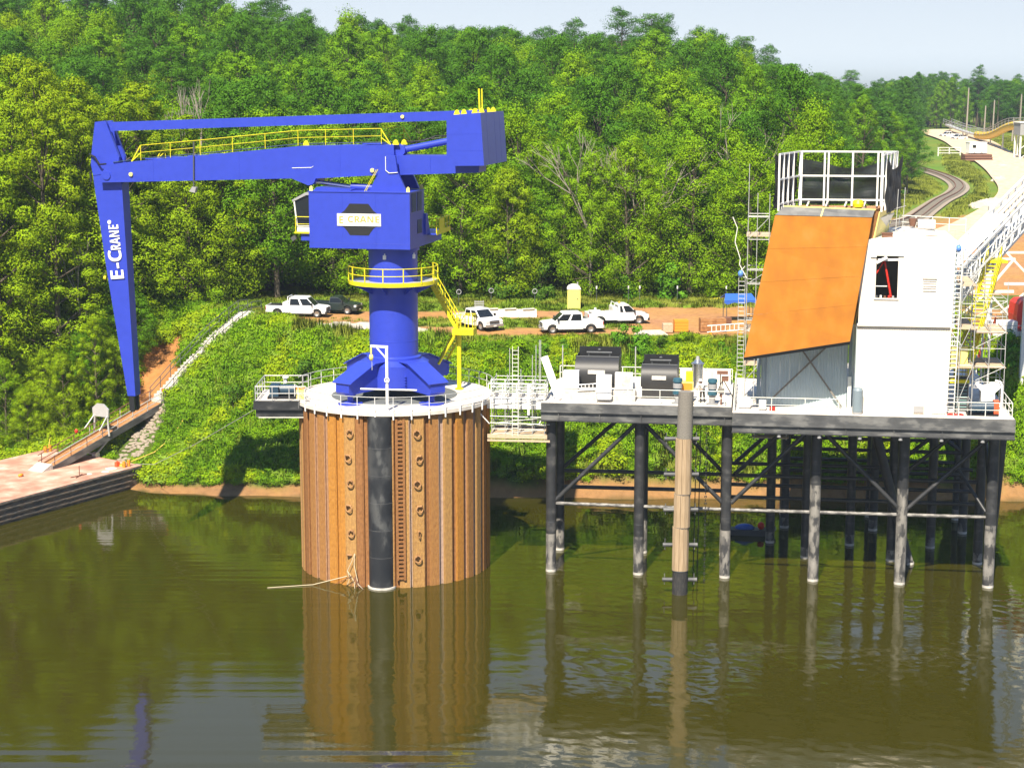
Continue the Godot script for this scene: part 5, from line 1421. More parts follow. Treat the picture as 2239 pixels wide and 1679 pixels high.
func make_tower_scaffolds() -> void:
	var a := thing("tube_scaffold", "white tube scaffold on the left side of the rusty spill plate", "scaffold", trestle * at(14.0, 0, -1.5))
	scaffold(a, [0.0, 0.65, 1.5], [-2.4, 0.0, 1.0], 12.9, [30.0, 27.6, 26.0, 27.9, 27.5, 27.2, 22.8, 28.0, 26.5], [14.6, 16.4, 18.2, 19.0, 21.6, 22.6, 24.8, 26.4], [15.6, 18.1, 24.9])
	ladder(a, "ladder", V(-0.35, 12.9, 1.05), V(-0.35, 22.4, 1.05), Vector3.RIGHT, M.galvanised, 0.45, 0.3)
	part(a, "lamp_bracket", MB.new().path([V(0.0, 22.0, 1.05), V(-0.55, 23.0, 1.05), V(-0.5, 23.4, 1.05), V(-0.9, 24.6, 1.05), V(-0.75, 25.6, 1.05), V(-1.1, 26.4, 1.05)], 0.035), M.pale_paint)
	var hb := thing("tower_lamp", "blue round lamp hanging at the outer edge of the left scaffold", "lamp", trestle * at(13.55, 22.35, -0.4))
	part(hb, "globe", MB.new().ball(Vector3.ZERO, V(0.2, 0.26, 0.2)), M.hard_hat)
	part(hb, "bracket", MB.new().tube(V(0, 0.2, 0), V(0.3, 0.55, 0), 0.03, -1, 6), M.pale_paint)
	var b := thing("tube_scaffold", "white tube scaffold with long ladder on the right side of the white tower", "scaffold", trestle * at(28.5, 0, 0))
	scaffold(b, [0.25, 1.2], [-3.5, 0.5, 2.4], 12.9, [25.4, 24.0, 24.9, 25.6, 24.2, 24.8], [13.9, 16.5, 17.6, 19.8, 20.8, 22.7, 23.8], [16.2, 18.9, 21.9])
	ladder(b, "ladder", V(-0.25, 12.95, 2.5), V(-0.05, 25.2, 2.45), Vector3.RIGHT, M.pale_paint, 0.5, 0.3, 0.04)
	var b2 := thing("tube_scaffold", "white tube scaffold standing behind the ladder scaffold under the conveyor gallery", "scaffold", trestle * at(30.1, 0, -2.2))
	scaffold(b2, [0.0, 1.1, 2.2], [-3.0, -1.0, 1.2], 12.9, [21.5, 22.4, 20.2, 23.0, 21.0, 19.5, 18.8, 20.4, 22.0], [14.8, 15.9, 17.2, 18.4, 19.5, 20.6], [15.7, 18.2])
	part(b, "gate_panel", MB.new().span(V(0.2, 13.0, 0.4), V(1.2, 15.4, 0.45)), M.dark_grey)
	var sh := MB.new().span(V(0.25, 0.0, 0.3), V(1.1, 0.03, 0.36)).mesh()
	for k in 9: place(b, "rack_shelf", sh, M.teal, at(0, 13.2 + 0.24 * k, 0.15))
	var hb2 := copy(hb, trestle * at(28.4, 24.6, 2.4), "blue round lamp at the top of the right scaffold ladder")
	var sc := thing("tube_scaffold", "three white scaffold tubes standing at the back right of the hopper", "scaffold", trestle * at(24.0, 0, -2.6))
	for k in 3: part(sc, "standard", MB.new().tube(V(0.45 * k, 24.9, 0.3 * k), V(0.45 * k + 0.1, 28.2 + 0.15 * k, 0.3 * k), 0.03, -1, 6), M.galvanised)
	for h in [26.2, 25.6, 27.0]: part(sc, "ledger", MB.new().tube(V(-0.1, h - 0.2, 0), V(1.1, h + 0.2, 0.6), 0.027, -1, 6), M.galvanised)
	# winch, mooring horn and clutter on the right corner of the deck
	var w := thing("deck_winch", "dark blue capstan winch on the right front corner of the large deck", "winch", trestle * at(30.6, 12.88, 1.6))
	part(w, "base", MB.new().span(V(-1.1, 0, -0.6), V(1.0, 0.12, 0.6)), M.black)
	part(w, "motor_body", MB.new().tube(V(-0.95, 0.5, 0), V(0.7, 0.55, 0), 0.42, 0.46, 18), M.motor_blue)
	part(w, "fan_cover", MB.new().tube(V(-1.0, 0.45, 0), V(-0.9, 0.45, 0), 0.3, -1, 14), M.black)
	part(w, "gear_case", MB.new().span(V(0.7, 0.1, -0.4), V(1.05, 1.05, 0.4)), M.red_orange)
	for k in 4: part(w, "rib", MB.new().tube(V(-0.7 + 0.3 * k, 0.5, 0), V(-0.66 + 0.3 * k, 0.5, 0), 0.49, -1, 18), M.motor_blue)
	var hn := thing("mooring_horn", "white horn-shaped fairlead standing at the right edge of the large deck", "fairlead", trestle * at(31.1, 12.88, 0.0))
	part(hn, "post", MB.new().prism(P2([[-0.5, 0.0], [0.45, 0.0], [0.45, 1.35], [-0.5, 1.5]]), -0.35, 0.35), M.white_plain)
	part(hn, "horn", MB.new().prism(P2([[-0.5, 1.45], [-0.9, 1.9], [-0.8, 2.02], [-0.3, 1.8], [0.0, 1.9], [0.25, 2.05], [0.75, 2.0], [0.85, 1.75], [0.4, 1.3]]), -0.3, 0.3), M.white_plain)
	part(hn, "bracket", MB.new().path([V(0.05, 0.55, 0.36), V(0.05, 1.2, 0.36), V(0.35, 1.2, 0.36), V(0.35, 0.6, 0.36), V(-0.2, 0.6, 0.36)], 0.035), M.pale_paint)
	one("vent_pipe", MB.new().path([V(31.9, 12.9, 1.2), V(31.9, 14.9, 1.2), V(31.75, 15.2, 1.2), V(31.4, 15.25, 1.2)], 0.08, 8), M.white_plain, "white goose-neck vent pipe behind the blue capstan winch", "pipe", trestle)
	one("fire_hose", MB.new().ring(V(28.4, 12.96, 2.3), V(0, 1, 0.1), 0.25, 0.07).ring(V(28.9, 12.96, 2.2), V(0, 1, 0), 0.3, 0.05), M.red, "coiled red hose on the deck at the ladder foot", "hose", trestle)
	# conveyor gallery climbing away behind the tower
	var cv := thing("conveyor_gallery", "white lattice conveyor gallery climbing away to the right behind the tower", "conveyor", Transform3D())
	truss(cv, V(31.6, 20.3, -128.5), V(56.0, 29.3, -175.0), 2.0, 2.4, 20)
	for p in [[46.6, -157.0, 25.6], [52.4, -168.0, 27.8]]:
		for s in [-0.9, 0.9]:
			part(cv, "trestle_leg", MB.new().bar(V(p[0] + s * 1.3, height(p[0], -p[1]) - 1.0, p[1]), V(p[0] + s, p[2], p[1]), 0.35, 0.35), M.white_plain)
		for k in 4: part(cv, "leg_brace", MB.new().bar(V(p[0] - 1.15, 10.0 + 3.2 * k, p[1]), V(p[0] + 1.1, 13.0 + 3.2 * k, p[1]), 0.14, 0.14), M.white_plain)
	# yellow service stair under it
	var ys := thing("service_stair", "yellow service stair climbing behind the right scaffold of the tower", "stair", Transform3D())
	var p0 := V(31.8, 15.2, -124.5)
	var p1 := V(36.4, 22.6, -134.0)
	for s in [-0.45, 0.45]: part(ys, "stringer", MB.new().bar(p0 + V(s, 0, s * 0.4), p1 + V(s, 0, s * 0.4), 0.08, 0.3), M.yellow)
	var stp := MB.new().box(Vector3.ZERO, V(0.9, 0.05, 0.3), Basis(Vector3.UP, -0.4)).mesh()
	for k in 30: place(ys, "step", stp, M.yellow, Transform3D(Basis(), p0.lerp(p1, (k + 0.5) / 30.0)))
	for s in [-0.45, 0.45]:
		var rr := MB.new()
		for hh in [0.5, 1.05]: rr.tube(p0 + V(s, hh, s * 0.4), p1 + V(s, hh, s * 0.4), 0.035, -1, 6)
		var ro := part(ys, "handrail", rr, M.yellow)
		for k in 9: part(ro, "post", MB.new().tube(p0.lerp(p1, k / 8.0) + V(s, 0, s * 0.4), p0.lerp(p1, k / 8.0) + V(s, 1.05, s * 0.4), 0.035, -1, 6), M.yellow)
	part(ys, "landing", MB.new().span(V(35.6, 22.4, -136.2), V(37.4, 22.6, -134.0)).span(V(30.6, 15.0, -125.0), V(32.2, 15.2, -123.6)), M.yellow)
	part(ys, "landing_panel", MB.new().span(V(30.7, 16.0, -123.7), V(32.0, 17.6, -123.6)), M.cream_yellow)
	for q in [[31.0, -124.8, 12.9, 15.0], [32.6, -125.9, 12.9, 16.3], [33.6, -128.2, 12.0, 18.0], [35.0, -131.2, 12.0, 20.2], [36.4, -134.4, 12.0, 22.4]]:
		part(ys, "support", MB.new().tube(V(q[0], q[2] - 0.1, q[1]), V(q[0], q[3], q[1]), 0.08, -1, 8), M.white_plain)
	var rl := thing("warning_fence", "red-orange mesh fence sloping along the bank stair behind the tower", "fence", Transform3D())
	for k in 3:
		var a0 := V(33.9 + 1.35 * k, 13.1 + 1.5 * k, -131.5 - 2.0 * k)
		part(rl, "panel", MB.new().prism(P2([[0.0, 0.0], [1.25, 1.38], [1.25, 2.1], [0.0, 0.75]]), 0.0, 0.03, Transform3D(Basis(Vector3.UP, 0.9), a0)), M.red_orange)
		part(rl, "post", MB.new().tube(a0 - V(0, 0.6, 0), a0 + V(0, 0.9, 0), 0.05, -1, 6), M.white_plain)
	# stairs from the right deck up the bank
	var bs := thing("bank_stair", "white railed walkway leading from the large deck back to the bank", "walkway", trestle * at(31.2, 12.84, -21.0))
	part(bs, "deck", MB.new().span(V(-0.8, -0.2, -13.0), V(0.8, 0.0, 0.0)), M.plank)
	for s in [-0.8, 0.8]: railing(bs, [V(s, 0, 0), V(s, 0, -13)], M.white_plain, 1.07, 0.035, 2.0)

func truss(t: Node3D, a: Vector3, b: Vector3, w: float, h: float, n: int) -> void:
	var side := (b - a).cross(Vector3.UP).normalized() * w * 0.5
	var up := Vector3.UP * h
	for s in [-1.0, 1.0]:
		part(t, "chord", MB.new().bar(a + side * s, b + side * s, 0.16, 0.18), M.white_plain)
		part(t, "chord", MB.new().bar(a + side * s + up, b + side * s + up, 0.16, 0.18), M.white_plain)
		for i in n + 1: part(t, "post", MB.new().bar(a.lerp(b, float(i) / n) + side * s, a.lerp(b, float(i) / n) + side * s + up, 0.1, 0.1), M.white_plain)
		for i in n: part(t, "diagonal", MB.new().bar(a.lerp(b, float(i) / n) + side * s, a.lerp(b, float(i + 1) / n) + side * s + up, 0.08, 0.08), M.white_plain)
		part(t, "handrail", MB.new().tube(a + side * s * 1.35 + up * 0.9, b + side * s * 1.35 + up * 0.9, 0.035, -1, 6), M.white_plain)
	for i in n:
		var p := a.lerp(b, (i + 0.02) / n)
		var q := a.lerp(b, (i + 0.95) / n)
		slab(t, "floor_plate", [p - side, p + side, q + side, q - side], 0.05, M.galvanised)
		if i < 6: slab(t, "roof_sheet", [p - side * 0.8 + up * 1.04, p + side * 0.8 + up * 1.04, q + side * 0.8 + up * 1.04, q - side * 0.8 + up * 1.04], 0.05, M.white_plain)
		else: slab(t, "walk_grating", [p + side * 0.25 + up * 0.55, p + side * 0.9 + up * 0.55, q + side * 0.9 + up * 0.55, q + side * 0.25 + up * 0.55], 0.04, M.white)
	for f in [-0.8, -0.45, 0.05]: part(t, "belt_pipe", MB.new().tube(a + side * f + up * 0.8, b + side * f + up * 0.8, 0.13, -1, 8), M.white)
	for s in [-1.35, 1.35]: part(t, "cable_tray", MB.new().bar(a + side * s + up * 0.55, b + side * s + up * 0.55, 0.25, 0.06), M.galvanised)

# ------------------------------------------------------------------ barge, ramp and bank steps on the left
func make_shore() -> void:
	var A := V(-33.3, 0, -156.7)
	var L := V(-0.515, 0, 0.857)
	var W := V(-0.80, 0, -0.60)
	var bx := Transform3D(Basis(L, Vector3.UP, W), A)   # x along the barge, z across it
	var t := thing("deck_barge", "flat deck barge with pink rusty deck moored at the left bank", "barge", bx)
	var prof := P2([[0.0, 1.85], [42.0, 1.85], [42.0, -1.2], [2.6, -1.2], [0.0, 0.9]])
	part(t, "hull", MB.new().prism(prof, 0.0, 12.6), M.barge_side)
	part(t, "deck_plate", MB.new().span(V(0.02, 1.85, 0.02), V(41.9, 1.9, 12.58)), M.barge_deck)
	for h in [1.75, 1.25, 0.72, 0.3]: part(t, "rubbing_strake", MB.new().span(V(0.4 + (1.75 - h) * 0.9, h - 0.06, -0.09), V(42.0, h + 0.06, 0.0)), M.barge_side)
	part(t, "bow_strake", MB.new().span(V(-0.08, 1.7, 0.0), V(0.0, 1.88, 12.6)), M.barge_side)
	for p in [[1.0, 0.7], [1.0, 11.6], [8.5, 11.9]]:
		var k := part(t, "bitts", MB.new().tube(V(p[0], 1.9, p[1]), V(p[0], 2.45, p[1]), 0.15, -1, 10).tube(V(p[0] + 0.6, 1.9, p[1]), V(p[0] + 0.6, 2.45, p[1]), 0.15, -1, 10).tube(V(p[0] - 0.25, 2.2, p[1]), V(p[0] + 0.85, 2.2, p[1]), 0.06, -1, 8), M.orange)
	for p in [[2.6, 1.4, 0.5], [3.8, 0.9, 0.35], [5.3, 1.5, 0.3]]: part(t, "salt_stain", MB.new().lathe(V(p[0], 1.903, p[1]), P2([[0.0, 0.008], [p[2], 0.008], [p[2] * 1.1, 0.0]]), 14), M.deck_white)
	one("red_fuel_can", MB.new().span(V(-0.2, 0, -0.15), V(0.2, 0.42, 0.15)).span(V(-0.1, 0.42, -0.03), V(0.1, 0.5, 0.03)), M.red_orange, "red fuel can on the barge deck corner nearest the bank", "fuel can", bx * at(1.7, 1.9, 1.5))
	one("orange_float", MB.new().ball(V(0, 0.14, 0), V(0.32, 0.14, 0.16)), M.orange, "orange float lying at the ramp foot on the barge", "float", bx * at(9.6, 1.9, 5.8))
	one("deck_anchor", MB.new().tube(V(0, 0.05, 0), V(0, 0.95, 0), 0.04, -1, 6).tube(V(-0.9, 0.05, 0), V(0.9, 0.05, 0.2), 0.04, -1, 6).tube(V(-0.6, 0.05, 0.3), V(0.7, 0.05, -0.3), 0.04, -1, 6), M.brown, "small rusty anchor standing on the barge deck", "anchor", bx * at(6.4, 1.9, 1.5))
	one("rope_coil", MB.new().ring(V(0, 0.06, 0), Vector3.UP, 0.3, 0.06).ring(V(0.02, 0.15, 0), Vector3.UP, 0.24, 0.05), M.rope_yellow, "coil of yellow rope on the barge corner bitts", "rope", bx * at(1.25, 1.9, 1.25))
	one("mooring_line", MB.new().path([bx * V(1.2, 2.2, 0.7), V(-32.6, 2.6, -159.0), V(-31.3, 3.6, -161.2), V(-30.6, 4.9, -163.0)], 0.05), M.rope_yellow, "yellow mooring line from the barge corner up into the green bank", "rope")
	one("mooring_line", MB.new().path([bx * V(1.2, 2.2, 11.6), V(-44.0, 2.8, -166.8), V(-42.8, 4.3, -169.0), V(-42.0, 5.8, -171.5)], 0.05), M.rope_yellow, "yellow mooring line from the far barge corner up the left bank", "rope")
	# gangway ramp from the barge to the foot of the steps
	var r0 := V(-41.6, 1.95, -155.2)
	var r1 := V(-33.9, 5.6, -168.2)
	var g := thing("gangway_ramp", "rusty steel gangway ramp leading from the barge up to the bank steps", "gangway")
	var sd := (r1 - r0).cross(Vector3.UP).normalized() * 0.75
	slab(g, "tread_plate", [r0 - sd, r0 + sd, r1 + sd, r1 - sd], 0.06, M.rust_deck)
	for s in [-1.0, 1.0]:
		part(g, "side_girder", MB.new().bar(r0 + sd * s * 1.06 - V(0, 0.15, 0), r1 + sd * s * 1.06 - V(0, 0.15, 0), 0.1, 0.62), M.grey_steel if s > 0 else M.rust4)
		var hr := MB.new()
		for hh in [0.55, 1.1]: hr.tube(r0 + sd * s * 1.06 + V(0, hh, 0), r1 + sd * s * 1.06 + V(0, hh, 0), 0.04, -1, 6)
		var ro := part(g, "handrail", hr, M.brown if s < 0 else M.galvanised)
		for k in 8:
			var q: Vector3 = r0.lerp(r1, (k + 0.2) / 7.4) + sd * s * 1.06
			part(ro, "post", MB.new().tube(q, q + V(0, 1.1, 0), 0.04, -1, 6), M.galvanised if k > 2 else M.brown)
	part(g, "foot_ramp", MB.new().prism(P2([[-0.1, 0.0], [1.3, 0.0], [0.1, 0.5], [-0.1, 0.5]]), -0.85, 0.85, Transform3D(Basis((r0 - r1).normalized() * V(1, 0, 1), Vector3.UP, sd.normalized()), r0 - V(0, 0.06, 0))), M.concrete)
	# portal frame over the ramp
	var pf := r0.lerp(r1, 0.48)
	for s in [-1.0, 1.0]: part(g, "portal_leg", MB.new().tube(pf + sd * s * 1.25, pf + sd * s * 0.95 + V(0, 2.5, 0), 0.1, -1, 8).tube(pf + sd * s * 1.25 + (r0 - r1).normalized() * 1.3 + V(0, 1.0, 0), pf + sd * s * 1.05 + V(0, 1.9, 0), 0.06, -1, 6), M.galvanised)
	part(g, "portal_plate", MB.new().prism(P2([[-0.95, 1.75], [0.95, 1.75], [1.0, 2.5], [0.4, 2.95], [-0.4, 2.95], [-1.0, 2.5]]), -0.06, 0.06, Transform3D(Basis(sd.normalized(), Vector3.UP, sd.normalized().cross(Vector3.UP)), pf)), M.galvanised)
	part(g, "wheel_frame", MB.new().path([pf + sd - V(0, 0.4, 0), pf + sd + V(-0.9, -1.5, 0.9), pf + V(-1.0, -1.5, 1.0)], 0.09).tube(pf + sd * 1.2 + V(-0.9, -1.6, 0.9), pf + sd * 0.6 + V(-0.9, -1.6, 0.9), 0.3, -1, 12), M.galvanised)
	for q in [[0.32, -1.0], [0.985, 1.0]]:
		var lp := thing("marker_lamp", ["red marker lamp on the lower handrail of the gangway ramp", "red marker lamp at the top end of the gangway ramp"][0 if q[0] < 0.5 else 1], "lamp", Transform3D(Basis(), r0.lerp(r1, q[0]) + sd * q[1] * 1.06 + V(0, 1.12, 0)))
		part(lp, "lens", MB.new().lathe(Vector3.ZERO, P2([[0.0, 0.05], [0.14, 0.05], [0.16, 0.25], [0.08, 0.36], [0.0, 0.38]]), 10), M.red)
		part(lp, "base", MB.new().lathe(Vector3.ZERO, P2([[0.0, 0.0], [0.1, 0.0], [0.1, 0.05], [0.0, 0.05]]), 10), M.black)
	# steps up the bank with two pipe rails
	var s := thing("bank_steps", "long flight of pale steps with pipe rails climbing the green bank", "steps")
	var b0 := V(-34.0, 5.0, -168.0)
	var b1 := V(-26.0, 12.75, -178.6)
	var n := 34
	var flat := ((b1 - b0) * V(1, 0, 1)).normalized()
	var turn := Basis(flat.cross(Vector3.UP), Vector3.UP, -flat)
	var stm := MB.new().box(V(0, -0.2, 0), V(1.7, 0.4, 0.46)).mesh()
	for k in n:
		var p := b0.lerp(b1, (k + 0.5) / n)
		place(s, "step", stm, M.concrete, Transform3D(turn, on_ground(p.x, -p.z, 0.42)))
	var cross := flat.cross(Vector3.UP)
	for q in [-0.95, 0.95]:
		var hr := MB.new()
		var line := []
		for k in 11:
			var p: Vector3 = b0.lerp(b1, k / 10.0)
			line.append(on_ground(p.x, -p.z, 0.42) + cross * q)
		for k in 10:
			for hh in [0.6, 1.15]: hr.tube(line[k] + V(0, hh, 0), line[k + 1] + V(0, hh, 0), 0.035, -1, 6)
		var ro := part(s, "handrail", hr, M.dark_grey)
		for p in line: part(ro, "post", MB.new().tube(p - V(0, 0.8, 0), p + V(0, 1.15, 0), 0.035, -1, 6), M.dark_grey)
	# pale gravel chute beside and below the steps
	var ch := MB.new()
	rng.seed = 33
	for k in 170:
		var f := rng.randf()
		var p := b0.lerp(b1, f * 0.62 - 0.1) + cross * rng.randf_range(0.9, 2.0 - f)
		p = on_ground(p.x, -p.z)
		ch.ball(p, V(rng.randf_range(0.12, 0.34), rng.randf_range(0.06, 0.16), rng.randf_range(0.12, 0.34)), 6, 4)
	for k in 260:
		var f := rng.randf()
		var p := V(-36.3, 0, -160.5).lerp(V(-33.8, 0, -168.4), f) + V(rng.randf_range(-0.3, 1.9), 0, rng.randf_range(-0.5, 0.6))
		p = on_ground(p.x, -p.z)
		ch.ball(p, V(rng.randf_range(0.12, 0.36), rng.randf_range(0.05, 0.16), rng.randf_range(0.12, 0.36)), 6, 4)
	var st := one("riprap", ch, M.ballast, "pale broken stone lying along the bank steps and under the ramp", "riprap")
	st.set_meta("kind", "stuff")

# ------------------------------------------------------------------ pick-up trucks
func pickup(label: String, xf: Transform3D, paint: Material, o: Dictionary) -> Node3D:
	var t := thing("pickup_truck", label, "pickup truck", xf, "pickup trucks parked on the dirt lot")
	var len: float = o.get("len", 5.9)
	var nose := len * 0.5
	var tail := -len * 0.5
	var wf := nose - 0.95
	var wr := tail + 1.2
	var r := 0.40
	var y0 := 0.42
	var belt := 1.14
	var cab0: float = o.cab0     # back of the cab
	var cab1 := nose - 1.15      # foot of the windscreen
	var w := 0.98
	# front body with wheel arch, ending behind the cab
	var pr := [Vector2(cab0, y0)]
	for k in 9:
		var a := PI - PI * k / 8.0
		pr.append(Vector2(wf + cos(a) * 0.52, maxf(y0, r + sin(a) * 0.52)))
	pr.append_array(P2([[nose - 0.06, y0 + 0.02], [nose, 0.62], [nose - 0.02, 0.98], [nose - 0.25, 1.08], [cab1, belt + 0.03], [cab0, belt]]))
	var body := part(t, "body", MB.new().prism(pr, -w, w), paint)
	# bed: two sides with arches, floor, tailgate, front wall
	for s in [-1.0, 1.0]:
		var pb := [Vector2(tail, y0 + 0.06)]
		for k in 9:
			var a := PI - PI * k / 8.0
			pb.append(Vector2(wr + cos(a) * 0.52, maxf(y0 + 0.06, r + sin(a) * 0.52)))
		pb.append_array(P2([[cab0 - 0.03, y0 + 0.06], [cab0 - 0.03, belt + 0.02], [tail, belt + 0.04]]))
		part(t, "bed_side", MB.new().prism(pb, s * (w - 0.09), s * w), paint)
		part(t, "tail_lamp", MB.new().span(V(tail - 0.015, 0.78, s * (w - 0.14)), V(tail + 0.05, 1.1, s * (w + 0.004))), M.tail_red)
		part(t, "headlight", MB.new().span(V(nose - 0.22, 0.78, s * (w - 0.33)), V(nose + 0.015, 1.0, s * (w + 0.006))), M.lamp_lens)
		part(t, "mirror", MB.new().span(V(cab1 - 0.35, belt + 0.08, s * (w + 0.02)), V(cab1 - 0.22, belt + 0.33, s * (w + 0.24))), paint if o.get("bright", false) else M.car_dark)
		var n: int = o.get("doors", 2)
		var d0 := cab0 + 0.12
		for q in n:
			var x0 := lerpf(d0, cab1 - 0.1, float(q) / n)
			var x1 := lerpf(d0, cab1 - 0.1, float(q + 1) / n) - 0.03
			var d := part(t, "door", MB.new().span(V(x0, y0 + 0.1, s * w), V(x1, belt - 0.02, s * (w + 0.012))), paint)
			part(d, "handle", MB.new().span(V(x0 + 0.08, belt - 0.2, s * (w + 0.012)), V(x0 + 0.26, belt - 0.14, s * (w + 0.04))), paint)
	part(t, "bed_floor", MB.new().span(V(tail + 0.02, 0.66, -w + 0.09), V(cab0 - 0.03, 0.72, w - 0.09)), M.car_dark)
	part(t, "tailgate", MB.new().span(V(tail - 0.01, y0 + 0.12, -w + 0.09), V(tail + 0.07, belt + 0.03, w - 0.09)), paint)
	part(t, "underframe", MB.new().span(V(tail + 0.2, 0.34, -0.7), V(nose - 0.3, 0.5, 0.7)), M.car_dark)
	part(t, "rear_bumper", MB.new().span(V(tail - 0.16, 0.46, -w + 0.05), V(tail - 0.01, 0.66, w - 0.05)), o.get("bumper", M.rim))
	part(t, "front_bumper", MB.new().span(V(nose - 0.1, 0.40, -w - 0.01), V(nose + 0.1, 0.64, w + 0.01)), o.get("bumper", M.rim))
	var gr := part(t, "grille", MB.new().span(V(nose - 0.03, 0.70, -0.56), V(nose + 0.03, 1.0, 0.56)), M.car_dark)
	part(gr, "bar", MB.new().span(V(nose + 0.03, 0.83, -0.56), V(nose + 0.05, 0.88, 0.56)), M.rim)
	part(t, "licence_plate", MB.new().span(V(nose + 0.1, 0.44, -0.16), V(nose + 0.115, 0.56, 0.16)), M.white_plain)
	# greenhouse: tapered cab with glass panes proud of it
	var top: float = o.get("roof", 1.9)
	var rf := cab1 - 0.85
	var rb := cab0 + 0.10
	var tw := w - 0.17
	var cb := MB.new()
	var q := [V(cab0, belt, -w + 0.02), V(cab1, belt, -w + 0.02), V(cab1, belt, w - 0.02), V(cab0, belt, w - 0.02), V(rb, top, -tw), V(rf, top, -tw), V(rf, top, tw), V(rb, top, tw)]
	cb.quad(q[0], q[1], q[5], q[4], Vector3.FORWARD); cb.quad(q[3], q[2], q[6], q[7], Vector3.BACK)
	cb.quad(q[1], q[2], q[6], q[5], Vector3.RIGHT); cb.quad(q[0], q[3], q[7], q[4], Vector3.LEFT)
	var cab := part(t, "cab", cb, paint)
	part(cab, "roof", MB.new().prism(P2([[rb - 0.02, top - 0.01], [rf + 0.03, top - 0.01], [rf - 0.1, top + 0.05], [rb + 0.1, top + 0.05]]), -tw - 0.01, tw + 0.01), paint)
	for s in [-1.0, 1.0]:
		var n: int = o.get("doors", 2)
		for k in n:
			var u0 := float(k) / n + 0.05
			var u1 := float(k + 1) / n - 0.04
			var small: bool = o.get("ext", false) and k == 0
			if small: u1 = 0.32; u0 = 0.14
			if o.get("ext", false) and k == 1: u0 = 0.42
			var a := q[3 if s > 0 else 0] as Vector3
			var b := q[2 if s > 0 else 1] as Vector3
			var c := q[6 if s > 0 else 5] as Vector3
			var d := q[7 if s > 0 else 4] as Vector3
			var off := V(0, 0.0, s * 0.012)
			var p0 := a.lerp(b, u0).lerp(d.lerp(c, u0), 0.10) + off
			var p1 := a.lerp(b, u1).lerp(d.lerp(c, u1), 0.10) + off
			var p2 := a.lerp(b, u1).lerp(d.lerp(c, u1), 0.86) + off
			var p3 := a.lerp(b, u0).lerp(d.lerp(c, u0), 0.86) + off
			slab(cab, "side_window", [p0, p1, p2, p3] if s < 0 else [p1, p0, p3, p2], 0.01, M.car_glass)
	var ws := [q[1].lerp(q[5], 0.08).lerp(q[2].lerp(q[6], 0.08), 0.06), q[1].lerp(q[5], 0.08).lerp(q[2].lerp(q[6], 0.08), 0.94), q[1].lerp(q[5], 0.92).lerp(q[2].lerp(q[6], 0.92), 0.93), q[1].lerp(q[5], 0.92).lerp(q[2].lerp(q[6], 0.92), 0.07)]
	slab(cab, "windscreen", [ws[0] + V(0.015, 0.01, 0), ws[1] + V(0.015, 0.01, 0), ws[2] + V(0.015, 0.01, 0), ws[3] + V(0.015, 0.01, 0)], 0.01, M.car_glass)
	var bw := [q[0].lerp(q[4], 0.15).lerp(q[3].lerp(q[7], 0.15), 0.1), q[0].lerp(q[4], 0.15).lerp(q[3].lerp(q[7], 0.15), 0.9), q[0].lerp(q[4], 0.85).lerp(q[3].lerp(q[7], 0.85), 0.9), q[0].lerp(q[4], 0.85).lerp(q[3].lerp(q[7], 0.85), 0.1)]
	slab(cab, "rear_window", [bw[0] - V(0.02, 0, 0), bw[1] - V(0.02, 0, 0), bw[2] - V(0.02, 0, 0), bw[3] - V(0.02, 0, 0)], 0.01, M.car_glass)
	# wheels
	if not wheel_parts.size():
		wheel_parts = [MB.new().lathe(Vector3.ZERO, P2([[0.24, -0.11], [0.36, -0.13], [0.40, -0.09], [0.40, 0.09], [0.36, 0.13], [0.24, 0.11]]), 22).mesh(), MB.new().lathe(Vector3.ZERO, P2([[0.0, -0.05], [0.1, -0.06], [0.2, -0.1], [0.245, -0.11], [0.245, 0.11], [0.2, 0.1], [0.1, 0.06], [0.0, 0.05]]), 16).mesh()]
	for s in [-1.0, 1.0]:
		for x in [wf, wr]:
			var wx := Transform3D(Basis(Vector3.RIGHT, PI / 2), V(x, r, s * (w - 0.14)))
			var wh := place(t, "wheel", wheel_parts[0], M.tyre, wx)
			place(wh, "rim", wheel_parts[1], M.rim)
	return t
var wheel_parts := []

func lot(x: float, d: float, turn: float) -> Transform3D: return Transform3D(Basis(Vector3.UP, deg_to_rad(turn)), on_ground(x, d, 0.0))

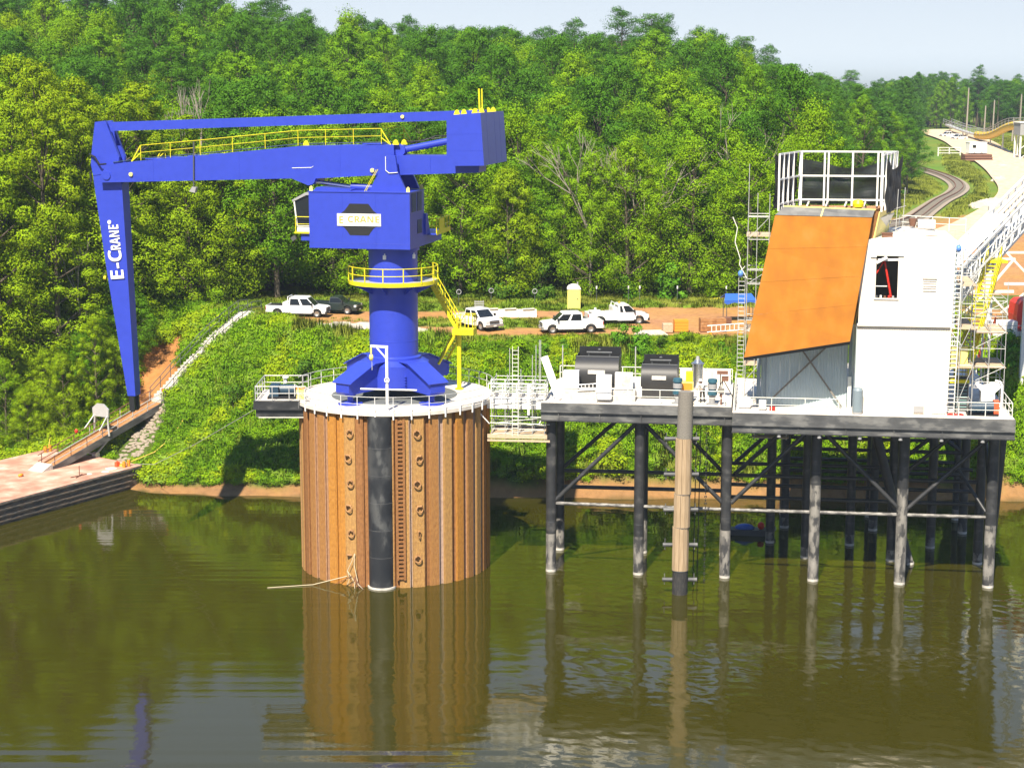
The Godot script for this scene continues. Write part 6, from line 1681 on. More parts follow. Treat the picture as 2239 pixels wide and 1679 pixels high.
func make_vehicles() -> void:
	var a := pickup("white crew cab pickup with tool box parked left of the crane pedestal", lot(-21.5, 177.8, -8), M.paint_white, {"len": 6.2, "cab0": -0.75, "doors": 2, "roof": 1.98, "bumper": M.car_dark})
	part(a, "bed_box", MB.new().span(V(-1.35, 1.1, -0.9), V(-0.8, 1.5, 0.9)), M.paint_white)
	part(a, "tool_box", MB.new().span(V(-2.9, 1.0, -0.7), V(-1.6, 1.22, 0.7)), M.car_dark)
	part(a, "headache_rack", MB.new().bar(V(-0.82, 1.2, -0.85), V(-0.82, 2.05, -0.85), 0.07, 0.07).bar(V(-0.82, 1.2, 0.85), V(-0.82, 2.05, 0.85), 0.07, 0.07).bar(V(-0.82, 2.05, -0.85), V(-0.82, 2.05, 0.85), 0.07, 0.07), M.paint_white)
	pickup("dark green single cab pickup half hidden behind the white crew cab pickup", lot(-18.0, 180.2, -14), M.paint_green, {"len": 5.1, "cab0": -0.35, "doors": 1, "roof": 1.72, "bumper": M.car_dark})
	pickup("white pickup facing the river behind the yellow crane stair", lot(-3.4, 169.0, -52), M.paint_white, {"len": 5.7, "cab0": -0.7, "doors": 2, "roof": 1.9})
	pickup("white crew cab pickup facing left in front of the service truck", lot(5.6, 166.8, 189), M.paint_white, {"len": 5.8, "cab0": -0.95, "doors": 2, "roof": 1.92})
	var s := pickup("white extended cab service truck facing right with orange beacon", lot(10.2, 172.6, 9), M.paint_white, {"len": 6.0, "cab0": -0.1, "doors": 2, "ext": true, "roof": 1.96, "bumper": M.car_dark})
	part(s, "bed_box", MB.new().span(V(-0.55, 1.1, -0.95), V(-0.12, 1.75, 0.95)).span(V(-1.3, 1.1, 0.5), V(-0.6, 1.4, 0.95)).span(V(-2.6, 1.15, -0.9), V(-1.5, 1.3, 0.9)), M.paint_white)
	part(s, "rack", MB.new().bar(V(-0.4, 1.7, -0.8), V(-0.35, 2.15, -0.8), 0.06, 0.06).bar(V(-0.4, 1.7, 0.8), V(-0.35, 2.15, 0.8), 0.06, 0.06).bar(V(-0.36, 2.13, -0.85), V(-0.36, 2.13, 0.85), 0.06, 0.06), M.paint_white)
	part(s, "beacon", MB.new().lathe(V(0.25, 2.0, 0), P2([[0.12, 0.0], [0.12, 0.1], [0.07, 0.18], [0.0, 0.2]]), 10), M.orange)
	part(s, "gas_bottle", MB.new().tube(V(-2.2, 1.1, 0.4), V(-2.2, 1.65, 0.4), 0.12, -1, 10), M.white_plain)
	# two vehicles far up the road
	pickup("small white pickup far up the dirt road beside the yellow conveyor", lot(134.6, 541.0, 215), M.paint_white, {"len": 5.6, "cab0": -0.6, "doors": 2})
	pickup("small dusty pickup farthest up the dirt road below the forest", lot(135.0, 556.0, 200), M.paint_white, {"len": 5.6, "cab0": -0.6, "doors": 2})

# ------------------------------------------------------------------ yard
func make_yard() -> void:
	# portable toilet
	var p := thing("portable_toilet", "yellow portable toilet with rounded white top at the forest edge", "portable toilet", lot(6.4, 183.4, 0).scaled_local(V(1.15, 1.1, 1.15)))
	part(p, "cabin", MB.new().span(V(-0.58, 0.1, -0.58), V(0.58, 1.95, 0.56)), M.toilet_yellow)
	part(p, "skid", MB.new().span(V(-0.62, 0, -0.62), V(0.62, 0.1, 0.62)), M.dark_grey)
	var d := part(p, "door", MB.new().span(V(-0.44, 0.16, 0.56), V(0.44, 1.9, 0.59)), M.toilet_yellow)
	part(d, "handle", MB.new().span(V(0.28, 1.0, 0.59), V(0.36, 1.12, 0.62)), M.dark_grey)
	var ro := []
	for k in 9: ro.append(Vector2(cos(PI * k / 8.0) * 0.62, 1.95 + sin(PI * k / 8.0) * 0.42))
	part(p, "roof", MB.new().prism(ro, -0.6, 0.62), M.white_plain)
	part(p, "vent_pipe", MB.new().tube(V(0.35, 2.1, -0.4), V(0.35, 2.55, -0.4), 0.06, -1, 8), M.grey)
	# concrete barriers in a row
	var b0: Node3D = null
	for k in 3:
		var label := ["leftmost pale concrete barrier in the row behind the grass island", "middle pale concrete barrier in the row behind the grass island", "rightmost pale concrete barrier in the row behind the grass island"][k] as String
		var xf := lot(-2.1 + 1.83 * k, 177.6 - 0.1 * k, 1.5)
		if b0 == null:
			b0 = thing("concrete_barrier", label, "barrier", xf, "concrete barriers behind the grass island")
			part(b0, "block", MB.new().prism(P2([[-0.3, 0.0], [0.3, 0.0], [0.3, 0.12], [0.12, 0.35], [0.09, 0.8], [-0.09, 0.8], [-0.12, 0.35], [-0.3, 0.12]]), -0.9, 0.9, Transform3D(Basis(V(0, 0, 1), V(0, 1, 0), V(-1, 0, 0)), Vector3.ZERO)), M.white)
			part(b0, "top_sheet", MB.new().box(V(0.1, 0.84, 0), V(1.2, 0.05, 0.5), Basis(Vector3.BACK, 0.04)), M.deck_white)
		else: copy(b0, xf, label, "concrete barriers behind the grass island")
	# life ring stands by the trees
	var lr: Node3D = null
	for k in 3:
		var label := ["white ring on a post at the forest edge left of the white pickup", "white ring on a post at the forest edge nearest the toilet", "white ring on a post half hidden by the yellow crane stair"][k] as String
		var xf := lot([-2.2, 2.4, -5.6][k], [187.5, 187.0, 186.5][k], 8)
		if lr == null:
			lr = thing("life_ring_stand", label, "life ring", xf, "ring stands at the forest edge")
			part(lr, "post", MB.new().tube(V(0, 0, -0.06), V(0, 1.7, -0.06), 0.04, -1, 6), M.dark_grey)
			part(lr, "ring", MB.new().ring(V(0, 1.45, 0.05), Vector3.BACK, 0.24, 0.05, 18, 7), M.grey)
		else: copy(lr, xf, label, "ring stands at the forest edge")
	# thin fence posts with pale caps
	var fp: Node3D = null
	for k in 6:
		var x: float = [9.0, 13.6, 17.6, 22.8, 12.4, 26.5][k]
		var label: String = "thin dark fence post with pale cap, %s along the forest edge" % ["first right of the toilet", "third right of the toilet", "fourth right of the toilet", "fifth right of the toilet", "second right of the toilet", "last before the scaffold"][k]
		var xf := lot(x, 188.5, 0)
		if fp == null:
			fp = thing("fence_post", label, "post", xf, "fence posts along the forest edge")
			part(fp, "stake", MB.new().tube(V(0, 0, 0), V(0, 1.6, 0), 0.04, -1, 6), M.dark_grey)
			part(fp, "cap", MB.new().tube(V(0, 1.55, 0), V(0, 1.85, 0), 0.08, -1, 8), M.white_plain)
		else: copy(fp, xf, label, "fence posts along the forest edge")
	# blue canopy with tables
	var c := thing("canopy_tent", "blue tarpaulin canopy on posts at the right end of the dirt lot", "canopy", lot(22.3, 174.5, 4))
	for q in [[-1.3, -0.9], [1.3, -0.9], [-1.3, 0.9], [1.3, 0.9]]: part(c, "post", MB.new().tube(V(q[0], 0, q[1]), V(q[0], 2.1, q[1]), 0.04, -1, 6), M.dark_grey)
	slab(c, "cover", [V(-1.6, 2.1, 1.2), V(1.6, 2.1, 1.2), V(1.3, 2.65, 0), V(-1.3, 2.65, 0)], 0.04, M.tarp_blue)
	slab(c, "cover", [V(1.6, 2.1, -1.2), V(-1.6, 2.1, -1.2), V(-1.3, 2.65, 0), V(1.3, 2.65, 0)], 0.04, M.tarp_blue)
	part(c, "valance", MB.new().prism(P2([[-1.6, 2.1], [1.6, 2.1], [1.6, 1.85], [0.9, 2.0], [0.2, 1.8], [-0.6, 1.95], [-1.3, 1.75], [-1.6, 1.9]]), 1.2, 1.23), M.tarp_blue)
	var labels := ["orange wooden pallet box beside the white road plates", "brown pallet box just right of the orange one", "small brown crate under the edge of the blue canopy", "pale box at the left of the orange pallet box"]
	for k in 4:
		var s: Vector3 = [V(1.3, 1.1, 1.0), V(2.4, 1.2, 1.2), V(1.3, 0.7, 0.9), V(0.9, 0.8, 0.8)][k]
		var q: Array = [[15.9, 166.3], [18.9, 166.6], [20.6, 171.5], [14.6, 165.8]][k]
		var t := thing("pallet_box", labels[k], "crate", lot(q[0], q[1], 3))
		for i in 4:
			part(t, "slat", MB.new().span(V(-s.x / 2, 0.12 + s.y * i / 4.0, s.z / 2), V(s.x / 2, 0.09 + s.y * (i + 1) / 4.0, s.z / 2 + 0.03)), [M.orange, M.rust_deck, M.brown, M.plank][k])
		part(t, "core", MB.new().span(V(-s.x / 2, 0.1, -s.z / 2), V(s.x / 2, s.y + 0.08, s.z / 2)), [M.orange, M.rust_deck, M.brown, M.plank][k])
		part(t, "skid", MB.new().span(V(-s.x / 2, 0, -s.z / 2), V(s.x / 2, 0.1, s.z / 2)), M.brown)
	var bl := thing("white_ladder", "white aluminium ladder lying on edge in front of the brown pallet box", "ladder", lot(19.9, 164.7, 3))
	ladder(bl, "frame", V(-1.7, 0.55, 0), V(1.7, 0.75, 0), Vector3.UP, M.white_plain, 0.6, 0.4, 0.05)
	part(bl, "prop", MB.new().span(V(-1.5, 0, -0.3), V(-1.3, 0.28, 0.3)).span(V(1.3, 0, -0.3), V(1.5, 0.45, 0.3)), M.orange)
	var pl := thing("timber_stack", "low stack of pale boards lying at the front edge of the lot", "timber", lot(13.0, 164.2, 6))
	for k in 5: part(pl, "board", MB.new().span(V(-1.6 + 0.1 * k, 0.02 + 0.1 * k, -0.5 + 0.08 * k), V(1.5 - 0.15 * k, 0.1 + 0.1 * k, 0.5 - 0.1 * k)), M.deck_white)
	one("yellow_pipe", MB.new().path([V(-1.6, 0.15, 0), V(0.2, 0.3, 0), V(1.7, 0.45, 0.1)], 0.11, 8).tube(V(-0.4, 0.1, -0.3), V(1.6, 0.25, -0.25), 0.1, -1, 8), M.yellow, "yellow pipes lying in the grass at the right forest edge", "pipe", lot(22.2, 190.0, 0))
	one("scrap_lumber", MB.new().bar(V(-1.2, 0.08, 0), V(0.9, 0.1, 0.2), 0.2, 0.1).bar(V(0.1, 0.15, -0.3), V(1.6, 0.2, 0.1), 0.15, 0.08).bar(V(-0.9, 0.1, 0.4), V(0.2, 0.12, 0.3), 0.18, 0.08), M.plank, "scrap boards lying in the grass behind the dirt lot", "lumber", lot(16.3, 187.0, 0))
	var cg := thing("pallet", "grey wooden pallet standing at the forest edge by the barriers", "pallet", lot(-3.4, 183.0, 0))
	for k in 4: part(cg, "slat", MB.new().span(V(-0.5, 0.1 + 0.22 * k, 0), V(0.5, 0.24 + 0.22 * k, 0.03)), M.grey)
	for x in [-0.45, 0.4]: part(cg, "stringer", MB.new().span(V(x, 0, -0.08), V(x + 0.06, 0.95, 0)), M.grey)
	one("camp_stove", MB.new().span(V(-0.25, 0.1, -0.2), V(0.25, 0.45, 0.2)).tube(V(-0.2, 0, 0), V(-0.2, 0.1, 0), 0.04, -1, 6).tube(V(0.2, 0, 0), V(0.2, 0.1, 0), 0.04, -1, 6).span(V(-0.15, 0.45, -0.1), V(0.15, 0.62, 0.1)), M.brown, "small dark box with red lid on the grass below the left pickups", "box", lot(-23.3, 174.6, 0))
	# piles of white sand and riprap at the lot edge
	var q := [[-16.6, 169.6, 2.0, 0.7], [-13.9, 168.4, 2.3, 0.8], [-11.2, 167.6, 1.8, 0.65], [-18.6, 171.6, 1.4, 0.3], [-9.0, 167.4, 1.3, 0.45]]
	var nn := ["largest mound of white lime left of the crane pedestal foot", "tall mound of white lime just left of the crane pedestal", "mound of white lime half hidden behind the crane pedestal", "low spread of white lime nearest the steps", "small mound of white lime hidden behind the pedestal"]
	for k in 5: mound("lime_mound", nn[k], q[k][0], q[k][1], q[k][2], q[k][3])
	# red skid tank and white boxes behind the tower on the right
	var rt := thing("red_tank", "red rounded equipment tank at the right edge of the yard", "tank", lot(48.3, 165.0, 0))
	var rp := []
	for k in 13: rp.append(Vector2(1.6 * pow(absf(cos(TAU * k / 12.0)), 0.5) * signf(cos(TAU * k / 12.0)), 1.9 + 1.5 * pow(absf(sin(TAU * k / 12.0)), 0.5) * signf(sin(TAU * k / 12.0))))
	rp.pop_back()
	part(rt, "shell", MB.new().prism(rp, -1.5, 1.5), M.red)
	part(rt, "skid", MB.new().span(V(-1.7, 0, -1.4), V(1.7, 0.4, 1.4)), M.white_plain)
	part(rt, "plate", MB.new().span(V(0.1, 1.6, 1.5), V(0.7, 2.3, 1.54)), M.white_plain)
	box_thing("white_crate", "white crate on the yard edge in front of the red tank", "crate", lot(45.3, 163.2, 4), V(2.4, 1.5, 1.4), M.white_plain)
	box_thing("white_crate", "white box left behind the red tank's front crate", "crate", lot(48.4, 162.6, -4), V(1.6, 1.2, 1.2), M.white_plain, false)
	var wr := thing("yard_fence", "low grey railing along the yard edge in front of the red tank", "railing")
	railing(wr, [on_ground(42.0, 162.0), on_ground(47.0, 161.8), on_ground(54.0, 161.5)], M.galvanised, 1.2, 0.04, 2.0, true)
	# steel pipe-rack columns of the conveyor yard
	var cn := ["white braced pipe-rack column right of the tower", "white pipe-rack column farther right at the frame edge"]
	for k in 2:
		var t := thing("rack_column", cn[k], "column", lot([46.2, 52.5][k], [172.0, 178.0][k], 0))
		part(t, "shaft", MB.new().span(V(-0.28, 0, -0.28), V(0.28, 11.5, 0.28)), M.pale_paint)
		part(t, "foot", MB.new().span(V(-0.5, 0, -0.5), V(0.5, 0.25, 0.5)), M.concrete)
		for s in [-1.0, 1.0]: part(t, "brace", MB.new().bar(V(0, 3.2, 0), V(s * 3.0, 0.2, -1.0), 0.2, 0.2).bar(V(0, 3.4, 0), V(s * 2.6, 6.2, -1.0), 0.18, 0.18), M.pale_paint)
		part(t, "cross_arm", MB.new().span(V(-2.8, 3.0, -1.2), V(2.8, 3.25, -0.9)).span(V(-2.8, 6.2, -1.2), V(2.8, 6.4, -0.9)), M.pale_paint)

func mound(called: String, label: String, x: float, d: float, r: float, h: float) -> void:
	var mb := MB.new()
	var n := 16
	var g := []
	for j in n + 1:
		for i in n + 1:
			var px := (float(i) / n * 2.0 - 1.0) * r * 1.25
			var pz := (float(j) / n * 2.0 - 1.0) * r
			var q := clampf(1.0 - pow(px / (r * 1.25), 2.0) - pow(pz / r, 2.0), -0.15, 1.0)
			var y := h * (q * 0.9 + 0.35 * rough.get_noise_2d((x + px) * 60.0, (d + pz) * 60.0)) - 0.16
			g.append(V(px, y, pz))
	for j in n:
		for i in n:
			var p := j * (n + 1) + i
			mb.quad(g[p], g[p + 1], g[p + n + 2], g[p + n + 1], Vector3.UP)
	one(called, mb, M.lime, label, "mound", lot(x, d, 0), "white lime mounds at the lot edge")

# ------------------------------------------------------------------ railway, road and conveyor in the distance
func ribbon(called: String, pts: Array, wide: Array, up: float, m: Material) -> void:
	var mb := MB.new()
	var c := Curve3D.new()
	for p in pts: c.add_point(V(p[0], 0, -p[1]))
	for i in range(1, pts.size() - 1):
		var tn := V(pts[i + 1][0] - pts[i - 1][0], 0, -(pts[i + 1][1] - pts[i - 1][1])) / 6.0
		c.set_point_in(i, -tn); c.set_point_out(i, tn)
	var l := c.get_baked_length()
	var n := int(l / 3.0)
	var prev := []
	for i in n + 1:
		var p := c.sample_baked(l * i / n)
		var q := c.sample_baked(minf(l, l * i / n + 0.5)) - c.sample_baked(maxf(0, l * i / n - 0.5))
		var s := q.cross(Vector3.UP).normalized() * lerpf(wide[0], wide[1], float(i) / n) * 0.5
		var row := []
		for k in 9:
			var e := p + s * (k / 4.0 - 1.0)
			row.append(V(e.x, height(e.x, -e.z) + up, e.z))
		if prev.size():
			for k in 8: mb.quad(prev[k], prev[k + 1], row[k + 1], row[k], Vector3.UP)
		prev = row
	setting(called, mb.mesh(), m)

func make_far() -> void:
	var rail := [[40.0, 236.0], [52.0, 262.0], [65.0, 292.0], [73.5, 316.0], [80.0, 334.0], [86.5, 350.0], [91.5, 366.0], [94.5, 384.0], [95.5, 404.0], [94.0, 430.0], [88.0, 460.0]]
	ribbon("railway_ballast", rail, [4.2, 4.2], 0.25, M.ballast)
	ribbon("dirt_road", [[46.0, 225.0], [78.0, 290.0], [100.0, 345.0], [112.0, 395.0], [120.5, 440.0], [128.0, 490.0], [134.5, 530.0], [138.0, 565.0], [141.0, 600.0]], [11.0, 15.0], 0.5, M.road_dirt)
	var rt := thing("railway_track", "curving railway track with brown rails beside the forest on the right", "railway track")
	var c := Curve3D.new()
	for p in rail: c.add_point(V(p[0], 0, -p[1]))
	for i in range(1, rail.size() - 1):
		var tn := V(rail[i + 1][0] - rail[i - 1][0], 0, -(rail[i + 1][1] - rail[i - 1][1])) / 6.0
		c.set_point_in(i, -tn); c.set_point_out(i, tn)
	var l := c.get_baked_length()
	var n := int(l / 2.0)
	for s in [-1.0, 1.0]:
		var mb := MB.new()
		var last := Vector3.ZERO
		for i in n + 1:
			var p := c.sample_baked(l * i / n)
			var q := c.sample_baked(minf(l, l * i / n + 0.5)) - c.sample_baked(maxf(0, l * i / n - 0.5))
			var e: Vector3 = p + q.cross(Vector3.UP).normalized() * 0.78 * s
			e.y = height(e.x, -e.z) + 0.58
			if i: mb.bar(last, e, 0.16, 0.2)
			last = e
		part(rt, "rail", mb, M.brown)
	var tie := MB.new().box(Vector3.ZERO, V(2.6, 0.2, 0.28)).mesh()
	for i in int(l / 0.9):
		if i >= 290: break
		var p := c.sample_baked(0.9 * i)
		var q := c.sample_baked(0.9 * i + 0.5) - c.sample_baked(maxf(0, 0.9 * i - 0.5))
		place(rt, "sleeper", tie, M.timber_grey, Transform3D(Basis(Vector3.UP, atan2(q.x, q.z)), V(p.x, height(p.x, -p.z) + 0.4, p.z)))
	# white trailer, rack, pipe stacks, rubble beside the road
	var t := thing("site_trailer", "white site trailer standing beside the far dirt road", "trailer", lot(121.5, 470.0, 10))
	part(t, "body", MB.new().span(V(-2.4, 0.7, -1.3), V(2.4, 3.4, 1.3)), M.white_plain)
	part(t, "roof", MB.new().span(V(-2.5, 3.4, -1.4), V(2.5, 3.5, 1.4)), M.white_plain)
	for x in [-1.0, 1.0]:
		var w := part(t, "wheel", MB.new().tube(V(x, 0.42, 1.0), V(x, 0.42, 1.32), 0.42, -1, 14), M.tyre)
	part(t, "window", MB.new().span(V(-1.6, 2.0, 1.3), V(-0.6, 2.8, 1.33)), M.car_glass)
	var rk := thing("pipe_rack", "pale timber rack left of the white site trailer", "rack", lot(114.0, 468.0, 8))
	for x in [-3.0, 0.0, 3.0]: part(rk, "post", MB.new().span(V(x - 0.12, 0, -0.1), V(x + 0.12, 2.2, 0.1)), M.pale_paint)
	for h in [0.8, 1.5, 2.2]: part(rk, "beam", MB.new().span(V(-3.2, h - 0.1, -0.1), V(3.2, h + 0.06, 0.1)), M.pale_paint)
	var ps := thing("pipe_stack", "stack of reddish brown pipes in front of the white trailer", "pipes", lot(115.5, 446.0, 5))
	for j in 3:
		for i in 6 - j: part(ps, "pipe", MB.new().tube(V(-3.5, 0.35 + 0.6 * j, (i - 2.5 + 0.5 * j) * 0.68), V(3.5, 0.35 + 0.6 * j, (i - 2.5 + 0.5 * j) * 0.68), 0.33, -1, 8), M.brown)
	mound("rubble_heap", "pale teal rubble heap beside the far dirt road", 116.2, 426.0, 2.6, 0.9)
	mound("rubble_heap", "grey rubble heap on the grass left of the road bend", 104.5, 384.0, 1.6, 1.3)
	mound("rubble_heap", "wide pale rubble heap behind the tower near the gallery", 87.5, 324.0, 4.2, 1.8)
	mound("rubble_heap", "low pale rubble heap beside the wide one near the gallery", 92.0, 330.0, 2.6, 1.2)
	# yellow covered conveyor sweeping along the road
	var cv := thing("overland_conveyor", "long yellow covered conveyor with grey hand rails beside the far road", "conveyor")
	var pts := [V(142.7, 21.6, -590.0), V(140.75, 20.6, -565.0), V(138.6, 19.9, -535.0), V(136.6, 20.4, -515.0), V(134.6, 21.8, -498.0), V(132.8, 23.3, -484.0), V(131.0, 24.3, -470.0), V(130.4, 24.6, -458.0)]
	var cc := Curve3D.new()
	for i in pts.size():
		cc.add_point(pts[i])
		if i > 0 and i < pts.size() - 1:
			var tn: Vector3 = (pts[i + 1] - pts[i - 1]) / 6.0
			cc.set_point_in(i, -tn); cc.set_point_out(i, tn)
	var cl := cc.get_baked_length()
	var hr := MB.new()
	for i in 22:
		var a := cc.sample_baked(cl * i / 22.0)
		var b := cc.sample_baked(cl * (i + 0.97) / 22.0)
		if i > 8: part(cv, "cover", MB.new().tube(a, b, 1.1, -1, 12), M.dull_yellow)
		else: part(cv, "frame", MB.new().bar(a, b, 1.6, 0.5), M.galvanised)
		for s in [-1.3, 1.3]:
			hr.tube(a + V(s, 1.9, 0), b + V(s, 1.9, 0), 0.09, -1, 5)
			hr.tube(a + V(s, 1.3, 0), b + V(s, 1.3, 0), 0.07, -1, 5)
			hr.tube(a + V(s, 0.2, 0), a + V(s, 1.9, 0), 0.08, -1, 5)
		if i % 4 == 1: part(cv, "support", MB.new().bar(V(a.x, height(a.x, -a.z), a.z), a, 0.35, 0.35), M.pale_paint)
	part(cv, "hand_rail", hr, M.grey)
	# drive house on lattice legs at the right frame edge
	var dh := thing("drive_house", "grey conveyor drive house on tall lattice legs at the right edge", "drive house", lot(131.5, 452.0, 0))
	part(dh, "house", MB.new().span(V(-4.6, 6.3, -3.0), V(4.0, 9.3, 3.0)), M.grey)
	part(dh, "roof", MB.new().span(V(-4.8, 9.3, -3.2), V(4.2, 9.5, 3.2)), M.white_plain)
	for x in [-4.3, -1.4, 1.6]:
		for z in [-2.5, 2.5]: part(dh, "leg", MB.new().span(V(x - 0.2, 0, z - 0.2), V(x + 0.2, 6.3, z + 0.2)), M.pale_paint)
	for x in [-4.3, -1.4]:
		for k in 2: part(dh, "brace", MB.new().bar(V(x, 0.4 + 2.5 * k, 2.5), V(x + 3.0, 2.7 + 2.5 * k, 2.5), 0.18, 0.18), M.pale_paint)
	# bare poles
	var px := [[141.5, 560.0, 15.0], [147.0, 560.0, 9.5], [151.0, 565.0, 11.0], [147.5, 530.0, 7.0], [158.0, 560.0, 13.0], [152.5, 525.0, 7.5]]
	for k in px.size():
		var q: Array = px[k]
		var po := thing("utility_pole", "tall bare timber pole %s" % ["rising from the dip of the yellow conveyor", "just right of the tallest pole", "among the far trees right of the conveyor", "left of the drive house legs", "behind the drive house roof", "at the right frame edge behind the drive house"][k], "pole", lot(q[0], q[1], 0), "bare poles by the far conveyor")
		part(po, "shaft", MB.new().tube(V(0, 0, 0), V(0.2, q[2], 0), 0.3, 0.2, 8), M.dead_wood)
		part(po, "insulator", MB.new().tube(V(0.2, q[2], 0), V(0.2, q[2] + 0.3, 0), 0.12, 0.08, 6), M.grey)

# ------------------------------------------------------------------ plants
# leaf: a small bent quad; colours vary per leaf and per clump
func leaf(mb: MB, p: Vector3, out: Vector3, size: float, c: Color) -> void:
	var nrm := (out + V(rng.randf_range(-1, 1), rng.randf_range(-0.6, 1.0), rng.randf_range(-1, 1)) * 0.7).normalized()
	var a := nrm.cross(V(rng.randf_range(-1, 1), rng.randf_range(-1, 1), rng.randf_range(-1, 1))).normalized() * size * rng.randf_range(0.45, 1.3)
	var b := nrm.cross(a).normalized() * size * rng.randf_range(0.35, 0.75)
	mb.col = c
	var n1 := (nrm * 0.24 + out * 0.76).normalized()
	mb.tri_n(p - a * 0.5, p + b * 0.5, p + a * 0.5 + nrm * size * 0.12, n1, n1, n1)
	mb.tri_n(p - a * 0.5, p + a * 0.5 + nrm * size * 0.12, p - b * 0.5, n1, n1, n1)

func sphere_dir() -> Vector3:
	var z := rng.randf_range(-1, 1)
	var t := rng.randf() * TAU
	return V(cos(t) * sqrt(1 - z * z), z, sin(t) * sqrt(1 - z * z))

# a leafy clump centred at c: leaves mostly on its shell
func clump(mb: MB, c: Vector3, r: Vector3, count: int, size: float, base: Color, vary := 0.18) -> void:
	var lump := Vector3(rng.randf(), rng.randf(), rng.randf()) * 40.0
	var tone := 1.0 + rng.randf_range(-vary, vary) * 0.8
	for i in count:
		var d := sphere_dir()
		if d.y < -0.35 and rng.randf() < 0.6: d.y = -d.y
		var p := c + d * r * pow(rng.randf(), 0.36) * (0.95 + 0.85 * rough.get_noise_3dv((d * 22.0 + lump) * 1.4))
		var k := tone * (1.0 + rng.randf_range(-vary, vary))
		var yel := rng.randf_range(-0.12, 0.12)
		leaf(mb, p, d, size, Color(clampf(base.r * k * (1.0 + yel), 0, 1), clampf(base.g * k, 0, 1), clampf(base.b * k, 0, 1)))

# returns [trunk mesh, crown mesh] of a tree about 1 unit = 1 m tall h
func broadleaf(sd: int, h: float, wide: float, base: Color, count: int, size: float, low := 0.25, spiky := 0.0) -> Array:
	rng.seed = sd
	var tk := MB.new()
	var lean := V(rng.randf_range(-0.05, 0.05), 1, rng.randf_range(-0.05, 0.05))
	var base_r := 0.016 * h + 0.06
	tk.tube(V(0, -0.8, 0), lean * h * 0.35, base_r, base_r * 0.7, 9, false)
	tk.tube(lean * h * 0.35, lean * h * 0.75, base_r * 0.7, base_r * 0.25, 8, false)
	var cr := MB.new()
	var n := 64 + rng.randi() % 14
	var centres := []
	for i in n:
		var f := (i + rng.randf()) / n            # up the crown
		var y := lerpf(low, 0.96, f) * h
		var prof := sin(PI * pow(clampf((f * 0.93 + 0.07), 0, 1), 0.8 + spiky * 0.5)) * 0.9 + 0.12
		if spiky > 0.5: prof = (1.0 - f) * 0.95 + 0.12
		var a := i * 2.4 + rng.randf_range(-0.5, 0.5)
		var rr := wide * 0.5 * prof * (0.25 + 0.75 * sqrt(rng.randf()))
		var c := V(cos(a) * rr, y, sin(a) * rr) + lean * 0.0
		var cs := wide * (rng.randf_range(0.08, 0.13) if rng.randf() < 0.55 else rng.randf_range(0.13, 0.20)) * (0.8 + 0.3 * (1.0 - f))
		centres.append([c, cs])
		if i % 2 == 0:
			tk.tube(lean * clampf(y - rr * 0.7, h * 0.15, h * 0.7), c, base_r * 0.28, 0.03, 5, false)
	for e in centres:
		clump(cr, e[0], V(e[1], e[1] * 0.75, e[1]), int(count / n), size, base)
	return [tk.mesh(), cr.mesh()]

func pine(sd: int, h: float, wide: float, base: Color, count: int, size: float) -> Array:
	rng.seed = sd
	var tk := MB.new()
	tk.tube(V(0, -0.8, 0), V(0, h * 0.95, 0), 0.013 * h + 0.08, 0.05, 8, false)
	var cr := MB.new()
	var n := 40
	for i in n:
		var f := (i + rng.randf()) / n
		var y := lerpf(0.38, 0.98, f) * h
		var rr := wide * 0.5 * (sin(PI * (0.25 + 0.72 * f)) * 0.85 + 0.12) * rng.randf_range(0.5, 1.0)
		var a := i * 2.4 + rng.randf()
		var c := V(cos(a) * rr, y + rng.randf_range(-0.3, 0.3), sin(a) * rr)
		tk.tube(V(0, y - 0.4, 0), c, 0.06, 0.03, 5, false)
		var cs := wide * rng.randf_range(0.13, 0.2)
		clump(cr, c, V(cs, cs * 0.55, cs), int(count / n), size, base, 0.2)
	return [tk.mesh(), cr.mesh()]

func bare(sd: int, h: float, wide: float) -> Mesh:
	rng.seed = sd
	var mb := MB.new()
	var stack := [[V(0, -0.5, 0), V(0.1, h * 0.45, 0), 0.2, 0]]
	while stack.size():
		var e: Array = stack.pop_back()
		mb.tube(e[0], e[1], e[2], e[2] * 0.6, 6 if e[3] < 2 else 4, false)
		if e[3] >= 4: continue
		var d: Vector3 = e[1] - e[0]
		for k in (4 if e[3] == 0 else 3):
			var nd := (d.normalized() + sphere_dir() * (0.65 if e[3] else 0.8) + V(0, 0.15, 0)).normalized() * d.length() * rng.randf_range(0.5, 0.8)
			nd.x *= wide; nd.z *= wide
			stack.append([e[1], e[1] + nd, e[2] * 0.6, e[3] + 1])
	return mb.mesh()

const GREENS := [Color(0.163, 0.292, 0.004), Color(0.097, 0.216, 0.005), Color(0.064, 0.168, 0.008), Color(0.190, 0.292, 0.004), Color(0.122, 0.254, 0.005), Color(0.049, 0.136, 0.014), Color(0.199, 0.288, 0.004)]

func multi(called: String, mesh: Mesh, m: Material, xfs: Array, label: String, cat: String) -> void:
	var mm := MultiMesh.new()
	mm.transform_format = MultiMesh.TRANSFORM_3D
	mm.mesh = mesh
	mm.instance_count = xfs.size()
	for i in xfs.size(): mm.set_instance_transform(i, xfs[i])
	var o := MultiMeshInstance3D.new()
	o.multimesh = mm
	o.material_override = m
	o.name = numbered(called)
	add_child(o)
	tag(o, label, cat, "", "stuff")

func spin(r: RandomNumberGenerator, s0: float, s1: float) -> Basis:
	var s := r.randf_range(s0, s1)
	return Basis(Vector3.UP, r.randf() * TAU).scaled(V(s * r.randf_range(0.9, 1.1), s * r.randf_range(0.85, 1.15), s))

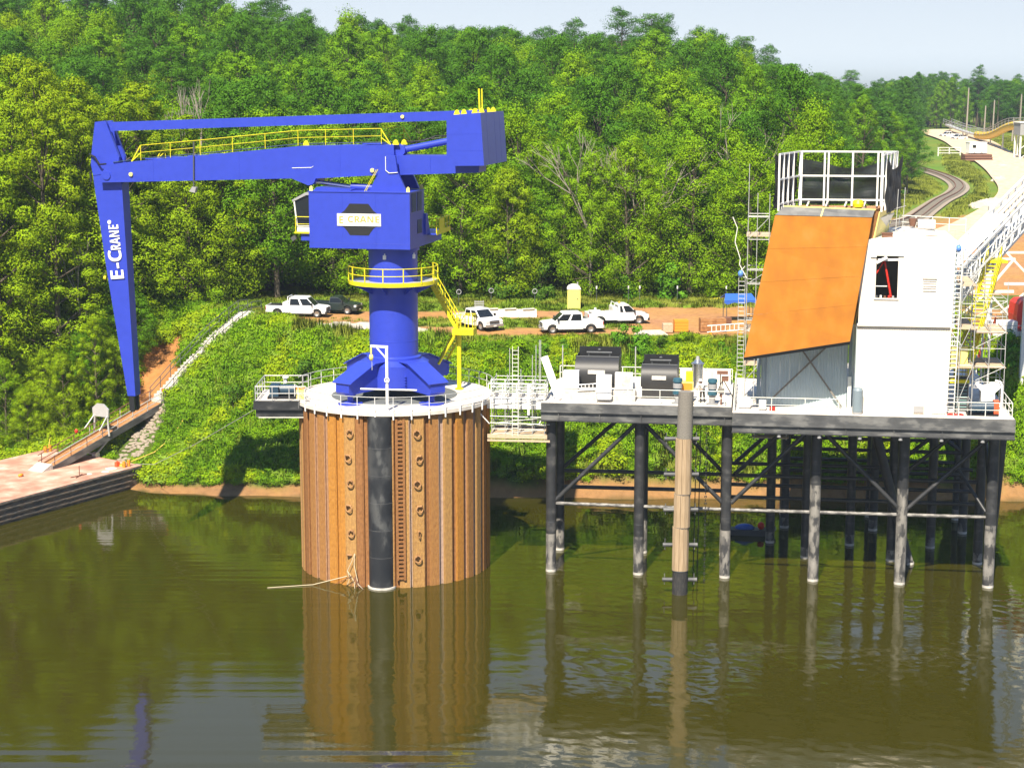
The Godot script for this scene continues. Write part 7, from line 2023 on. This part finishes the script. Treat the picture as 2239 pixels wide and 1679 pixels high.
func rail_x(d: float) -> float:
	return interp([[236.0, 40.0], [262.0, 52.0], [292.0, 65.0], [316.0, 73.5], [334.0, 80.0], [350.0, 86.5], [366.0, 91.5], [384.0, 94.5], [404.0, 95.5], [430.0, 100.0], [460.0, 107.0], [640.0, 147.0]], d)

func road_x(d: float) -> float:
	return interp([[225.0, 46.0], [290.0, 78.0], [345.0, 100.0], [395.0, 112.0], [440.0, 120.5], [490.0, 128.0], [530.0, 134.5], [565.0, 138.0], [600.0, 141.0]], d)

func make_plants() -> void:
	make_forest()
	make_bank_cover()

func ordinal(i: int) -> String:
	var a := ["", "first", "second", "third", "fourth", "fifth", "sixth", "seventh", "eighth", "ninth", "tenth", "eleventh", "twelfth", "thirteenth", "fourteenth", "fifteenth", "sixteenth", "seventeenth", "eighteenth", "nineteenth"]
	if i < 20: return a[i]
	var t: String = ["twenty", "thirty", "forty", "fifty"][i / 10 - 2]
	return t + ("-" + a[i % 10] if i % 10 else "th")

func make_forest() -> void:
	var kinds := []   # name, trunk, crown, height, label
	kinds.append(["broadleaf_tree", broadleaf(101, 20, 13.5, GREENS[0], 27000, 0.26, 0.06)])
	kinds.append(["broadleaf_tree", broadleaf(102, 18, 12.5, GREENS[1], 27000, 0.26, 0.24)])
	kinds.append(["broadleaf_tree", broadleaf(103, 21, 12.0, GREENS[4], 27000, 0.26, 0.16)])
	kinds.append(["broadleaf_tree", broadleaf(104, 17, 12.0, GREENS[3], 27000, 0.26, 0.05)])
	kinds.append(["broadleaf_tree", broadleaf(105, 22, 13.0, GREENS[2], 27000, 0.26, 0.26)])
	kinds.append(["poplar_tree", broadleaf(106, 25, 10.0, GREENS[6], 27000, 0.26, 0.12, 0.3)])
	kinds.append(["poplar_tree", broadleaf(107, 24, 9.5, GREENS[3], 27000, 0.26, 0.12, 0.3)])
	kinds.append(["pine_tree", pine(108, 24, 10.5, GREENS[5], 19000, 0.24)])
	kinds.append(["pine_tree", pine(109, 22, 10.0, GREENS[2], 19000, 0.24)])
	kinds.append(["conifer_tree", broadleaf(110, 22, 8.0, Color(0.055, 0.145, 0.014), 27000, 0.26, 0.1, 0.9)])
	var say := {
		"left": "tall yellow-green tree on the left bank behind the crane stick",
		"front0": "bright green leafy tree in the front row of the forest behind the dirt lot",
		"front1": "dark green leafy tree in the front row of the forest behind the dirt lot",
		"mid0": "bright green leafy tree on the wooded slope behind the front row",
		"mid1": "dark green leafy tree on the wooded slope behind the front row",
		"pine": "dark green round-topped pine on the wooded ridge line",
		"edge": "green tree at the forest edge beside the curving railway",
		"far": "hazy green tree beyond the far conveyor on the right"}
	var r := RandomNumberGenerator.new()
	r.seed = 77
	var spots := []    # x, d, zone
	# left bank: tall yellowish trees close to the water
	var d := 171.0
	while d < 204.0:
		var x := -66.0
		while x < -31.0:
			x += 5.2
			var px := x - 5.2 + r.randf_range(-1.8, 1.8)
			var pd := d + r.randf_range(-1.8, 1.8)
			var lim := interp(SHORE, px) + 7.0 + maxf(0.0, px + 46.0) * 0.62
			if px > -40.5 and pd < 184.0: continue
			if pd > lim: spots.append([px, pd, "left"])
		d += 5.5
	# lower growth on the left bank, coming down to the barge
	for e in [[-51.0, 169.5], [-48.5, 167.5], [-46.0, 166.0], [-49.5, 171.5], [-44.8, 168.8], [-42.6, 166.6], [-43.5, 171.0], [-41.2, 169.5], [-39.6, 166.8], [-40.2, 172.6], [-38.6, 170.2], [-53.0, 171.5], [-46.8, 170.2], [-38.2, 175.5], [-39.5, 178.5]]: spots.append([e[0], e[1], "low"])
	# main slope
	d = 192.5
	var row := 0
	while d < 385.0:
		var half_l := -0.305 * d
		var x := half_l + r.randf_range(0, 4)
		while x < 0.245 * d + 6.0:
			var px := x + r.randf_range(-2.0, 2.0)
			var pd := d + r.randf_range(-2.2, 2.2)
			var edge := px / pd
			if pd < 258.0 and edge > 0.178 and pd > 200.0: edge = 9.0
			if pd > 250.0 and px > rail_x(pd) - 7.0: edge = 9.0
			if not (px < -34.0 and pd < 205.0) and edge < 0.226 and not (pd < 199.0 and px > 33.0):
				var zone := "front" if row < 2 else ("pine" if pd > 318.0 or edge < -0.31 else "mid")
				if edge > 0.165 and pd > 220.0: zone = "edge"
				spots.append([px, pd, zone])
			x += 6.2 + 0.008 * (d - 190.0)
		d += 5.4 + 0.012 * (d - 190.0)
		row += 1
	# far wood
	for i in 260:
		var pd := r.randf_range(575.0, 720.0)
		var px := pd * r.randf_range(0.20, 0.34)
		if px / pd < 0.262 and pd < 612.0: continue
		spots.append([px, pd, "far"])
	for i in 46:
		var pd := r.randf_range(470.0, 600.0)
		var px := 0.305 * pd + r.randf_range(-2.0, 26.0)
		spots.append([px, pd, "far"])
	for i in 110:   # wood left of the road end
		var pd := r.randf_range(385.0, 640.0)
		var px := pd * r.randf_range(0.15, 0.225)
		if px > rail_x(pd) - 7.0 and pd < 450.0: continue
		spots.append([px, pd, "edge"])
	# which ones are built as trees of their own: the nearest, 300 in all
	spots.sort_custom(func(a, b): return (a[1] + (-30.0 if a[2] in ["front", "left", "low"] else (90.0 if a[2] == "mid" else 0.0)) - (110.0 if a[2] == "edge" else 0.0)) < (b[1] + (-30.0 if b[2] in ["front", "left", "low"] else (90.0 if b[2] == "mid" else 0.0)) - (110.0 if b[2] == "edge" else 0.0)))
	var order := {}
	for zone in ["left", "front", "low"]:
		var row_of := spots.filter(func(e): return e[2] == zone)
		row_of.sort_custom(func(a, b): return a[0] / a[1] < b[0] / b[1])
		for i in row_of.size(): order[row_of[i]] = ordinal(i + 1)
	var rest := {}
	var made := 0
	for s in spots:
		var zone: String = s[2]
		var k := 0
		var size := 1.0
		match zone:
			"left":
				k = [5, 6, 6, 5, 3][r.randi() % 5]
				size = r.randf_range(0.92, 1.18)
			"low":
				k = [3, 0, 6, 3, 1][r.randi() % 5]
				size = r.randf_range(0.36, 0.52)
			"front":
				k = [0, 1, 2, 3, 0, 0, 3][r.randi() % 7]
				size = r.randf_range(0.72, 1.02)
			"mid":
				k = [0, 1, 2, 4, 4, 3, 8, 2, 0][r.randi() % 9]
				size = r.randf_range(0.82, 1.06)
			"pine":
				k = [7, 8, 7, 4, 8, 2][r.randi() % 6]
				size = r.randf_range(0.82, 1.0)
			"edge":
				k = [9, 8, 2, 7, 4, 9][r.randi() % 6]
				size = r.randf_range(0.68, 0.95)
			"far":
				k = [7, 4, 2, 8][r.randi() % 4]
				size = r.randf_range(0.58, 0.78)
		var kd: Array = kinds[k]
		var bs := spin(r, size, size * 1.02)
		var xf := Transform3D(bs, on_ground(s[0], s[1], -0.2))
		if made < 300:
			made += 1
			var dark := k in [1, 2, 4, 7, 8, 9]
			var key: String = zone + ("1" if dark else "0") if zone == "front" or zone == "mid" else zone
			var label: String = say.get(key, "")
			if zone == "left" or zone == "front" or zone == "low": label = "%s leafy tree, %s from the left %s" % ["yellow-green" if zone == "left" else "low green" if zone == "low" else ("dark green" if dark else "bright green"), order[s], "among the tall ones on the left bank" if zone == "left" else "in the thicket above the barge" if zone == "low" else "in the forest's front rows"]
			var grp: String = {"left": "tall trees on the left bank", "low": "thicket above the barge", "front": "front row of the forest", "mid": "trees on the wooded slope", "pine": "pines on the ridge", "edge": "trees along the railway", "far": "far wood on the right"}[zone]
			var t := thing(kd[0], label, "tree", xf, grp)
			place(t, "trunk", kd[1][0], M.bark)
			place(t, "crown", kd[1][1], M.leaf)
		else:
			if not rest.has(k): rest[k] = []
			rest[k].append(xf)
	for k in rest:
		multi("forest_crowns", kinds[k][1][1], M.leaf, rest[k], "green crowns of the crowded forest on the hill behind", "forest")
		multi("forest_trunks", kinds[k][1][0], M.bark, rest[k], "dark trunks of the crowded forest on the hill behind", "forest")
	# bare trees standing in the front row
	var bd := [["leafless grey tree with wide bare branches in the middle of the forest edge", 8.5, 193.0, 15.0, 1.0, 201], ["second leafless grey tree leaning right in the forest edge", 14.0, 194.5, 14.0, 0.95, 202], ["thin bare grey tree high on the slope above the crane boom", -37.0, 207.0, 22.0, 0.6, 203], ["small bare tree right of the two wide leafless ones", 25.5, 205.0, 17.0, 0.9, 204], ["bare snag with hanging vines at the left bank", -43.0, 176.0, 10.0, 0.7, 205]]
	for e in bd:
		var t := thing("bare_tree", e[0], "tree", Transform3D(Basis(), on_ground(e[1], e[2], -0.2)), "leafless trees at the forest edge")
		place(t, "branches", bare(e[5], e[3], e[4]), M.dead_wood)
	print("trees ", spots.size(), " own ", made)

func make_bank_cover() -> void:
	var r := RandomNumberGenerator.new()
	r.seed = 91
	rng.seed = 300
	# low vine cover, three tones; shared clumps scattered over the bank
	var cover := []
	for k in 5:
		var mb := MB.new()
		var base: Color = [Color(0.185, 0.32, 0.006), Color(0.145, 0.28, 0.006), Color(0.10, 0.21, 0.006), Color(0.225, 0.32, 0.006), Color(0.19, 0.30, 0.03)][k]
		for q in 7: clump(mb, V(rng.randf_range(-0.8, 0.8), rng.randf_range(0.05, 0.4), rng.randf_range(-0.8, 0.8)), V(0.5, 0.38, 0.5), 95, 0.16, base)
		cover.append(mb.mesh())
	var xs := [[], [], [], [], []]
	for i in 26000:
		var x := r.randf_range(-66.0, 62.0)
		var s := interp(SHORE, x)
		var t := interp(TOP, x)
		var d := r.randf_range(s + 1.6, t + (0.2 if x > -22.0 else 1.5))
		if r.randf() > (t - s) / 16.0: continue
		if d - s < 2.6 + rough.get_noise_2d(x * 12.0, 7.0) * 2.2 and r.randf() < 0.85: continue
		# keep the gully, steps and ramp clear
		var gul := exp(-pow((x + 35.0) / 2.4, 2.0))
		if gul > 0.35 and d > 165.5 and d < 179.5: continue
		var f := clampf((d - 168.0) / 10.6, 0.0, 1.0)
		var sx := lerpf(-34.0, -26.0, f)
		if absf(x - sx) < 1.7 and d > 160.0 and d < 179.5: continue
		if x < -32.5 and x > -38.0 and d < 168.0 and absf(x - lerpf(-36.5, -34.0, (d - 158.0) / 10.0)) < 1.8: continue
		if x < -38.0 and d < s + 2.5: continue
		var n := rough.get_noise_2d(x * 7.0, d * 7.0)
		var k := 0
		if n > 0.12: k = 3
		elif n < -0.14: k = 2 if r.randf() < 0.6 else 1
		elif r.randf() < 0.4: k = 1
		if r.randf() < 0.12: k = 4
		var sc := 0.62 + 0.55 * r.randf() + maxf(0.0, n) * 0.9
		if x > -22.0: sc *= lerpf(1.0, 0.5, smoothstep(t - 2.6, t - 0.4, d))
		xs[k].append(Transform3D(Basis(Vector3.UP, r.randf() * TAU).scaled(V(sc, sc * r.randf_range(0.75, 1.35), sc)), on_ground(x, d, -0.08)))
	# taller weeds and brambles in drifts, so that the cover is uneven
	for i in 5600:
		var x := r.randf_range(-64.0, 60.0)
		var s := interp(SHORE, x)
		var t := interp(TOP, x)
		var d := r.randf_range(s + 3.0, t - 0.8)
		var n := rough.get_noise_2d(x * 10.0 + 40.0, d * 10.0)
		if n < 0.03: continue
		if exp(-pow((x + 34.6) / 3.0, 2.0)) > 0.3 and d > 164.0 and d < 180.0: continue
		if absf(x - lerpf(-34.0, -26.0, clampf((d - 168.0) / 10.6, 0.0, 1.0))) < 2.2: continue
		if x < -32.0 and d < 169.0: continue
		var sc := r.randf_range(1.0, 1.7) * (1.0 if d < t - 2.5 else 0.7)
		var k: int = 2 if rough.get_noise_2d(x * 5.0, d * 5.0 + 300.0) < -0.02 else (4 if r.randf() < 0.3 else 1)
		xs[k].append(Transform3D(Basis(Vector3.UP, r.randf() * TAU).scaled(V(sc * 0.8, sc * r.randf_range(1.0, 1.7), sc * 0.8)), on_ground(x, d, -0.1)))
	var names := ["fresh green vine cover on the river bank", "mid green vine cover on the river bank", "dark green vine cover in hollows of the river bank", "yellow-green vine cover on the river bank", "pale-leaved cover on the river bank"]
	for k in 5: multi("bank_vines", cover[k], M.leaf, xs[k], names[k], "vines")
	# bushes along the top and on the slope, each its own plant
	var bushes := []
	for k in 4:
		rng.seed = 400 + k
		var mb := MB.new()
		var st := MB.new()
		var base: Color = [Color(0.17, 0.30, 0.006), Color(0.09, 0.225, 0.012), Color(0.065, 0.14, 0.012), Color(0.20, 0.30, 0.008)][k]
		for q in 11:
			var a := rng.randf() * TAU
			var rr := rng.randf_range(0.1, 1.0)
			var c := V(cos(a) * rr, rng.randf_range(0.3, 2.3), sin(a) * rr)
			c *= V(1.0 - c.y * 0.18, 1, 1.0 - c.y * 0.18)
			clump(mb, c, V(0.6, 0.5, 0.6), 130, 0.2 if k != 1 else 0.26, base)
			st.tube(V(0, -0.3, 0), c, 0.05, 0.02, 5, false)
		bushes.append([st.mesh(), mb.mesh()])
	var where := [
		[0.4, 160.6, 0, 1.10, "rounded bright green willow bush behind the footbridge scaffold"], [-2.0, 160.3, 0, 0.92, "rounded bright green bush left of the footbridge scaffold"],
		[2.7, 160.7, 1, 0.79, "leafy sapling bush right of the rounded willow bush"], [5.0, 161.1, 1, 0.70, "leafy bush behind the wider winch housing"], [7.4, 160.9, 0, 0.75, "bright bush between the winch housings on the bank top"],
		[9.9, 161.2, 1, 1.01, "tall leafy bush behind the narrower winch housing"], [11.6, 161.0, 1, 1.10, "tallest leafy bush behind the steel vessel"], [13.4, 160.7, 2, 0.79, "dark bush right of the tallest leafy bush"],
		[15.4, 160.8, 0, 0.79, "bright bush in front of the pallet boxes"], [17.4, 160.5, 3, 0.75, "yellow-green bush left of the tower scaffold"], [19.4, 160.7, 1, 0.70, "leafy bush behind the tower scaffold foot"],
		[-4.6, 161.1, 2, 0.75, "dark bush behind the yellow stair post"], [-6.4, 161.4, 3, 0.70, "yellow-green bush right of the crane hub"], [-14.6, 164.0, 3, 0.70, "yellow-green bush on the bank left of the crane hub"],
		[-18.5, 166.8, 0, 0.70, "bright bush below the lime mounds"], [-24.6, 172.5, 0, 0.85, "bright bush at the top of the bank steps"], [12.6, 190.5, 1, 1.15, "bright green pointed bush at the forest edge right of the toilet"],
		[17.0, 190.0, 1, 1.70, "tall bright green vine-covered bush at the forest edge"], [-1.0, 190.5, 2, 1.90, "large dark bush at the forest edge behind the white pickup"], [2.8, 191.0, 2, 1.70, "dark bush at the forest edge left of the toilet"],
		[-7.6, 190.5, 2, 1.50, "dark bush at the forest edge behind the pedestal"], [-13.5, 190.0, 2, 1.30, "dark bush behind the dark green pickup"], [21.5, 191.0, 0, 1.00, "bright bush at the forest edge by the yellow pipes"],
		[26.0, 191.0, 3, 1.20, "yellow-green bush at the forest edge behind the blue canopy"], [39.0, 158.5, 0, 1.50, "bright bush on the bank right of the deck winch"], [42.0, 157.0, 0, 1.70, "large bright bush on the right bank below the red tank"],
		[44.5, 158.6, 1, 1.50, "leafy bush at the right frame edge below the red tank"], [41.0, 160.5, 3, 1.40, "yellow-green bush at the top of the right bank"], [-22.0, 160.5, 2, 1.50, "dark bush on the bank left of the side platform"],
		[-19.5, 161.8, 2, 1.40, "dark bush on the bank just left of the rusty cell"], [-25.5, 162.5, 2, 1.20, "dark bush on the bank below the steps"], [-40.5, 168.5, 3, 1.30, "yellow-green bush left of the ramp portal"],
		[-44.0, 170.0, 0, 1.50, "bright bush behind the barge on the left"], [-38.6, 172.5, 0, 1.30, "bright bush left of the red gully"], [-47.5, 172.0, 3, 1.60, "yellow-green bush at the left frame edge"], [-30.0, 180.5, 0, 1.10, "bush in the shade above the red gully"]]
	for e in where:
		var t := thing("bush", e[4], "bush", Transform3D(Basis(Vector3.UP, e[0] * 1.7).scaled(V(e[3], e[3], e[3])), on_ground(e[0], e[1], -0.1)), "bushes on the bank and lot edge")
		place(t, "stems", bushes[e[2]][0], M.bark)
		place(t, "foliage", bushes[e[2]][1], M.leaf)
	# grass on the lot and by the railway
	rng.seed = 500
	var tufts := []
	for k in 2:
		var mb := MB.new()
		var base: Color = [Color(0.15, 0.235, 0.02), Color(0.20, 0.235, 0.03)][k]
		for q in 46:
			var a := rng.randf() * TAU
			var p := V(cos(a), 0, sin(a)) * rng.randf() * 0.55
			var tip := p + V(rng.randf_range(-0.16, 0.16), rng.randf_range(0.18, 0.46), rng.randf_range(-0.16, 0.16))
			var w := V(rng.randf_range(-1, 1), 0, rng.randf_range(-1, 1)).normalized() * 0.035
			mb.col = base * rng.randf_range(0.75, 1.3)
			mb.tri_n(p - w, p + w, tip, V(0, 0.8, 0.5), V(0, 0.8, 0.5), V(0, 0.8, 0.5))
		tufts.append(mb.mesh())
	var gx := [[], []]
	for i in 15000:
		var x := r.randf_range(-34.0, 40.0)
		var d := r.randf_range(161.0, 197.0)
		if d < interp(TOP, x) - 1.0: continue
		var k := dirt(x, d)
		if r.randf() < k * 1.06: continue
		var sc := r.randf_range(0.5, 1.0) * (1.0 if d < 184.0 else 1.5)
		gx[0 if rough.get_noise_2d(x * 6.0, d * 6.0) < 0.08 else 1].append(Transform3D(Basis(Vector3.UP, r.randf() * TAU).scaled(V(sc, sc, sc)), on_ground(x, d, -0.03)))
	for i in 14000:
		var d := r.randf_range(262.0, 560.0)
		var x := d * r.randf_range(0.19, 0.31)
		if dirt(x, d) > 0.4 or absf(x - road_x(d)) < 8.5 or absf(x - rail_x(d)) < 4.0: continue
		gx[1].append(Transform3D(Basis(Vector3.UP, r.randf() * TAU).scaled(V(2.2, 1.6, 2.2)), on_ground(x, d, -0.05)))
	for i in 7000:   # rank grass in drifts on the bank itself
		var x := r.randf_range(-30.0, 50.0)
		var s := interp(SHORE, x)
		var t := interp(TOP, x)
		var d := r.randf_range(s + 1.8, t - 0.3)
		var n := rough.get_noise_2d(x * 8.0 - 70.0, d * 8.0)
		if n < 0.02: continue
		if absf(x - lerpf(-34.0, -26.0, clampf((d - 168.0) / 10.6, 0.0, 1.0))) < 1.8: continue
		var sc := r.randf_range(1.3, 2.3)
		gx[0 if n < 0.16 else 1].append(Transform3D(Basis(Vector3.UP, r.randf() * TAU).scaled(V(sc * 0.8, sc * 1.25, sc * 0.8)), on_ground(x, d, 0.15)))
	multi("grass", tufts[0], M.leaf, gx[0], "green grass tufts round the dirt lot and on the bank", "grass")
	multi("grass", tufts[1], M.leaf, gx[1], "yellowish grass tufts on the lot, bank and by the railway", "grass")
